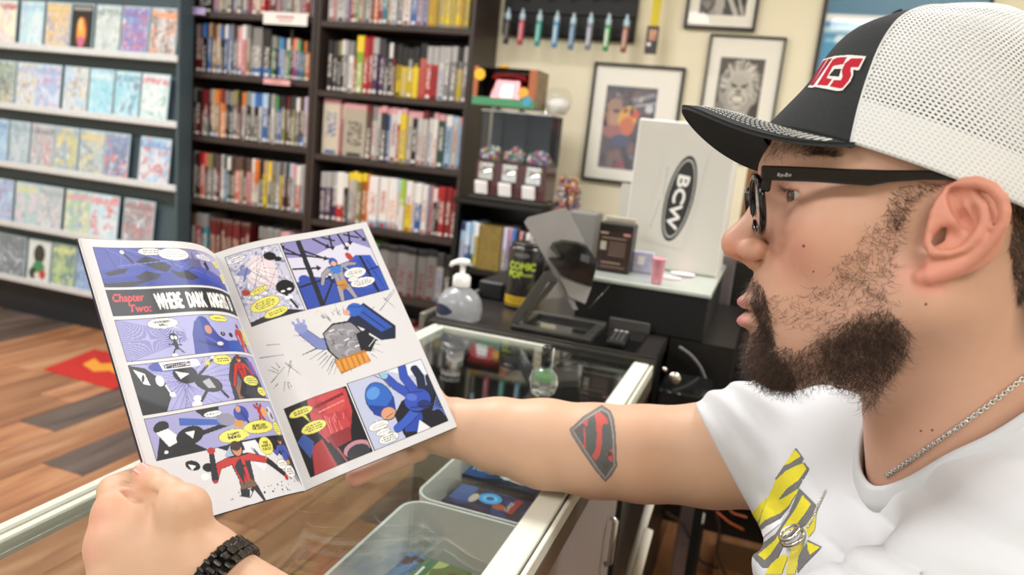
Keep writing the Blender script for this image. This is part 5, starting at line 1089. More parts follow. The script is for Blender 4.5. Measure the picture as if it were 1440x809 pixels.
for (x_, y_) in ((80, 118), (92, 132), (100, 142)): R_.line((x_-3, y_), (x_+3, y_-1), 1.2, 'F0F0F0')
# panel D
fr(R_, 8, 180, 71, 252, '17171C')
R_.poly([(30, 180), (40, 172), (58, 174), (70, 182), (68, 206), (58, 226), (34, 228), (26, 206)], 'C04448').ell(52, 190, 14, 12, 'CC5052').ell(38, 192, 8, 7, 'B43C42').line((34, 190), (66, 186), 3, '7E262E').line((36, 196), (64, 193), 1.5, 'E08A80')
for k in range(18): x_ = 30+k*2; R_.line((x_, 203+2*math.sin(k)), (x_+q_.uniform(-3, 3), 214+q_.uniform(-3, 8)), .8, q_.choice(['8E2A32', 'E08080', '9E3038']))
R_.poly([(34, 222), (60, 220), (56, 234), (38, 236)], '8E2E34').poly([(12, 252), (18, 226), (30, 222), (34, 252)], 'A83C3E').poly([(8, 216), (16, 210), (22, 222), (14, 236)], '3A58A0').ell(58, 244, 14, 8, 'C08A98').ell(58, 248, 12, 8, '3A3A40').line((40, 236), (44, 252), 2, '9E5A5E')
balloon(R_, 21, 189, 11, 4.2, 2, 'E9E268', tail=(26, 204)); balloon(R_, 27, 208, 12, 5.6, 3, 'E9E268')
R_.setclip()
# panel E: a gloved hand reaching out
fr(R_, 74, 178, 161, 252, 'BCC2DC')
R_.poly([(120, 178), (161, 178), (161, 196), (140, 190)], 'DDE4EE').line((110, 178), (116, 196), .9, '2A2A30').line((104, 178), (118, 190), .7, '2A2A30')
R_.ell(100, 204, 15, 19, INK).ell(100, 204, 14.3, 18.3, '2F66BE').ell(96, 196, 8, 6, '5C94DC', -.4).poly([(86, 206), (104, 214), (116, 206), (112, 222), (98, 226), (88, 218)], '1F3F92').ell(103, 222, 8.5, 7, INK).ell(103, 221.5, 8, 6.4, 'D49A7A').line((99, 225), (108, 223), .8, '6A3A2E')
R_.poly([(110, 252), (108, 226), (122, 214), (161, 210), (161, 252)], '15171F').poly([(112, 246), (120, 230), (140, 222), (136, 240), (124, 250)], '2A4AA8')
GL = '3450B4'
limb(R_, [(136, 214), (122, 196), (117, 184)], 10, 7, GL); R_.ell(115, 182, 4, 3.4, '8FC0D8')
limb(R_, [(140, 210), (135, 190), (138, 176)], 10, 8, GL); limb(R_, [(148, 212), (152, 196), (150, 186)], 9, 8, '1C2440'); limb(R_, [(152, 220), (160, 208), (161, 200)], 9, 7, '1C2440'); limb(R_, [(134, 228), (118, 236), (106, 240)], 10, 8, '3A5CC0')
R_.ell(140, 220, 16, 13, INK).ell(139, 219, 15, 12, GL).ell(134, 214, 6, 4, '5270CC', .5).ell(144, 226, 8, 5, '22306E', .3).line((128, 224), (150, 230), .9, INK).line((132, 208), (148, 212), .9, INK)
for k in range(7): R_.line((150+k*1.5, 236), (161, 222+k*4), 1, '5E78CC')
R_.poly([(124, 252), (132, 240), (140, 252)], 'E4E4EA')
balloon(R_, 88, 230, 11, 4.4, 2, tail=(98, 224)); balloon(R_, 90, 238, 8, 3, 1); balloon(R_, 93, 246, 11, 4.8, 3)
R_.setclip()
# extend splash over the panel border like the drawn arm does
R_.rect(71.7, 177, 73.3, 253, 'F0EFEF')
book = thing('open_comic_book', 'open comic book held up in both hands over the glass case', 'comic book', tuple(c2w(SB)))
m_page = attr_mat('glossy_page_print', .42, coat=.06, spec=.35)
m_paper = mat('page_paper', 'E6E4E2', .5, var=.01); m_pcov = mat('dark_purple_cover', '2A1A38', .3, coat=.3)
L_.noise(3, .04); R_.noise(3, .04); L_.grid('left_page', left_page, m_page, book); R_.grid('right_page', right_page, m_page, book)
def slab_page(fn, o0, o1, x0, x1, y0, y1, name, m, nx=24, ny=4):
    X, Y = np.meshgrid(np.linspace(x0, x1, nx), np.linspace(y0, y1, ny)); A0, A1 = fn(X, Y, o0).reshape(-1, 3), fn(X, Y, o1).reshape(-1, 3)
    n_ = nx*ny; idx = np.arange(n_).reshape(ny, nx); F = []
    for j in range(ny-1):
        for i in range(nx-1):
            q = (idx[j+1, i], idx[j+1, i+1], idx[j, i+1], idx[j, i]); F.append(q); F.append(tuple(k+n_ for k in reversed(q)))
    ring = list(idx[0, :])+list(idx[1:, -1])+list(idx[-1, -2::-1])+list(idx[-2:0:-1, 0])
    for k in range(len(ring)): a_, b_ = ring[k], ring[(k+1) % len(ring)]; F.append((a_, b_, b_+n_, a_+n_))
    return mesh_obj(name, np.concatenate([A0, A1]), F, m, book)
slab_page(left_page, -.0003, -.0022, -.4, 167.5, .2, 262, 'left_page_block', m_paper); slab_page(right_page, -.0003, -.0038, .5, 167.6, .2, 261.8, 'right_page_block', m_paper)
slab_page(left_page, -.0025, -.0031, -1.6, 168, -.6, 262.8, 'back_cover', m_pcov); slab_page(right_page, -.0042, -.0048, 0, 168.4, -.4, 262.4, 'front_cover', m_pcov)
# ---------------------------------------------------------------- sculpting tools: signed distance fields -> one smooth surface
f32 = np.float32
def smin(a, b, k): h = np.clip(.5+.5*(b-a)/k, 0, 1); return b*(1-h)+a*h-k*h*(1-h)
def smax(a, b, k): return -smin(-a, -b, k)
def cone(P, a, b, ra, rb):
    a, b = np.asarray(a, f32), np.asarray(b, f32); ab = b-a; t = np.clip(((P-a)@ab)/float(ab@ab), 0, 1)
    return np.sqrt(((P-a-t[:, None]*ab)**2).sum(1))-(ra+(rb-ra)*t)
def ell(P, c, r):
    r = np.asarray(r, f32); q = (P-np.asarray(c, f32))/r; k = np.sqrt((q**2).sum(1)); k2 = np.sqrt(((q/r)**2).sum(1))+1e-9
    return k*(k-1)/k2
def chain(P, pts, rs, k=0.0):
    d = None
    for i in range(len(pts)-1):
        e = cone(P, pts[i], pts[i+1], rs[i], rs[i+1]); d = e if d is None else (smin(d, e, k) if k else np.minimum(d, e))
    return d
def polygonise(f, lo, hi, h):
    lo = np.asarray(lo, float); n = np.ceil((np.asarray(hi)-lo)/h/8).astype(int)*8+1
    ax = [lo[i]+h*np.arange(n[i]) for i in range(3)]; B = 8
    cb = [lo[i]+h*(np.arange((n[i]-1)//B)*B+B/2) for i in range(3)]
    CX = np.stack(np.meshgrid(*cb, indexing='ij'), -1).reshape(-1, 3).astype(f32); dv = f(CX)
    nb = [len(c) for c in cb]; act = (np.abs(dv) < B*h*1.25).reshape(nb)
    V = np.repeat(np.repeat(np.repeat(np.sign(dv).reshape(nb), B, 0), B, 1), B, 2); V = np.pad(V, ((0, 1),)*3, mode='edge').astype(f32)*9
    m = np.zeros(V.shape, bool); I = np.argwhere(act)
    r = np.arange(B+1); off = np.stack(np.meshgrid(r, r, r, indexing='ij'), -1).reshape(-1, 3)
    for blk in np.array_split(I, max(1, len(I)//400+1)):
        if len(blk): g = (blk[:, None, :]*B+off).reshape(-1, 3); m[g[:, 0], g[:, 1], g[:, 2]] = True
    g = np.argwhere(m); out = np.empty(len(g), f32)
    for s0 in range(0, len(g), 400000):
        gg = g[s0:s0+400000]; out[s0:s0+400000] = f((lo+gg*h).astype(f32))
    V[g[:, 0], g[:, 1], g[:, 2]] = out
    S_ = V < 0; c = np.zeros(tuple(n-1), np.uint8)
    for dx in (0, 1):
        for dy in (0, 1):
            for dz in (0, 1): c += S_[dx:n[0]-1+dx, dy:n[1]-1+dy, dz:n[2]-1+dz]
    A = np.argwhere((c > 0) & (c < 8)); idx = np.full(tuple(n-1), -1, np.int32); idx[A[:, 0], A[:, 1], A[:, 2]] = np.arange(len(A))
    acc = np.zeros((len(A), 3)); cnt_ = np.zeros(len(A))
    for d in range(3):
        o1, o2 = [k for k in range(3) if k != d]
        for s1 in (0, 1):
            for s2 in (0, 1):
                p = A.copy(); p[:, o1] += s1; p[:, o2] += s2; q = p.copy(); q[:, d] += 1
                va, vb = V[p[:, 0], p[:, 1], p[:, 2]], V[q[:, 0], q[:, 1], q[:, 2]]; x = (va < 0) != (vb < 0); t = np.where(x, va/(va-vb+1e-12), 0)
                e = p.astype(float); e[:, d] += t; acc[x] += e[x]; cnt_[x] += 1
    W = lo+acc/cnt_[:, None]*h; Fs = []
    for d in range(3):
        o1, o2 = [k for k in range(3) if k != d]
        sa = [slice(None)]*3; sb = [slice(None)]*3; sa[d] = slice(0, -1); sb[d] = slice(1, None)
        x = S_[tuple(sa)] != S_[tuple(sb)]; E = np.argwhere(x); E = E[(E[:, o1] > 0) & (E[:, o2] > 0) & (E[:, o1] < n[o1]-1) & (E[:, o2] < n[o2]-1)]
        q = []
        for s1, s2 in ((0, 0), (1, 0), (1, 1), (0, 1)):
            p = E.copy(); p[:, o1] -= s1; p[:, o2] -= s2; q.append(idx[p[:, 0], p[:, 1], p[:, 2]])
        q = np.stack(q, 1); inside = S_[E[:, 0], E[:, 1], E[:, 2]]; flip = inside if d == 1 else ~inside
        q[flip] = q[flip][:, ::-1]; Fs.append(q)
    Fq = np.concatenate(Fs); Fq = Fq[(Fq >= 0).all(1)]
    return W, Fq
# head axes (forward, towards the camera, up), expressed in camera axes
HY = math.radians(13.5); HCY, HSY = math.cos(HY), math.sin(HY)
HA, HB, HC = np.array([-HCY, 0, HSY]), np.array([-HSY, 0, -HCY]), np.array([0, 1.0, 0])
HO = np.array([.2735, .0301, .53])
def h2c(P): P = np.asarray(P, float); return HO+P[..., 0:1]*HA+P[..., 1:2]*HB+P[..., 2:3]*HC
def c2h(P): Q = np.asarray(P)-HO.astype(f32); return np.stack([Q@HA.astype(f32), Q@HB.astype(f32), Q@HC.astype(f32)], 1)
def pl(px, py, b=0.0):                    # picture point at sideways offset b -> head axes
    X = (px-720)/FPX; a = (HO[0]-HSY*b-X*(HO[2]-HCY*b))/(HCY+HSY*X); d = HO[2]+HSY*a-HCY*b
    return np.array([a, b, (404.5-py)/FPX*d-HO[1]])
def ep(u_, v_, b): return pl(1260+u_/4.256, 230+v_/4.256, b)
HELIX = [ep(*q) for q in ((330, 320, .070), (312, 240, .071), (330, 160, .074), (400, 118, .078), (490, 112, .083), (575, 145, .087), (632, 210, .090), (650, 290, .091), (636, 370, .090), (595, 440, .087), (535, 505, .083), (460, 565, .079), (370, 615, .076), (280, 650, .074), (205, 672, .072), (160, 680, .070))]
HELR = [.0030, .0032, .0036, .0038, .0038, .0038, .0038, .0036, .0034, .0034, .0036, .0042, .0050, .0055, .0056, .0046]
ANTI = [ep(*q) for q in ((450, 185, .078), (525, 260, .083), (535, 360, .084), (485, 440, .083), (400, 500, .081), (300, 530, .080), (225, 535, .078))]
NECKB = c2h(np.array([[.348, -.150, .575]], f32))[0]
def head_sdf(Q):
    """Q in head axes"""
    b = np.abs(Q[:, 1]); M_ = Q.copy(); M_[:, 1] = b
    d = ell(Q, (-.014, 0, .055), (.102, .073, .09))
    d = d+np.clip((Q[:, 2]-(.0445+.46*Q[:, 0])-.002)*.45, 0, .022)
    d = smin(d, ell(Q, (.028, 0, -.015), (.061, .060, .088)), .02)
    d = smin(d, ell(M_, (.052, .040, .006), (.026, .023, .026)), .02)
    d = smin(d, ell(Q, (.068, 0, -.045), (.036, .033, .037)), .02)
    d = smin(d, cone(M_, (.0, .050, -.040), (.074, .014, -.083), .021, .018), .022)
    d = smin(d, ell(Q, (.081, 0, -.084), (.022, .024, .020)), .014)
    d = smin(d, cone(M_, (.0815, .006, .057), (.066, .043, .056), .0115, .010), .014)
    d = smax(d, -ell(M_, (.098, .032, .032), (.022, .0175, .0115)), .010)
    e = ell(M_, (.0665, .032, .033), (.0136, .0145, .0132)); d = smin(d, e, .004)
    d = smax(d, -ell(M_, (.0810, .0355, .0325), (.013, .0135, .0040)), .0015)
    d = smin(d, chain(Q, [(.0845, 0, .038), (.0965, 0, .016), (.1085, 0, .003)], [.0095, .0112, .0125]), .008)
    d = smin(d, ell(M_, (.0995, .0125, -.0025), (.0105, .0078, .0085)), .004)
    d = smin(d, cone(Q, (.106, 0, -.0055), (.098, 0, -.012), .0052, .005), .004)
    d = smax(d, -ell(M_, (.1035, .0075, -.0105), (.0058, .0034, .0042)), .0025)
    d = smin(d, ell(Q, (.0975, 0, -.0405), (.0122, .021, .0062)), .004)
    d = smin(d, ell(Q, (.0965, 0, -.0548), (.0135, .018, .0062)), .004)
    d = smax(d, -ell(Q, (.1075, 0, -.0472), (.010, .021, .0012)), .0015)
    d = smax(d, -ell(Q, (.115, 0, -.0185), (.010, .004, .006)), .006)
    # neck
    d = smin(d, cone(Q, (-.030, 0, -.03), NECKB, .058, .069), .03)
    # near and far ear
    near = np.where((M_[:, 0] > -.06) & (M_[:, 0] < .03) & (b > .045) & (np.abs(Q[:, 2]) < .055))[0]
    if len(near):
        E = M_[near]; x = ell(E, ep(420, 380, .0745), (.0215, .0050, .0275))
        x = smin(x, ell(E, ep(300, 600, .072), (.012, .0045, .009)), .006)
        x = smin(x, chain(E, HELIX, HELR), .0022); x = smin(x, chain(E, ANTI, [.003, .0034, .0036, .0036, .0036, .0034, .003]), .003)
        x = smax(x, -ell(E, ep(395, 195, .085), (.0080, .0085, .0050)), .002)
        x = smax(x, -chain(E, [ep(520, 165, .090), ep(590, 250, .093), ep(590, 350, .093), ep(520, 450, .090)], [.0022, .0030, .0030, .0022]), .0025)
        x = smin(x, cone(E, ep(235, 415, .074), ep(205, 480, .074), .0048, .0042), .004)
        dn = d[near]; d[near] = smin(dn, x, .005)
        d[near] = smax(d[near], -ell(E, ep(335, 430, .088), (.0105, .0155, .0090)), .004)
        d[near] = smax(d[near], -chain(E, [ep(352, 185, .078), ep(362, 270, .077), ep(400, 330, .0765), ep(430, 375, .078)], [.0046, .0036, .0040, .0030]), .0016)
        hole = chain(E, [ep(292, 365, .073), ep(245, 430, .068), ep(228, 482, .075)], [.0018, .0044, .0020]); d[near] = smax(d[near], -hole, .0018)
    return d
def body_head(P): return head_sdf(c2h(P))
# ---- arms and hands in camera axes
R_SH, R_EL, R_FA, R_WR = cp(1150, 640, .79), cp(885, 638, .842), cp(770, 625, .855), cp(648, 602, .885)
def rarm(P):
    d = chain(P, [R_SH, cp(1000, 640, .82), cp(905, 638, .838), cp(840, 634, .846), cp(765, 624, .857), cp(700, 612, .868), cp(645, 602, .882)], [.060, .0555, .0525, .0515, .0495, .042, .0335], .01)
    palm = cone(P, cp(630, 600, .888), cp(565, 595, .885), .030, .030); palm = smax(palm, P[:, 2]*0+np.abs((P-cp(600, 598, .886).astype(f32))@NR.astype(f32))-.017, .012)
    d = smin(d, palm, .02)
    for pts, rs in (([(590, 634, .880), (548, 652, .853), (518, 665, .832), (499, 672, .822)], [.012, .0108, .0100, .0098]), ([(572, 615, .885), (520, 622, .868), (475, 632, .850), (455, 640, .842)], [.0125, .0112, .010, .0092]),
                    ([(565, 590, .888), (505, 592, .874), (455, 600, .858), (432, 606, .850)], [.013, .0115, .0103, .0094]), ([(568, 565, .892), (515, 556, .885), (472, 558, .872), (452, 562, .866)], [.0125, .011, .010, .009]),
                    ([(622, 585, .895), (600, 545, .905), (590, 515, .905)], [.017, .013, .011])):
        d = smin(d, chain(P, [cp(*q) for q in pts], rs), .006)
    return d
L_W = cp(280, 796, .578)
def lhand(P):
    fore = cone(P, cp(290, 806, .578), cp(560, 1000, .545), .0275, .042)
    d = smin(fore, cone(P, cp(290, 806, .578), cp(250, 784, .582), .0275, .027), .015)
    for q, r_ in (((166, 722, .585), .0185), ((158, 768, .572), .019), ((163, 815, .565), .018), ((182, 856, .565), .016)):
        d = smin(d, cone(P, L_W, cp(*q), .023, r_), .016)
    # fingers curl behind the page
    for pts, rs in (([(168, 722, .585), (160, 690, .612), (186, 676, .640), (208, 682, .652)], [.0165, .0128, .0105, .0092]), ([(158, 768, .572), (146, 752, .615), (176, 738, .648), (215, 742, .662)], [.0175, .0128, .0105, .009]),
                    ([(163, 815, .565), (150, 800, .612), (180, 792, .650), (220, 795, .66)], [.0165, .012, .010, .009]), ([(182, 856, .565), (175, 842, .605), (200, 840, .635), (230, 845, .64)], [.0145, .011, .009, .008])):
        d = smin(d, chain(P, [cp(*q) for q in pts], rs), .007)
    # thumb pressed on the front of the page
    th = chain(P, [cp(262, 765, .574), cp(258, 718, .574), cp(236, 693, .588), cp(216, 679, .600), cp(202, 668, .606)], [.023, .0190, .0118, .0108, .0090], .006)
    d = smin(d, th, .008)
    d = smax(d, -chain(P, [cp(176, 694, .584), cp(196, 695, .581), cp(218, 697, .575)], [.0035, .0068, .0030]), .003)
    d = smax(d, -chain(P, [cp(247, 702, .574), cp(243, 697, .574), cp(236, 690, .576)], [.0006, .0009, .0006]), .004)
    return d
# ---- torso
FS, NS, EL = np.array([.300, -.177, .79]), np.array([.305, -.198, .425]), np.array([.013, -.305, .455])
def torso(P, o=0.0):
    Q = P.copy(); Q[:, 2] = .60+(P[:, 2]-.60)*(.125/.175)
    d = cone(Q, (.343, -.275, .615), (.345, -.62, .62), .122+o, .148+o)
    d = smin(d, cone(P, FS, (.340, -.160, .64), .062+o, .052+o), .06)
    d = smin(d, cone(P, NS, (.350, -.158, .53), .068+o, .055+o), .06)
    d = smin(d, cone(P, (.325, -.155, .68), (.395, -.085, .62), .050+o, .050+o), .04)
    d = smin(d, cone(P, (.360, -.145, .49), (.420, -.056, .565), .052+o, .052+o), .04)
    return d
NKA = h2c(np.array([-.030, 0, -.03])); NKB = np.array([.348, -.150, .575])+(np.array([.348, -.150, .575])-NKA)*.12
def shirt_sdf(P):
    d = torso(P, .006)
    rs_ = chain(P, [FS, cp(1110, 625, .795), cp(1050, 628, .808), cp(985, 640, .822)], [.069, .0735, .0655, .0555], .01)
    ls_ = chain(P, [NS, NS*.66+EL*.34, NS*.42+EL*.58], [.074, .068, .058])
    d = smin(d, rs_, .03); d = smin(d, ls_, .035)
    # folds: gathered cloth running from the armpits and over the near shoulder
    x, y, z = P[:, 0], P[:, 1], P[:, 2]
    w1 = np.clip((.60-z)/.06, 0, 1); xx_, yy_ = x-.132, y+.150; r_ = np.sqrt(xx_**2+yy_**2); t1 = np.arctan2(yy_, xx_)
    ph = 11.5*(t1+3.2*r_)+.5*np.sin(r_*24+z*12)+.25*np.sin(x*60+y*35)
    d = d-w1*.0105*np.clip(r_/.045, 0, 1)*(.55+.45*np.sin(ph*.5+1))*(np.abs(np.sin(ph))**.6-.6)-w1*.0012*np.sin(ph*2.3+2)
    w2 = np.clip((z-.60)/.06, 0, 1)*np.clip((-.15-y)/.05, 0, 1); s2 = (x*.93+y*.35-z*.12)
    f2 = np.sin(s2*210+1.2*np.sin(y*22))*.8+np.sin(s2*120+y*14)*.7
    d = d-w2*.0045*np.maximum(f2, -.7)
    w3 = np.clip((z-.70)/.05, 0, 1)*np.clip((y+.20)/.04, 0, 1)
    d = d-w3*.0022*np.sin((x*.7+y*.7)*190+2*np.sin(x*30))
    # cut at cuffs and at the neckline
    dn = np.array([.86, .47, -.18], f32); dn /= np.linalg.norm(dn); hem = (P-cp(1016, 638, .818).astype(f32))@(-dn)
    d = np.where(z > .70, smax(d, hem, .002), d)
    he = (EL-NS)/np.linalg.norm(EL-NS); hem2 = (P-(NS*.45+EL*.55).astype(f32))@he.astype(f32)
    d = np.where((x < .20) & (z < .56), np.maximum(d, hem2), d)
    nc = cone(P, NKA, NKB, .0620, .0715)
    d = smax(d, -nc, .004)
    return d
t0_ = __import__('time').time()
def part_mesh(f, lo, hi, h): return polygonise(f, lo, hi, h)
lo = h2c(np.array([-.12, -.1, -.2])); hv, hf = part_mesh(body_head, (.12, -.19, .42), (.41, .19, .64), .0016)
av, af = part_mesh(rarm, (-.24, -.26, .74), (.42, -.08, .94), .0022)
lv, lf = part_mesh(lhand, (-.36, -.36, .50), (-.03, -.12, .69), .0016)
def near_arm(P): return chain(P, [NS, EL, cp(540, 970, .548)], [.060, .048, .041], .01)
def trunk(P):
    d = smin(torso(P, -.004), near_arm(P), .02); d = smin(d, cone(P, (.385, -.60, .60), (.39, -.72, .60), .125, .12), .03)
    return d
tv, tf = part_mesh(trunk, (-.12, -.85, .24), (.60, -.08, .92), .008)
print('sdf body', round(__import__('time').time()-t0_, 1), len(hv), len(av), len(lv), len(tv))
# skin colours by place (true skin tone differences)
def mixc(c, target, w): t = np.array(lin(target)); w = np.clip(w, 0, 1)[:, None]; return c*(1-w)+t*w
def gs(Q, c, r): return np.exp(-(((Q-np.array(c))/np.array(r))**2).sum(1))
Hq = c2h(hv.astype(f32)).astype(float); Hm = Hq.copy(); Hm[:, 1] = np.abs(Hm[:, 1])
SK = 'CC9F86'
hc = np.tile(np.array(lin(SK)), (len(Hq), 1))
hc = mixc(hc, 'D98C74', 0.7*gs(Hm, (.112, 0, -.002), (.016, .02, .014))); hc = mixc(hc, 'D9937C', .55*gs(Hm, (.072, .045, -.005), (.028, .03, .026)))
hc = mixc(hc, 'D9917A', .85*np.clip((Hm[:, 1]-.069)/.004, 0, 1)*(np.abs(Hm[:, 2]-.004) < .038)*(np.abs(Hm[:, 0]+.017) < .034)); hc = mixc(hc, 'DE9482', .7*gs(Hm, (.004, .074, -.024), (.014, .02, .010)))
lipw = np.clip(1.3*np.maximum(gs(Hm, (.108, 0, -.0415), (.012, .021, .0052)), gs(Hm, (.108, 0, -.0545), (.012, .019, .0062)))*1.35-.45, 0, 1)
hc = mixc(hc, 'C47C7C', lipw)
hc = mixc(hc, 'B98070', .5*gs(Hm, (.08, .035, .033), (.015, .02, .010)))
beardw = np.clip(gs(Hm, (.09, .0, -.09), (.045, .06, .034))*1.2+.8*gs(Hm, (.108, 0, -.027), (.02, .032, .009))+.55*gs(Hm, (.03, .058, -.075), (.035, .03, .028)), 0, 1)*(1-lipw)
beardw *= 1-.9*gs(Hm, (.085, .038, -.045), (.02, .02, .018))
hc = mixc(hc, '6B4A3C', .55*beardw)
scalp = np.clip((Hq[:, 2]-.046-.55*np.clip(Hq[:, 0]+.03, 0, 1))/.006, 0, 1); nape = np.clip((-.052-Hq[:, 0])/.010, 0, 1)*np.clip((Hq[:, 2]+.075)/.03, 0, 1)
hc = mixc(hc, '2A201C', np.clip(np.maximum(scalp*.95, nape*.8), 0, 1))
SA = 'D4AC8E'
ac = np.tile(np.array(lin(SA)), (len(av), 1)); ac = mixc(ac, 'E09C84', .8*gs(av, cp(503, 671, .82), (.018, .018, .03))); ac = mixc(ac, 'CF9A78', .35*gs(av, cp(905, 640, .8), (.02, .05, .1)))
lc = np.tile(np.array(lin('D0A688')), (len(lv), 1)); lc = mixc(lc, 'DE9880', .55*gs(lv, cp(140, 725, .57), (.014, .014, .03))); lc = mixc(lc, 'E2A088', .7*gs(lv, cp(205, 665, .60), (.010, .010, .02))); lc = mixc(lc, 'DE9A84', .5*gs(lv, cp(130, 775, .56), (.012, .012, .03)))
for q in ((1130, 345), (1144, 383), (1165, 540), (1302, 428), (1295, 606), (1312, 605)):
    pass
tc_ = np.tile(np.array(lin(SK)), (len(tv), 1))
Vb = np.concatenate([hv, av, lv, tv]); off = np.cumsum([0, len(hv), len(av), len(lv)]); Fb = np.concatenate([hf+off[0], af+off[1], lf+off[2], tf+off[3]]); Cb = np.concatenate([hc, ac, lc, tc_])
man_c = c2w(np.array([.385, -.7, .60])); man = thing('person', 'bearded man in a black and white trucker cap and white T-shirt reading a comic', 'person', (man_c[0], man_c[1], 0))
m_skin = attr_mat('skin', .48, sss=.12, bump=.12, bscale=900, spec=.4, var=.05, vscale=60, coat=0)
body = mesh_obj('body', c2w(Vb), Fb, m_skin, man, True, Cb)
# legs standing behind the case, below the frame
m_jean = mat('dark_denim', '2A3040', .8, bump=.3)
hip = c2w(np.array([.39, -.66, .60])); jn = MB()
jn.tube([hip+[0, 0, .06], hip+[0, 0, -.1]], [.135, .15], 20)
for s_ in (-1, 1): jn.tube([hip+[.03, s_*.085, -.04], [hip[0]-.02, hip[1]+s_*.1, .42], [hip[0]+.04, hip[1]+s_*.11, .09]], [.095, .068, .055], 16)
jn.out('jeans', m_jean, man, True)
for s_ in (-1, 1): MB().box((hip[0]-.02, hip[1]+s_*.11, .05), (.27, .10, .09), None, .03).out('shoe', mat('black_shoe', '1C1C1C', .5), man)
BVH_body = BVHTree.FromPolygons([Vector(v) for v in c2w(np.concatenate([hv, av]))], [tuple(int(i) for i in q) for q in np.concatenate([hf, af+len(hv)])])
def cast(px, py, bvh, off=0.0):
    d = ray(px, py); d /= np.linalg.norm(d); loc, nrm, i_, dist = bvh.ray_cast(Vector(CAM), Vector(d))
    if loc is None: return None, None
    n_ = np.array(nrm); n_ = n_ if n_@d < 0 else -n_
    return np.array(loc)+n_*off, n_
# shirt
sv, sf = polygonise(shirt_sdf, (.06, -.80, .30), (.62, -.02, .92), .0027)
print('shirt', round(__import__('time').time()-t0_, 1), len(sv))
m_shirt = mat('white_cotton_jersey', 'D2D3D4', .85, var=.01, scale=300, bump=.15, bscale=1500)
shirt = mesh_obj('t_shirt', c2w(sv), sf, m_shirt, man, True)
BVH_shirt = BVHTree.FromPolygons([Vector(v) for v in c2w(sv)], [tuple(int(i) for i in q) for q in sf])
def decal(name, art, x0, y0, bvh, off, m, par):
    """art in picture pixels laid on the real surface"""
    def f(X, Y):
        P = np.full(X.shape+(3,), np.nan)
        for j in range(X.shape[0]):
            for i in range(X.shape[1]):
                if art.m[j, i]:
                    p, n_ = cast(x0+X[j, i], y0+Y[j, i], bvh, off)
                    if p is not None: P[j, i] = p
        return P
    o = art.grid(name, f, m, par, only=True); return o
# ---------------------------------------------------------------- prints laid on cloth and skin
TT = Art(80, 130, 1.0, SA)                # tattoo, picture px, origin (795, 565)
def T_(p): return [(x_/6.22+800-795, y_/6.22+560-565) for x_, y_ in p]
TT.poly(T_([(0, 272), (130, 150), (290, 55), (370, 110), (398, 180), (412, 300), (425, 600), (380, 680), (318, 742), (230, 640), (110, 470), (20, 330)]), '77706C')
TT.poly(T_([(30, 280), (140, 180), (285, 90), (350, 130), (375, 200), (392, 320), (405, 590), (320, 710), (240, 615), (125, 440)]), '97908A')
TT.poly(T_([(42, 285), (150, 190), (285, 108), (340, 140), (362, 210), (378, 320), (390, 585), (320, 690), (250, 605), (135, 430)]), '5E5C5A')
RD = 'C45A52'
TT.poly(T_([(225, 150), (270, 120), (330, 175), (345, 225), (300, 230), (288, 270), (290, 400), (270, 500), (235, 548), (200, 510), (235, 450), (245, 330), (238, 220)]), RD).poly(T_([(120, 215), (180, 180), (175, 235), (150, 250)]), RD).line(*T_([(135, 260), (140, 420)]), 2.2, RD).poly(T_([(330, 490), (380, 440), (385, 560), (350, 550), (345, 510)]), RD).ell(*T_([(357, 490)])[0], 3.4, 3.2, '5E4A48').line(*T_([(110, 400), (150, 430)]), 2.4, RD)
TT.line(*T_([(30, 290), (140, 200)]), 1.2, 'A07878')
TT.poly(T_([(170, 190), (215, 160), (232, 250), (235, 400), (215, 480), (165, 430), (160, 250)]), '5A5E5C').poly(T_([(300, 245), (355, 235), (368, 340), (362, 440), (320, 500), (280, 540), (285, 450)]), '5A5E5C').poly(T_([(280, 560), (345, 560), (360, 590), (318, 640)]), '555654')
decal('tattoo', TT, 795, 565, BVH_body, .00025, attr_mat('tattooed_skin', .5, sss=.05, var=.15, vscale=400), body)['label'] = 'grey and red shield tattoo on the forearm'
TS = Art(175, 190, 1.0, 'E4E4E4')         # shirt print, origin (1025, 620)
def U_(p): return [(x_/4.282+1030-1025, y_/4.282) for x_, y_ in p]
GY, YE = '6E6E6C', 'DCD02A'
TS.poly(U_([(385, 38), (436, 110), (400, 145), (350, 165), (260, 225), (300, 165), (330, 120)]), GY).poly(U_([(380, 55), (415, 95), (345, 140), (310, 150), (330, 120)]), YE)
TS.poly(U_([(430, 125), (468, 165), (430, 240), (380, 290), (290, 355), (390, 290), (425, 250)]), GY)
TS.poly(U_([(260, 222), (255, 300), (130, 440), (106, 470), (150, 522), (165, 540), (290, 470), (345, 400), (400, 290), (420, 250), (440, 170), (425, 125), (350, 165)]), GY)
TS.poly(U_([(425, 135), (450, 170), (400, 240), (330, 290), (280, 355), (300, 350), (410, 285), (385, 330), (345, 390), (290, 440), (200, 480), (160, 520), (180, 440), (215, 340), (260, 240), (330, 180)]), YE).poly(U_([(232, 310), (215, 330), (170, 460), (158, 490), (112, 440)]), YE)
TS.poly(U_([(405, 285), (520, 400), (500, 460), (430, 520), (330, 600), (300, 660), (250, 770), (180, 770), (112, 690), (150, 640), (260, 560), (300, 500), (340, 440)]), GY)
TS.poly(U_([(320, 460), (300, 500), (220, 560), (150, 620), (120, 640), (140, 580), (200, 520)]), 'E4E4E4').poly(U_([(425, 330), (475, 385), (440, 440), (370, 530), (290, 600), (230, 690), (195, 722), (155, 690), (260, 600), (330, 490), (390, 400)]), YE)
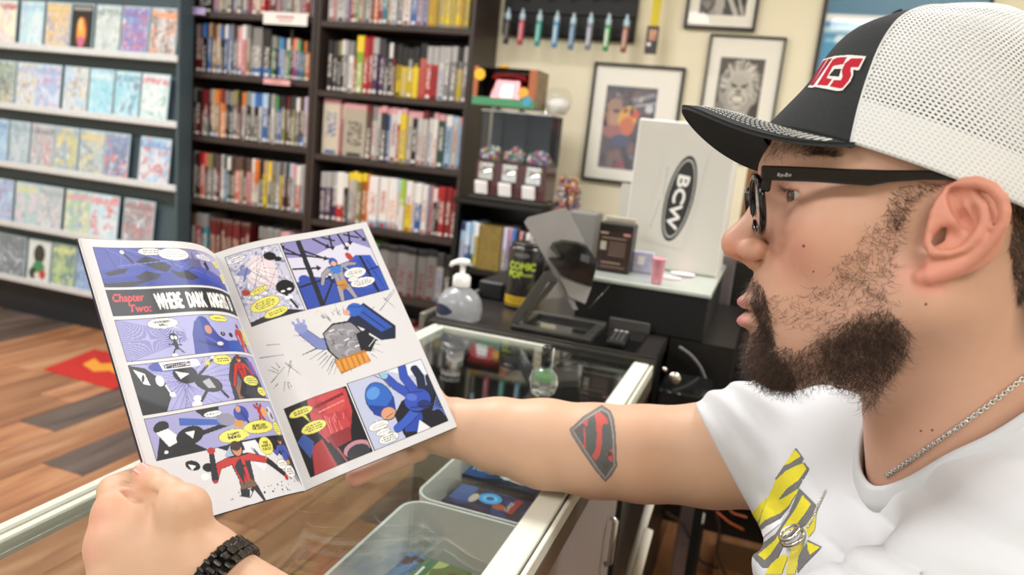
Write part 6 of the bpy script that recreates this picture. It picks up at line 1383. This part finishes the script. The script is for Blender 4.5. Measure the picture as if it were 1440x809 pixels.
TS.poly(U_([(515, 400), (500, 540), (460, 590), (440, 520), (490, 450)]), 'CFC432').poly(U_([(310, 680), (340, 700), (300, 809), (190, 809), (240, 740)]), YE).poly(U_([(350, 660), (440, 600), (400, 740), (380, 809), (320, 809)]), 'D8CC50').poly(U_([(455, 595), (545, 640), (480, 710), (430, 760), (390, 809), (400, 700)]), GY).poly(U_([(452, 610), (530, 645), (470, 690), (458, 660)]), YE)
TS.poly(U_([(70, 605), (125, 608), (100, 690), (75, 700), (45, 680)]), GY).poly(U_([(78, 615), (118, 618), (96, 680), (60, 675)]), YE).poly(U_([(48, 690), (85, 700), (45, 809), (15, 809)]), 'D6CF98').ell(13, 187, 4, 5, '8A8A88')
decal('shirt_print', TS, 1025, 620, BVH_shirt, .0006, attr_mat('faded_shirt_print', .85, var=.12, vscale=500), shirt)['label'] = 'yellow and grey graffiti lettering printed on the chest'
# ribbed collar band along the neckline
NKD = NKB-NKA; NKL = np.linalg.norm(NKD); NKD /= NKL; k1_ = np.cross(NKD, [0, 0, 1.0]); k1_ /= np.linalg.norm(k1_); k2_ = np.cross(NKD, k1_)
neckline = []
for k in range(72):
    an = 2*math.pi*k/72; dr = k1_*math.cos(an)+k2_*math.sin(an); ts = np.linspace(0, NKL*1.05, 160); Pn = np.array([NKA+NKD*t_+dr*(.0655+.0095*t_/NKL) for t_ in ts], f32); sv_ = shirt_sdf(Pn)
    ins = np.where(sv_ < 0)[0]; neckline.append(ts[ins[0]] if len(ins) else NKL)
neckline = np.array(neckline)
for _ in range(8): neckline = (np.roll(neckline, 1)+2*neckline+np.roll(neckline, -1))/4
V = []; nr_ = 6
for k in range(72):
    an = 2*math.pi*k/72; dr = k1_*math.cos(an)+k2_*math.sin(an)
    for j, (dt, do) in enumerate(((-.0065, .0015), (-.0078, .0032), (-.004, .0062), (.006, .0085), (.013, .0095), (.013, .002))):
        t_ = neckline[k]+dt; V.append(NKA+NKD*t_+dr*(.0620+.0095*t_/NKL+do))
F = [(k*nr_+j, ((k+1) % 72)*nr_+j, ((k+1) % 72)*nr_+(j+1) % nr_, k*nr_+(j+1) % nr_) for k in range(72) for j in range(nr_)]
collar = mesh_obj('ribbed_collar', c2w(np.array(V)), F, mat('ribbed_white_cotton', 'D2D3D4', .85, var=.02, scale=900, bump=.4), shirt, True)
cl = []
for q in ((1188, 560), (1192, 585), (1199, 603), (1211, 622), (1228, 638), (1248, 649), (1275, 655), (1302, 654), (1328, 645), (1352, 629), (1376, 611), (1400, 592), (1424, 574), (1446, 557), (1470, 540)):
    p, n_ = cast(q[0], q[1], BVH_shirt, .0015)
    if p is not None: cl.append((p, n_))
# ---------------------------------------------------------------- cap
def rim(th):                              # head axes
    a = -.012+.103*np.cos(th); b = .0795*np.sin(th); return a, b, .0445+.46*a-.004*np.abs(np.sin(th))
hF = np.array([1, .93, .87, .81, .755, .72, .680, .62, .55, .38, .2, 0]); vF = np.array([0, .13, .24, .35, .47, .58, .69, .81, .90, .985, 1, 1])
hB = np.array([1, 1.0, .985, .955, .91, .85, .77, .67, .54, .38, .2, 0]); vB = np.array([0, .13, .27, .41, .54, .65, .75, .84, .91, .965, .992, 1])
POLE = np.array([-.048, 0, .1625])
def crown(th, s, inset=0.0):
    k = np.linspace(0, 1, len(hF)); wF = np.clip(np.cos(th), 0, 1)**1.3
    h = np.interp(s, k, hF)*wF+np.interp(s, k, hB)*(1-wF); v = np.interp(s, k, vF)*wF+np.interp(s, k, vB)*(1-wF)
    a, b, c = rim(th); P = np.stack([POLE[0]+(a-POLE[0])*h, b*h, c+(POLE[2]-c)*v], -1)
    return P
def smooth_rows(G, it=3):
    for _ in range(it): G[1:-1] = (G[:-2]+2*G[1:-1]+G[2:])/4
    return G
def crown_panel(name, t0, t1, m, nt=90, ns=60, bulge=0.0, uvm=False):
    th = np.linspace(t0, t1, nt); s_ = np.linspace(0, 1, ns); T, S2 = np.meshgrid(th, s_); G = smooth_rows(crown(T, S2), 4)
    ctr = np.array([-.03, 0, .07]); out = G-ctr; out /= np.linalg.norm(out, axis=-1)[..., None]; Gi = G-out*.0016
    idx = np.arange(nt*ns).reshape(ns, nt); F = np.stack([idx[:-1, :-1], idx[:-1, 1:], idx[1:, 1:], idx[1:, :-1]], -1).reshape(-1, 4); N = nt*ns
    rimf = np.stack([idx[0, 1:], idx[0, :-1], idx[0, :-1]+N, idx[0, 1:]+N], -1)
    V = np.concatenate([G.reshape(-1, 3), Gi.reshape(-1, 3)]); F = np.concatenate([F, F[:, ::-1]+N, rimf])
    o = mesh_obj(name, c2w(h2c(V)), F, m, cap, True)
    if uvm:
        arc = np.cumsum(np.linalg.norm(np.diff(G, axis=0, prepend=G[:1]), axis=-1), 0); Rr = .088*np.interp(S2, np.linspace(0, 1, len(hB)), hB)+.004; U = (np.where(T < math.pi, T-math.pi/2, T-1.5*math.pi))*Rr+10
        at_ = o.data.attributes.new('weave', 'FLOAT_VECTOR', 'POINT'); W = np.stack([U, arc, arc*0], -1).reshape(-1, 3); at_.data.foreach_set('vector', np.concatenate([W, W]).astype(np.float32).ravel())
    return o
cap = thing('trucker_cap', 'black-fronted trucker cap with white mesh back on the man\'s head', 'cap', tuple(c2w(h2c(np.array([-.01, 0, .06])))))
m_capk = mat('black_cotton_twill', '2A2C2C', .85, var=.15, scale=500, bump=.35, bscale=1800)
def mesh_mat():
    m, nt, b = new_mat('white_cap_mesh'); n = nt.nodes; l = nt.links
    a = n.new('ShaderNodeAttribute'); a.attribute_name = 'weave'; sp = n.new('ShaderNodeSeparateXYZ'); l.new(a.outputs['Vector'], sp.inputs[0])
    def mth(op, x, y=None, z=None):
        k = n.new('ShaderNodeMath'); k.operation = op
        for i_, v in enumerate((x, y, z)):
            if v is None: continue
            if isinstance(v, (int, float)): k.inputs[i_].default_value = v
            else: l.new(v, k.inputs[i_])
        return k.outputs[0]
    pu, pv = .0030, .0026
    u_ = mth('DIVIDE', sp.outputs['X'], pu); v_ = mth('DIVIDE', sp.outputs['Y'], pv)
    rowi = mth('FLOOR', v_); sh = mth('MULTIPLY', mth('MODULO', rowi, 2.0), .5); fu = mth('SUBTRACT', mth('FRACT', mth('ADD', mth('ADD', u_, sh), 100.0)), .5); fv = mth('SUBTRACT', mth('FRACT', v_), .5)
    r2 = mth('ADD', mth('MULTIPLY', fu, fu), mth('MULTIPLY', fv, fv)); dot = mth('LESS_THAN', r2, .092)
    band = mth('LESS_THAN', sp.outputs['Y'], .030)
    edge = mth('MULTIPLY', dot, mth('SUBTRACT', 1.0, band))
    b.inputs['Roughness'].default_value = .8
    cm = n.new('ShaderNodeMix'); cm.data_type = 'RGBA'; cm.inputs['A'].default_value = (*lin('E6E6E4'), 1); cm.inputs['B'].default_value = (*lin('CFCFC9'), 1); l.new(mth('MULTIPLY', dot, band), cm.inputs['Factor']); l.new(cm.outputs['Result'], b.inputs['Base Color'])
    bp = n.new('ShaderNodeBump'); bp.inputs['Strength'].default_value = .5; bp.inputs['Distance'].default_value = .0006; l.new(mth('MINIMUM', r2, .2), bp.inputs['Height']); l.new(bp.outputs[0], b.inputs['Normal'])
    tr = n.new('ShaderNodeBsdfTransparent'); mx = n.new('ShaderNodeMixShader'); l.new(edge, mx.inputs[0]); l.new(b.outputs[0], mx.inputs[1]); l.new(tr.outputs[0], mx.inputs[2]); l.new(mx.outputs[0], n['Material Output'].inputs[0])
    return m
TSE = math.radians(57)
front = crown_panel('front_panel', -TSE, TSE, m_capk); meshb = crown_panel('mesh_back', TSE, 2*math.pi-TSE, mesh_mat(), 180, 60, uvm=True)
MB().lathe(c2w(h2c(POLE)), [(.0065, -.001), (.006, .0015), (.003, .0025)], 16, axis=CU).out('top_button', mat('white_button', 'E4E4E2', .7), cap, True)
# piping between front and mesh
for sg in (-1, 1):
    s_ = np.linspace(0, .97, 50); G = smooth_rows(crown(np.full(50, sg*TSE), s_)[:, None, :], 4)[:, 0]
    MB().tube(c2w(h2c(G)), .0009, 6).out('seam_piping', mat('white_piping', 'DCDCDA', .8), cap, True)
# brim
nu, nw = 70, 26; u_ = np.linspace(-1, 1, nu); w_ = np.linspace(0, 1, nw); U, W = np.meshgrid(u_, w_)
tho = U*TSE; ra, rb_, rc_ = rim(tho); oa = .0426+.107*np.cos(U*math.pi/2)**.85; ob = .0720*np.sin(U*math.pi/2)**1.0; oc = .1030-.040*(ob/.0705)**2+.003*(1-U**2)
Pb = np.stack([ra*(1-W)+oa*W, rb_*(1-W)+ob*W, rc_*(1-W)+oc*W+.004*np.sin(W*math.pi)*(1-U**2)], -1)
idx = np.arange(nu*nw).reshape(nw, nu); Fq_ = np.stack([idx[:-1, :-1], idx[:-1, 1:], idx[1:, 1:], idx[1:, :-1]], -1).reshape(-1, 4)[:, ::-1]; N_ = nu*nw
Pl = Pb.copy(); Pl[..., 2] -= .0032
edge = np.stack([idx[-1, :-1], idx[-1, 1:], idx[-1, 1:]+N_, idx[-1, :-1]+N_], -1)
brim = mesh_obj('brim', c2w(h2c(np.concatenate([Pb.reshape(-1, 3), Pl.reshape(-1, 3)]))), np.concatenate([Fq_[:, ::-1], Fq_+N_, edge[:, ::-1]]), m_capk, cap, True)
# stitching on the brim: rows of short white threads
sm = MB()
for wv in (.45, .53, .61, .69, .77, .85):
    for k in range(64):
        ua, ub = -.93+1.86*(k+.15)/64, -.93+1.86*(k+.75)/64
        def bp_(uu):
            T3 = uu*TSE; a1, b1, c1 = rim(T3); a2 = .0426+.107*math.cos(uu*math.pi/2)**.85; b2 = .072*math.sin(uu*math.pi/2); c2 = .1030-.04*(b2/.0705)**2+.003*(1-uu*uu)
            return np.array([a1*(1-wv)+a2*wv, b1*(1-wv)+b2*wv, c1*(1-wv)+c2*wv+.004*math.sin(wv*math.pi)*(1-uu*uu)+.0003])
        sm.tube(c2w(h2c(np.array([bp_(ua), bp_(ub)]))), .00032, 4)
tag(sm.out('brim_stitching', mat('white_thread', 'E0E0DA', .8), brim), kind='stuff')
es = MB()
es.lathe(c2w(h2c(crown(np.array([math.radians(28)]), np.array([.80]))[0])), [(.0035, -.0005), (.0032, .0012), (.0015, .0012), (.0015, 0)], 14, axis=c2w(h2c(crown(np.array([math.radians(28)]), np.array([.80]))[0]))-c2w(h2c(np.array([-.03, 0, .07]))))
es.out('eyelet', m_capk, cap, True)
def bvh_of(*objs):
    V = []; F = []
    for o in objs:
        o_ = len(V); mw = ROOTPOS[o.name] if o.name in ROOTPOS else np.zeros(3)
        V += [Vector(np.array(v.co)+mw) for v in o.data.vertices]; F += [tuple(i+o_ for i in p.vertices) for p in o.data.polygons]
    return BVHTree.FromPolygons(V, F)
BVH_cap = bvh_of(front)
LG = Art(92, 62, .55, '2A2C2C')           # embroidered letters, origin (1130, 70) px
def G_(p): return [(x_/8.99+1120-1130, y_/8.99+60-70) for x_, y_ in p]
WT, RE = 'EDEBE6', 'C21F33'
LG.poly(G_([(495, 172), (690, 160), (890, 178), (800, 362), (725, 352), (725, 420), (690, 500), (590, 615), (520, 622), (240, 570), (205, 582), (145, 572), (190, 520), (345, 215)]), WT)
LG.poly(G_([(345, 235), (400, 215), (200, 545), (165, 550)]), 'A81C3C').poly(G_([(412, 212), (465, 205), (225, 548), (195, 552)]), 'A81C3C')
LG.poly(G_([(530, 195), (648, 188), (600, 280), (505, 296), (470, 305), (390, 455), (460, 470), (400, 552), (268, 545), (420, 300), (470, 220)]), RE)
LG.poly(G_([(700, 205), (850, 205), (790, 322), (700, 318), (690, 350), (700, 420), (660, 500), (590, 580), (560, 588), (428, 562), (480, 480), (570, 480), (590, 440), (580, 360), (620, 270)]), RE)
LG.poly(G_([(490, 338), (575, 338), (545, 438), (415, 428)]), '2A2C2C')
decal('embroidered_letters', LG, 1130, 70, BVH_cap, .0007, attr_mat('red_embroidery', .8, bump=.8, bscale=1500, spec=.2), front)
# ---------------------------------------------------------------- glasses
gl = thing('eyeglasses', 'black-framed eyeglasses on the man\'s face under the cap brim', 'eyeglasses', tuple(c2w(h2c(np.array([.09, 0, .03])))))
m_gf = mat('glossy_black_acetate', '0C0809', .18, coat=.25, var=.05, spec=.3)
h0, h1 = pl(1074, 246, .066), pl(1346, 249, .0775)
def armp(px, py, b): return pl(px, py, b)
for sg in (1, -1):
    st_ = [(1070, 243, .0655, 21), (1100, 244, .067, 21), (1150, 246, .069, 21), (1190, 248.5, .0705, 22), (1222, 250, .0715, 23), (1250, 248, .0725, 17), (1300, 246.5, .0745, 13), (1340, 248, .076, 11), (1372, 258, .0745, 10)]
    rows_ = []
    for (px, py, b, hpx) in st_:
        c_ = pl(px, py, b); d_ = HO[2]-.98776*b+.156*c_[0]; hh = hpx/FPX*d_/2
        rows_.append([c_+[0, .0018*sx, sy*hh] for sx, sy in ((1, 1), (1, -1), (-1, -1), (-1, 1))])
    V = np.array(rows_).reshape(-1, 3); V[:, 1] *= sg; n_ = len(st_); F = [(4*i+k, 4*i+(k+1) % 4, 4*i+4+(k+1) % 4, 4*i+4+k) for i in range(n_-1) for k in range(4)]+[(3, 2, 1, 0), tuple(4*(n_-1)+k for k in range(4))]
    if sg < 0: F = [tuple(reversed(q)) for q in F]
    mesh_obj('temple_arm', c2w(h2c(V)), F, m_gf, gl).modifiers.new('bevel', 'BEVEL').width = .0011
    cb = np.array([.0985, .0335*sg, .0265]); rp_ = []
    for k in range(40):
        a_ = 2*math.pi*k/40; ex = .0262*np.sign(math.cos(a_))*abs(math.cos(a_))**.8; ey = .0195*np.sign(math.sin(a_))*abs(math.sin(a_))**.8; lat = cb[1]+ex
        rp_.append((cb[0]-.0015*(abs(lat)/.058)**2, lat, cb[2]+ey))
    rp_ = np.array(rp_); rp_[:, 0] += .08*(rp_[:, 2]-.0265)
    ring = c2w(h2c(np.concatenate([rp_, rp_[:2]]))); rim_o = MB().tube(ring, .0024, 10, cap=False).out('rim', m_gf, gl, True)
    ctr_ = rp_.mean(0); V = np.concatenate([[ctr_], rp_*.985+ctr_*.015]); Vc = c2w(h2c(V)); F = [(0, 1+k, 1+(k+1) % 40) for k in range(40)]
    mesh_obj('lens', Vc, F, glass_mat('spectacle_lens', (.97, .97, .98), 1.2, .02), rim_o, True)
    MB().box(c2w(h2c(np.array([.0945, .0615*sg, .038]))), (.006, .006, .010), None, .001).out('hinge', m_gf, gl)
MB().tube(c2w(h2c(np.array([(.0985, -.0085, .032), (.1005, 0, .0345), (.0985, .0085, .032)]))), .0022, 8).out('bridge', m_gf, gl, True)
RB_ = Art(30, 12, .35, '120D0E'); RB_.text('Ray-Ban', .6, 8.4, 5.2, 'D8D6D2', sx=.82, shear=.25, bold=.12)
BVH_arm = bvh_of([o for o in gl.children if o.name.startswith('temple_arm')][0])
decal('script_lettering', RB_, 1092, 240, BVH_arm, .0003, attr_mat('white_script', .4), [o for o in gl.children if o.name.startswith('temple_arm')][0])
# ---------------------------------------------------------------- eyes, brows, lashes, beard and hair
m_eye = mat('eyeball', 'C4B8AE', .15, coat=.8, var=.04)
for sg in (1, -1):
    ec = np.array([.0668, .032*sg, .033]); fwd = np.array([.93, .30, -.03]); fwd /= np.linalg.norm(fwd)
    prof = [(.0118*math.sin(a_), -.0118*math.cos(a_)) for a_ in np.linspace(.02, 3.12, 22)]
    wax = fwd[0]*HA+fwd[1]*HB+fwd[2]*HC; wax = wax[0]*CR+wax[1]*CU+wax[2]*CF
    eb = MB().lathe(c2w(h2c(ec)), prof, 24, axis=wax).out('eyeball', m_eye, man, True)
    pr = lambda r0, r1: [(r0, math.sqrt(.01195**2-r0**2)), (r1, math.sqrt(.01195**2-r1**2))]
    MB().lathe(c2w(h2c(ec)), [(.0062, .0101), (.0054, .0108), (.003, .0118), (.0004, .01205)], 20, axis=wax).out('iris', mat('brown_iris', '4A3020', .1, coat=1), eb, True)
    MB().lathe(c2w(h2c(ec)), [(.0024, .01185), (.0015, .01215), (.0003, .0123)], 16, axis=wax).out('pupil', mat('pupil_black', '0A0808', .05, coat=1), eb, True)
BVH_head = BVHTree.FromPolygons([Vector(v) for v in hv.astype(float)], [tuple(int(i) for i in q) for q in hf])   # camera axes
rs = np.random.RandomState(12)
def inpoly(P, pt):
    x, y = pt; ins = False
    for k in range(len(P)):
        (xa, ya), (xb, yb) = P[k], P[k-1]
        if (ya > y) != (yb > y) and x < (xb-xa)*(y-ya)/(yb-ya)+xa: ins = not ins
    return ins
def seeds(polys, mirror=True):
    """polys: list of (polygon px, count, length m, flow (head axes), lift, curl)"""
    out = []
    for P, n_, L, flow, lift, curl in polys:
        P = np.array(P, float); x0, y0 = P.min(0); x1, y1 = P.max(0); c_ = 0; tries = 0
        while c_ < n_ and tries < n_*12:
            tries += 1; x, y = rs.uniform(x0, x1), rs.uniform(y0, y1)
            if not inpoly(P, (x, y)): continue
            d = np.array([(x-720)/FPX, (404.5-y)/FPX, 1.0]); d /= np.linalg.norm(d); loc, nr, i_, _ = BVH_head.ray_cast(Vector((0, 0, 0)), Vector(d))
            if loc is None: continue
            nr = np.array(nr); nr = nr if nr@d < 0 else -nr
            p = c2h(np.array([loc], f32))[0].astype(float); nh = np.array([nr@HA, nr@HB, nr@HC]); out.append((p, nh, L, flow, lift, curl)); c_ += 1
            if mirror and p[1] > .004: out.append((p*[1, -1, 1], nh*[1, -1, 1], L, flow, lift, curl))
    return out
def strands(name, sd, m, par, r0=.00011, seg=5, kind='stuff'):
    n_ = len(sd); p = np.array([s[0] for s in sd]); nh = np.array([s[1] for s in sd]); L = np.array([s[2] for s in sd])*rs.uniform(.6, 1.25, n_); fl = np.array([s[3] for s in sd]); lift = np.array([s[4] for s in sd])[:, None]; curl = np.array([s[5] for s in sd])[:, None]
    d = nh*lift+fl+rs.normal(0, .28, (n_, 3)); d -= nh*np.minimum(0, (d*nh).sum(1))[:, None]; d /= np.linalg.norm(d, axis=1)[:, None]
    cd = rs.normal(0, 1, (n_, 3)); cd -= d*(cd*d).sum(1)[:, None]; cd /= np.linalg.norm(cd, axis=1)[:, None]
    pts = [p-nh*.0004]; cur = p.copy()
    for k in range(seg):
        d = d+cd*curl*.5-nh*.10; d /= np.linalg.norm(d, axis=1)[:, None]; cur = cur+d*(L/seg)[:, None]; pts.append(cur.copy())
    pts = np.stack(pts, 1); T = np.gradient(pts, axis=1); T /= np.linalg.norm(T, axis=2)[..., None]; A_ = np.cross(T, cd[:, None, :]); A_ /= np.linalg.norm(A_, axis=2)[..., None]+1e-9; Bv = np.cross(T, A_)
    rr_ = (r0*np.linspace(1.1, .35, seg+1))[None, :, None, None]; an = np.array([0, 2.0944, 4.18879]); ring = np.cos(an)[None, None, :, None]*A_[:, :, None, :]+np.sin(an)[None, None, :, None]*Bv[:, :, None, :]
    V = (pts[:, :, None, :]+rr_*ring).reshape(-1, 3); base = (np.arange(n_)*(seg+1)*3)[:, None, None]; i_ = np.arange(seg)[None, :, None]; k_ = np.arange(3)[None, None, :]
    F = np.stack([base+i_*3+k_, base+i_*3+(k_+1) % 3, base+(i_+1)*3+(k_+1) % 3, base+(i_+1)*3+k_], -1).reshape(-1, 4)
    return tag(mesh_obj(name, c2w(h2c(V)), F, m, par, True), kind=kind)
m_hair = mat('dark_brown_hair', '46352B', .45, var=.3, scale=300, spec=.6)
B = lambda P: [(980+x/2.248, 200+y/2.248) for x, y in P]
dense_chin = B([(118, 560), (160, 640), (205, 640), (225, 560), (255, 640), (330, 655), (400, 600), (500, 540), (600, 520), (680, 600), (665, 680), (600, 760), (560, 835), (470, 860), (330, 850), (200, 790), (130, 740), (110, 680)])
jaw_mid = B([(390, 640), (520, 560), (640, 560), (640, 680), (560, 780), (420, 760)])
must = B([(104, 385), (130, 375), (175, 405), (212, 460), (232, 540), (250, 640), (215, 640), (195, 560), (165, 500), (120, 465), (100, 430)])
goat = B([(116, 570), (150, 585), (185, 600), (215, 560), (245, 650), (300, 700), (320, 800), (200, 780), (125, 720), (108, 650)])
cheek1 = B([(235, 480), (330, 480), (440, 420), (560, 430), (640, 500), (560, 560), (400, 600), (330, 590), (240, 560)])
cheek2 = B([(420, 400), (500, 330), (560, 240), (620, 200), (665, 150), (660, 260), (620, 420), (600, 500), (500, 470)])
side = B([(600, 150), (700, 120), (790, 130), (690, 170), (640, 260), (590, 300)])
DN, BK = np.array([.25, 0, -.9]), np.array([-.2, 0, -.95])
sd = seeds([(dense_chin, 2900, .0105, np.array([.15, 0, -.75]), .5, .55), (jaw_mid, 1100, .011, np.array([-.1, .1, -.6]), .55, .9), (goat, 1500, .0095, np.array([.35, 0, -.8]), .6, .4), (must, 1000, .0085, np.array([.1, .25, -.9]), .35, .35), (cheek1, 480, .008, np.array([-.1, 0, -.75]), .3, 1.1), (cheek2, 520, .0085, np.array([-.25, 0, -.8]), .3, 1.0)])
strands('beard', sd, m_hair, man)
sd = seeds([(side, 320, .007, np.array([-.6, 0, -.5]), .2, .3), (B([(990, 175), (1034, 190), (1034, 500), (1010, 500), (985, 330), (1000, 240)]), 900, .008, np.array([-.3, 0, -.9]), .15, .3)])
strands('short_hair', sd, m_hair, man)
brow = [(1070, 214), (1086, 203), (1130, 202), (1172, 214), (1180, 222), (1140, 219), (1105, 219), (1082, 231), (1072, 232)]
sd = seeds([(brow, 800, .008, np.array([-.7, .3, .05]), .15, .2)]); strands('eyebrows', sd, m_hair, man, .00012)
# lashes
ls = []
for k in range(46):
    t_ = rs.uniform(-.9, .9); p = np.array([.0795-.004*t_*t_, .033+.011*t_, .0368-.0015*t_*t_]); ls += [(p, np.array([.8, .1*t_, .35]), .0075, np.array([.75, .3*t_, .35]), .3, .1), (p*[1, -1, 1], np.array([.8, -.1*t_, .35]), .0075, np.array([.75, -.3*t_, .35]), .3, .1)]
strands('eyelashes', ls, m_hair, man, .00009)
# thumb nail on the near hand
nt = cp(204, 661, .594); nx_ = (cp(236, 693, .588)-cp(202, 668, .606)); nx_ /= np.linalg.norm(nx_); nn = np.array([.25, .62, -.74]); nn -= nx_*(nn@nx_); nn /= np.linalg.norm(nn); nb = np.cross(nx_, nn)
tipc = cp(204, 669, .605); V = []; 
for i_ in range(7):
    for j_ in range(7):
        a1, b1 = (i_/6-.5)*1.9, (j_/6)*.011-.005; hw = .0088*(1-.25*abs(b1)/.011); V.append(tipc+nx_*b1+(nn*math.cos(a1*.62)+nb*math.sin(a1*.62))*(.0098))
F = [(i_*7+j_, i_*7+j_+1, i_*7+j_+8, i_*7+j_+7) for i_ in range(6) for j_ in range(6)]
ng = mesh_obj('thumb_nail', c2w(np.array(V)), F, mat('pink_nail', 'DDA594', .25, coat=.3), body, True); so = ng.modifiers.new('thickness', 'SOLIDIFY'); so.thickness = .0005
# moles
ml = MB()
for q in ((1130, 346, .0011), (1144, 382, .0007), (1302, 428, .0009), (1295, 606, .0009), (1311, 605, .0009), (1180, 430, .0007)):
    p, n_ = cast(q[0], q[1], BVH_body, 0)
    if p is not None: ml.lathe(p, [(q[2], -.0002), (q[2]*.8, .0004), (q[2]*.3, .0006)], 10, axis=n_)
tag(ml.out('moles', mat('mole_brown', '7A4A38', .5), man, True), kind='stuff')
# ---------------------------------------------------------------- necklace, watch
m_sil = mat('polished_silver', 'D6D4CE', .18, 1.0, var=.05)
nk = thing('necklace', 'silver curb chain necklace with a ring pendant around the man\'s neck', 'necklace', tuple(cast(1345, 600, BVH_body, .001)[0]))
def torus(mb, c, R_, r_, ax1, ax2, n=14, k=6, sq=1.0):
    nrm = np.cross(ax1, ax2); V = []
    for i in range(n):
        a_ = 2*math.pi*i/n; dr = math.cos(a_)*ax1+math.sin(a_)*ax2*sq; cc_ = c+dr*R_; dn = dr/np.linalg.norm(dr)
        for j in range(k): b_ = 2*math.pi*j/k; V.append(cc_+dn*r_*math.cos(b_)+nrm*r_*math.sin(b_))
    mb.add(V, [(i*k+j, ((i+1) % n)*k+j, ((i+1) % n)*k+(j+1) % k, i*k+(j+1) % k) for i in range(n) for j in range(k)])
def chain_on(name, path, bvh, R_, lift, second=None):
    P = np.array(path, float); L = np.r_[0, np.cumsum(np.linalg.norm(np.diff(P, axis=0), axis=1))]; mb = MB(); out = []
    n_ = 400; S_ = np.linspace(0, L[-1], n_); X = np.interp(S_, L, P[:, 0]); Y = np.interp(S_, L, P[:, 1]); last = None; cnt_ = 0
    pr = []
    for x, y in zip(X, Y):
        c1, n1 = cast(x, y, bvh, lift)
        if second is not None:
            c2_, n2_ = cast(x, y, second, lift)
            if c1 is None or (c2_ is not None and np.linalg.norm(c2_-CAM) < np.linalg.norm(c1-CAM)): c1, n1 = c2_, n2_
        if c1 is not None: pr.append((c1, n1))
    for c1, n1 in pr:
        if last is None or np.linalg.norm(c1-last) > R_*1.25:
            if last is not None:
                T = c1-last; T /= np.linalg.norm(T); N1 = n1-T*(n1@T); N1 /= np.linalg.norm(N1); B1 = np.cross(T, N1); a_ = .55 if cnt_ % 2 else -.35
                torus(mb, (c1+last)/2, R_, R_*.34, T, (B1*math.cos(a_)+N1*math.sin(a_))*.8, 10, 5); cnt_ += 1
            last = c1
    return tag(mb.out(name, m_sil, nk, True), kind='stuff')
chain_on('chain', [(1452, 520), (1420, 545), (1385, 572), (1350, 598), (1315, 622), (1280, 647), (1245, 671)], BVH_body, .0017, .0012, BVH_shirt)
chain_on('lower_chain', [(1162, 690), (1155, 705), (1148, 720), (1143, 734), (1136, 744)], BVH_shirt, .0011, .001)
c1, n1 = cast(1121, 760, BVH_shirt, .004); rg_ = MB(); uax = CR*.8+CU*.6; uax /= np.linalg.norm(uax); vax = np.cross(n1, uax); vax /= np.linalg.norm(vax)
torus(rg_, c1, .0098, .0019, uax, vax, 28, 8, 1.15); torus(rg_, c1+n1*.0035+CU*.002, .0090, .0014, uax, vax, 28, 8, 1.1); rg_.out('ring_pendant', m_sil, nk, True)
# watch bracelet on the near wrist
wt = thing('wristwatch', 'black steel link wristwatch bracelet on the man\'s near wrist', 'watch', tuple(c2w(cp(300, 792, .575))))
m_ws = mat('black_steel', '6A6662', .2, .95, var=.1)
axc = cp(560, 1000, .545)-cp(290, 806, .578); axc /= np.linalg.norm(axc); wc = cp(290, 806, .578)+axc*.016+np.array([-.002, .002, -.003])
axw = axc[0]*CR+axc[1]*CU+axc[2]*CF; wcw = c2w(wc); e1 = np.cross(axw, CF); e1 /= np.linalg.norm(e1); e2 = np.cross(axw, e1); NL_ = 30; lk = {}
for k in range(NL_):
    a_ = 2*math.pi*k/NL_; rad = e1*math.cos(a_)+e2*math.sin(a_); tan = -e1*math.sin(a_)+e2*math.cos(a_)
    for j, (o_, wd_, hh) in enumerate(((-.0068, .0058, .0027), (0, .0066, .0034), (.0068, .0058, .0027))):
        R3 = np.stack([axw, tan, rad], 1); half = .5 if j == 1 else 0; a2 = a_+half*2*math.pi/NL_; rad2 = e1*math.cos(a2)+e2*math.sin(a2); tan2 = -e1*math.sin(a2)+e2*math.cos(a2); R3 = np.stack([axw, tan2, rad2], 1)
        c3 = wcw+rad2*(.0332+(.0006 if j == 1 else 0))+axw*o_
        if j not in lk:
            q = MB().box((0, 0, 0), (wd_, .0060, hh), None, .0009); me = bpy.data.meshes.new('link'); me.from_pydata(q.V, [], q.F); me.materials.append(m_ws); lk[j] = me
        o = bpy.data.objects.new('link', lk[j]); C.objects.link(o); o.parent = wt; MM = Matrix([list(R3[r])+[0] for r in range(3)]+[[0, 0, 0, 1]]); o.rotation_euler = MM.to_euler(); o.location = Vector(c3)-wt.location
band = MB()
V = []
for k in range(48):
    a_ = 2*math.pi*k/48; rad = e1*math.cos(a_)+e2*math.sin(a_)
    for o_, r_ in ((-.0095, .0308), (.0095, .0308), (.0095, .0318), (-.0095, .0318)): V.append(wcw+rad*r_+axw*o_)
band.add(V, [(4*k+j, 4*((k+1) % 48)+j, 4*((k+1) % 48)+(j+1) % 4, 4*k+(j+1) % 4) for k in range(48) for j in range(4)]); band.out('inner_band', mat('dark_band', '1A1918', .4, .6), wt, True)
print('total', round(__import__('time').time()-t0_, 1))
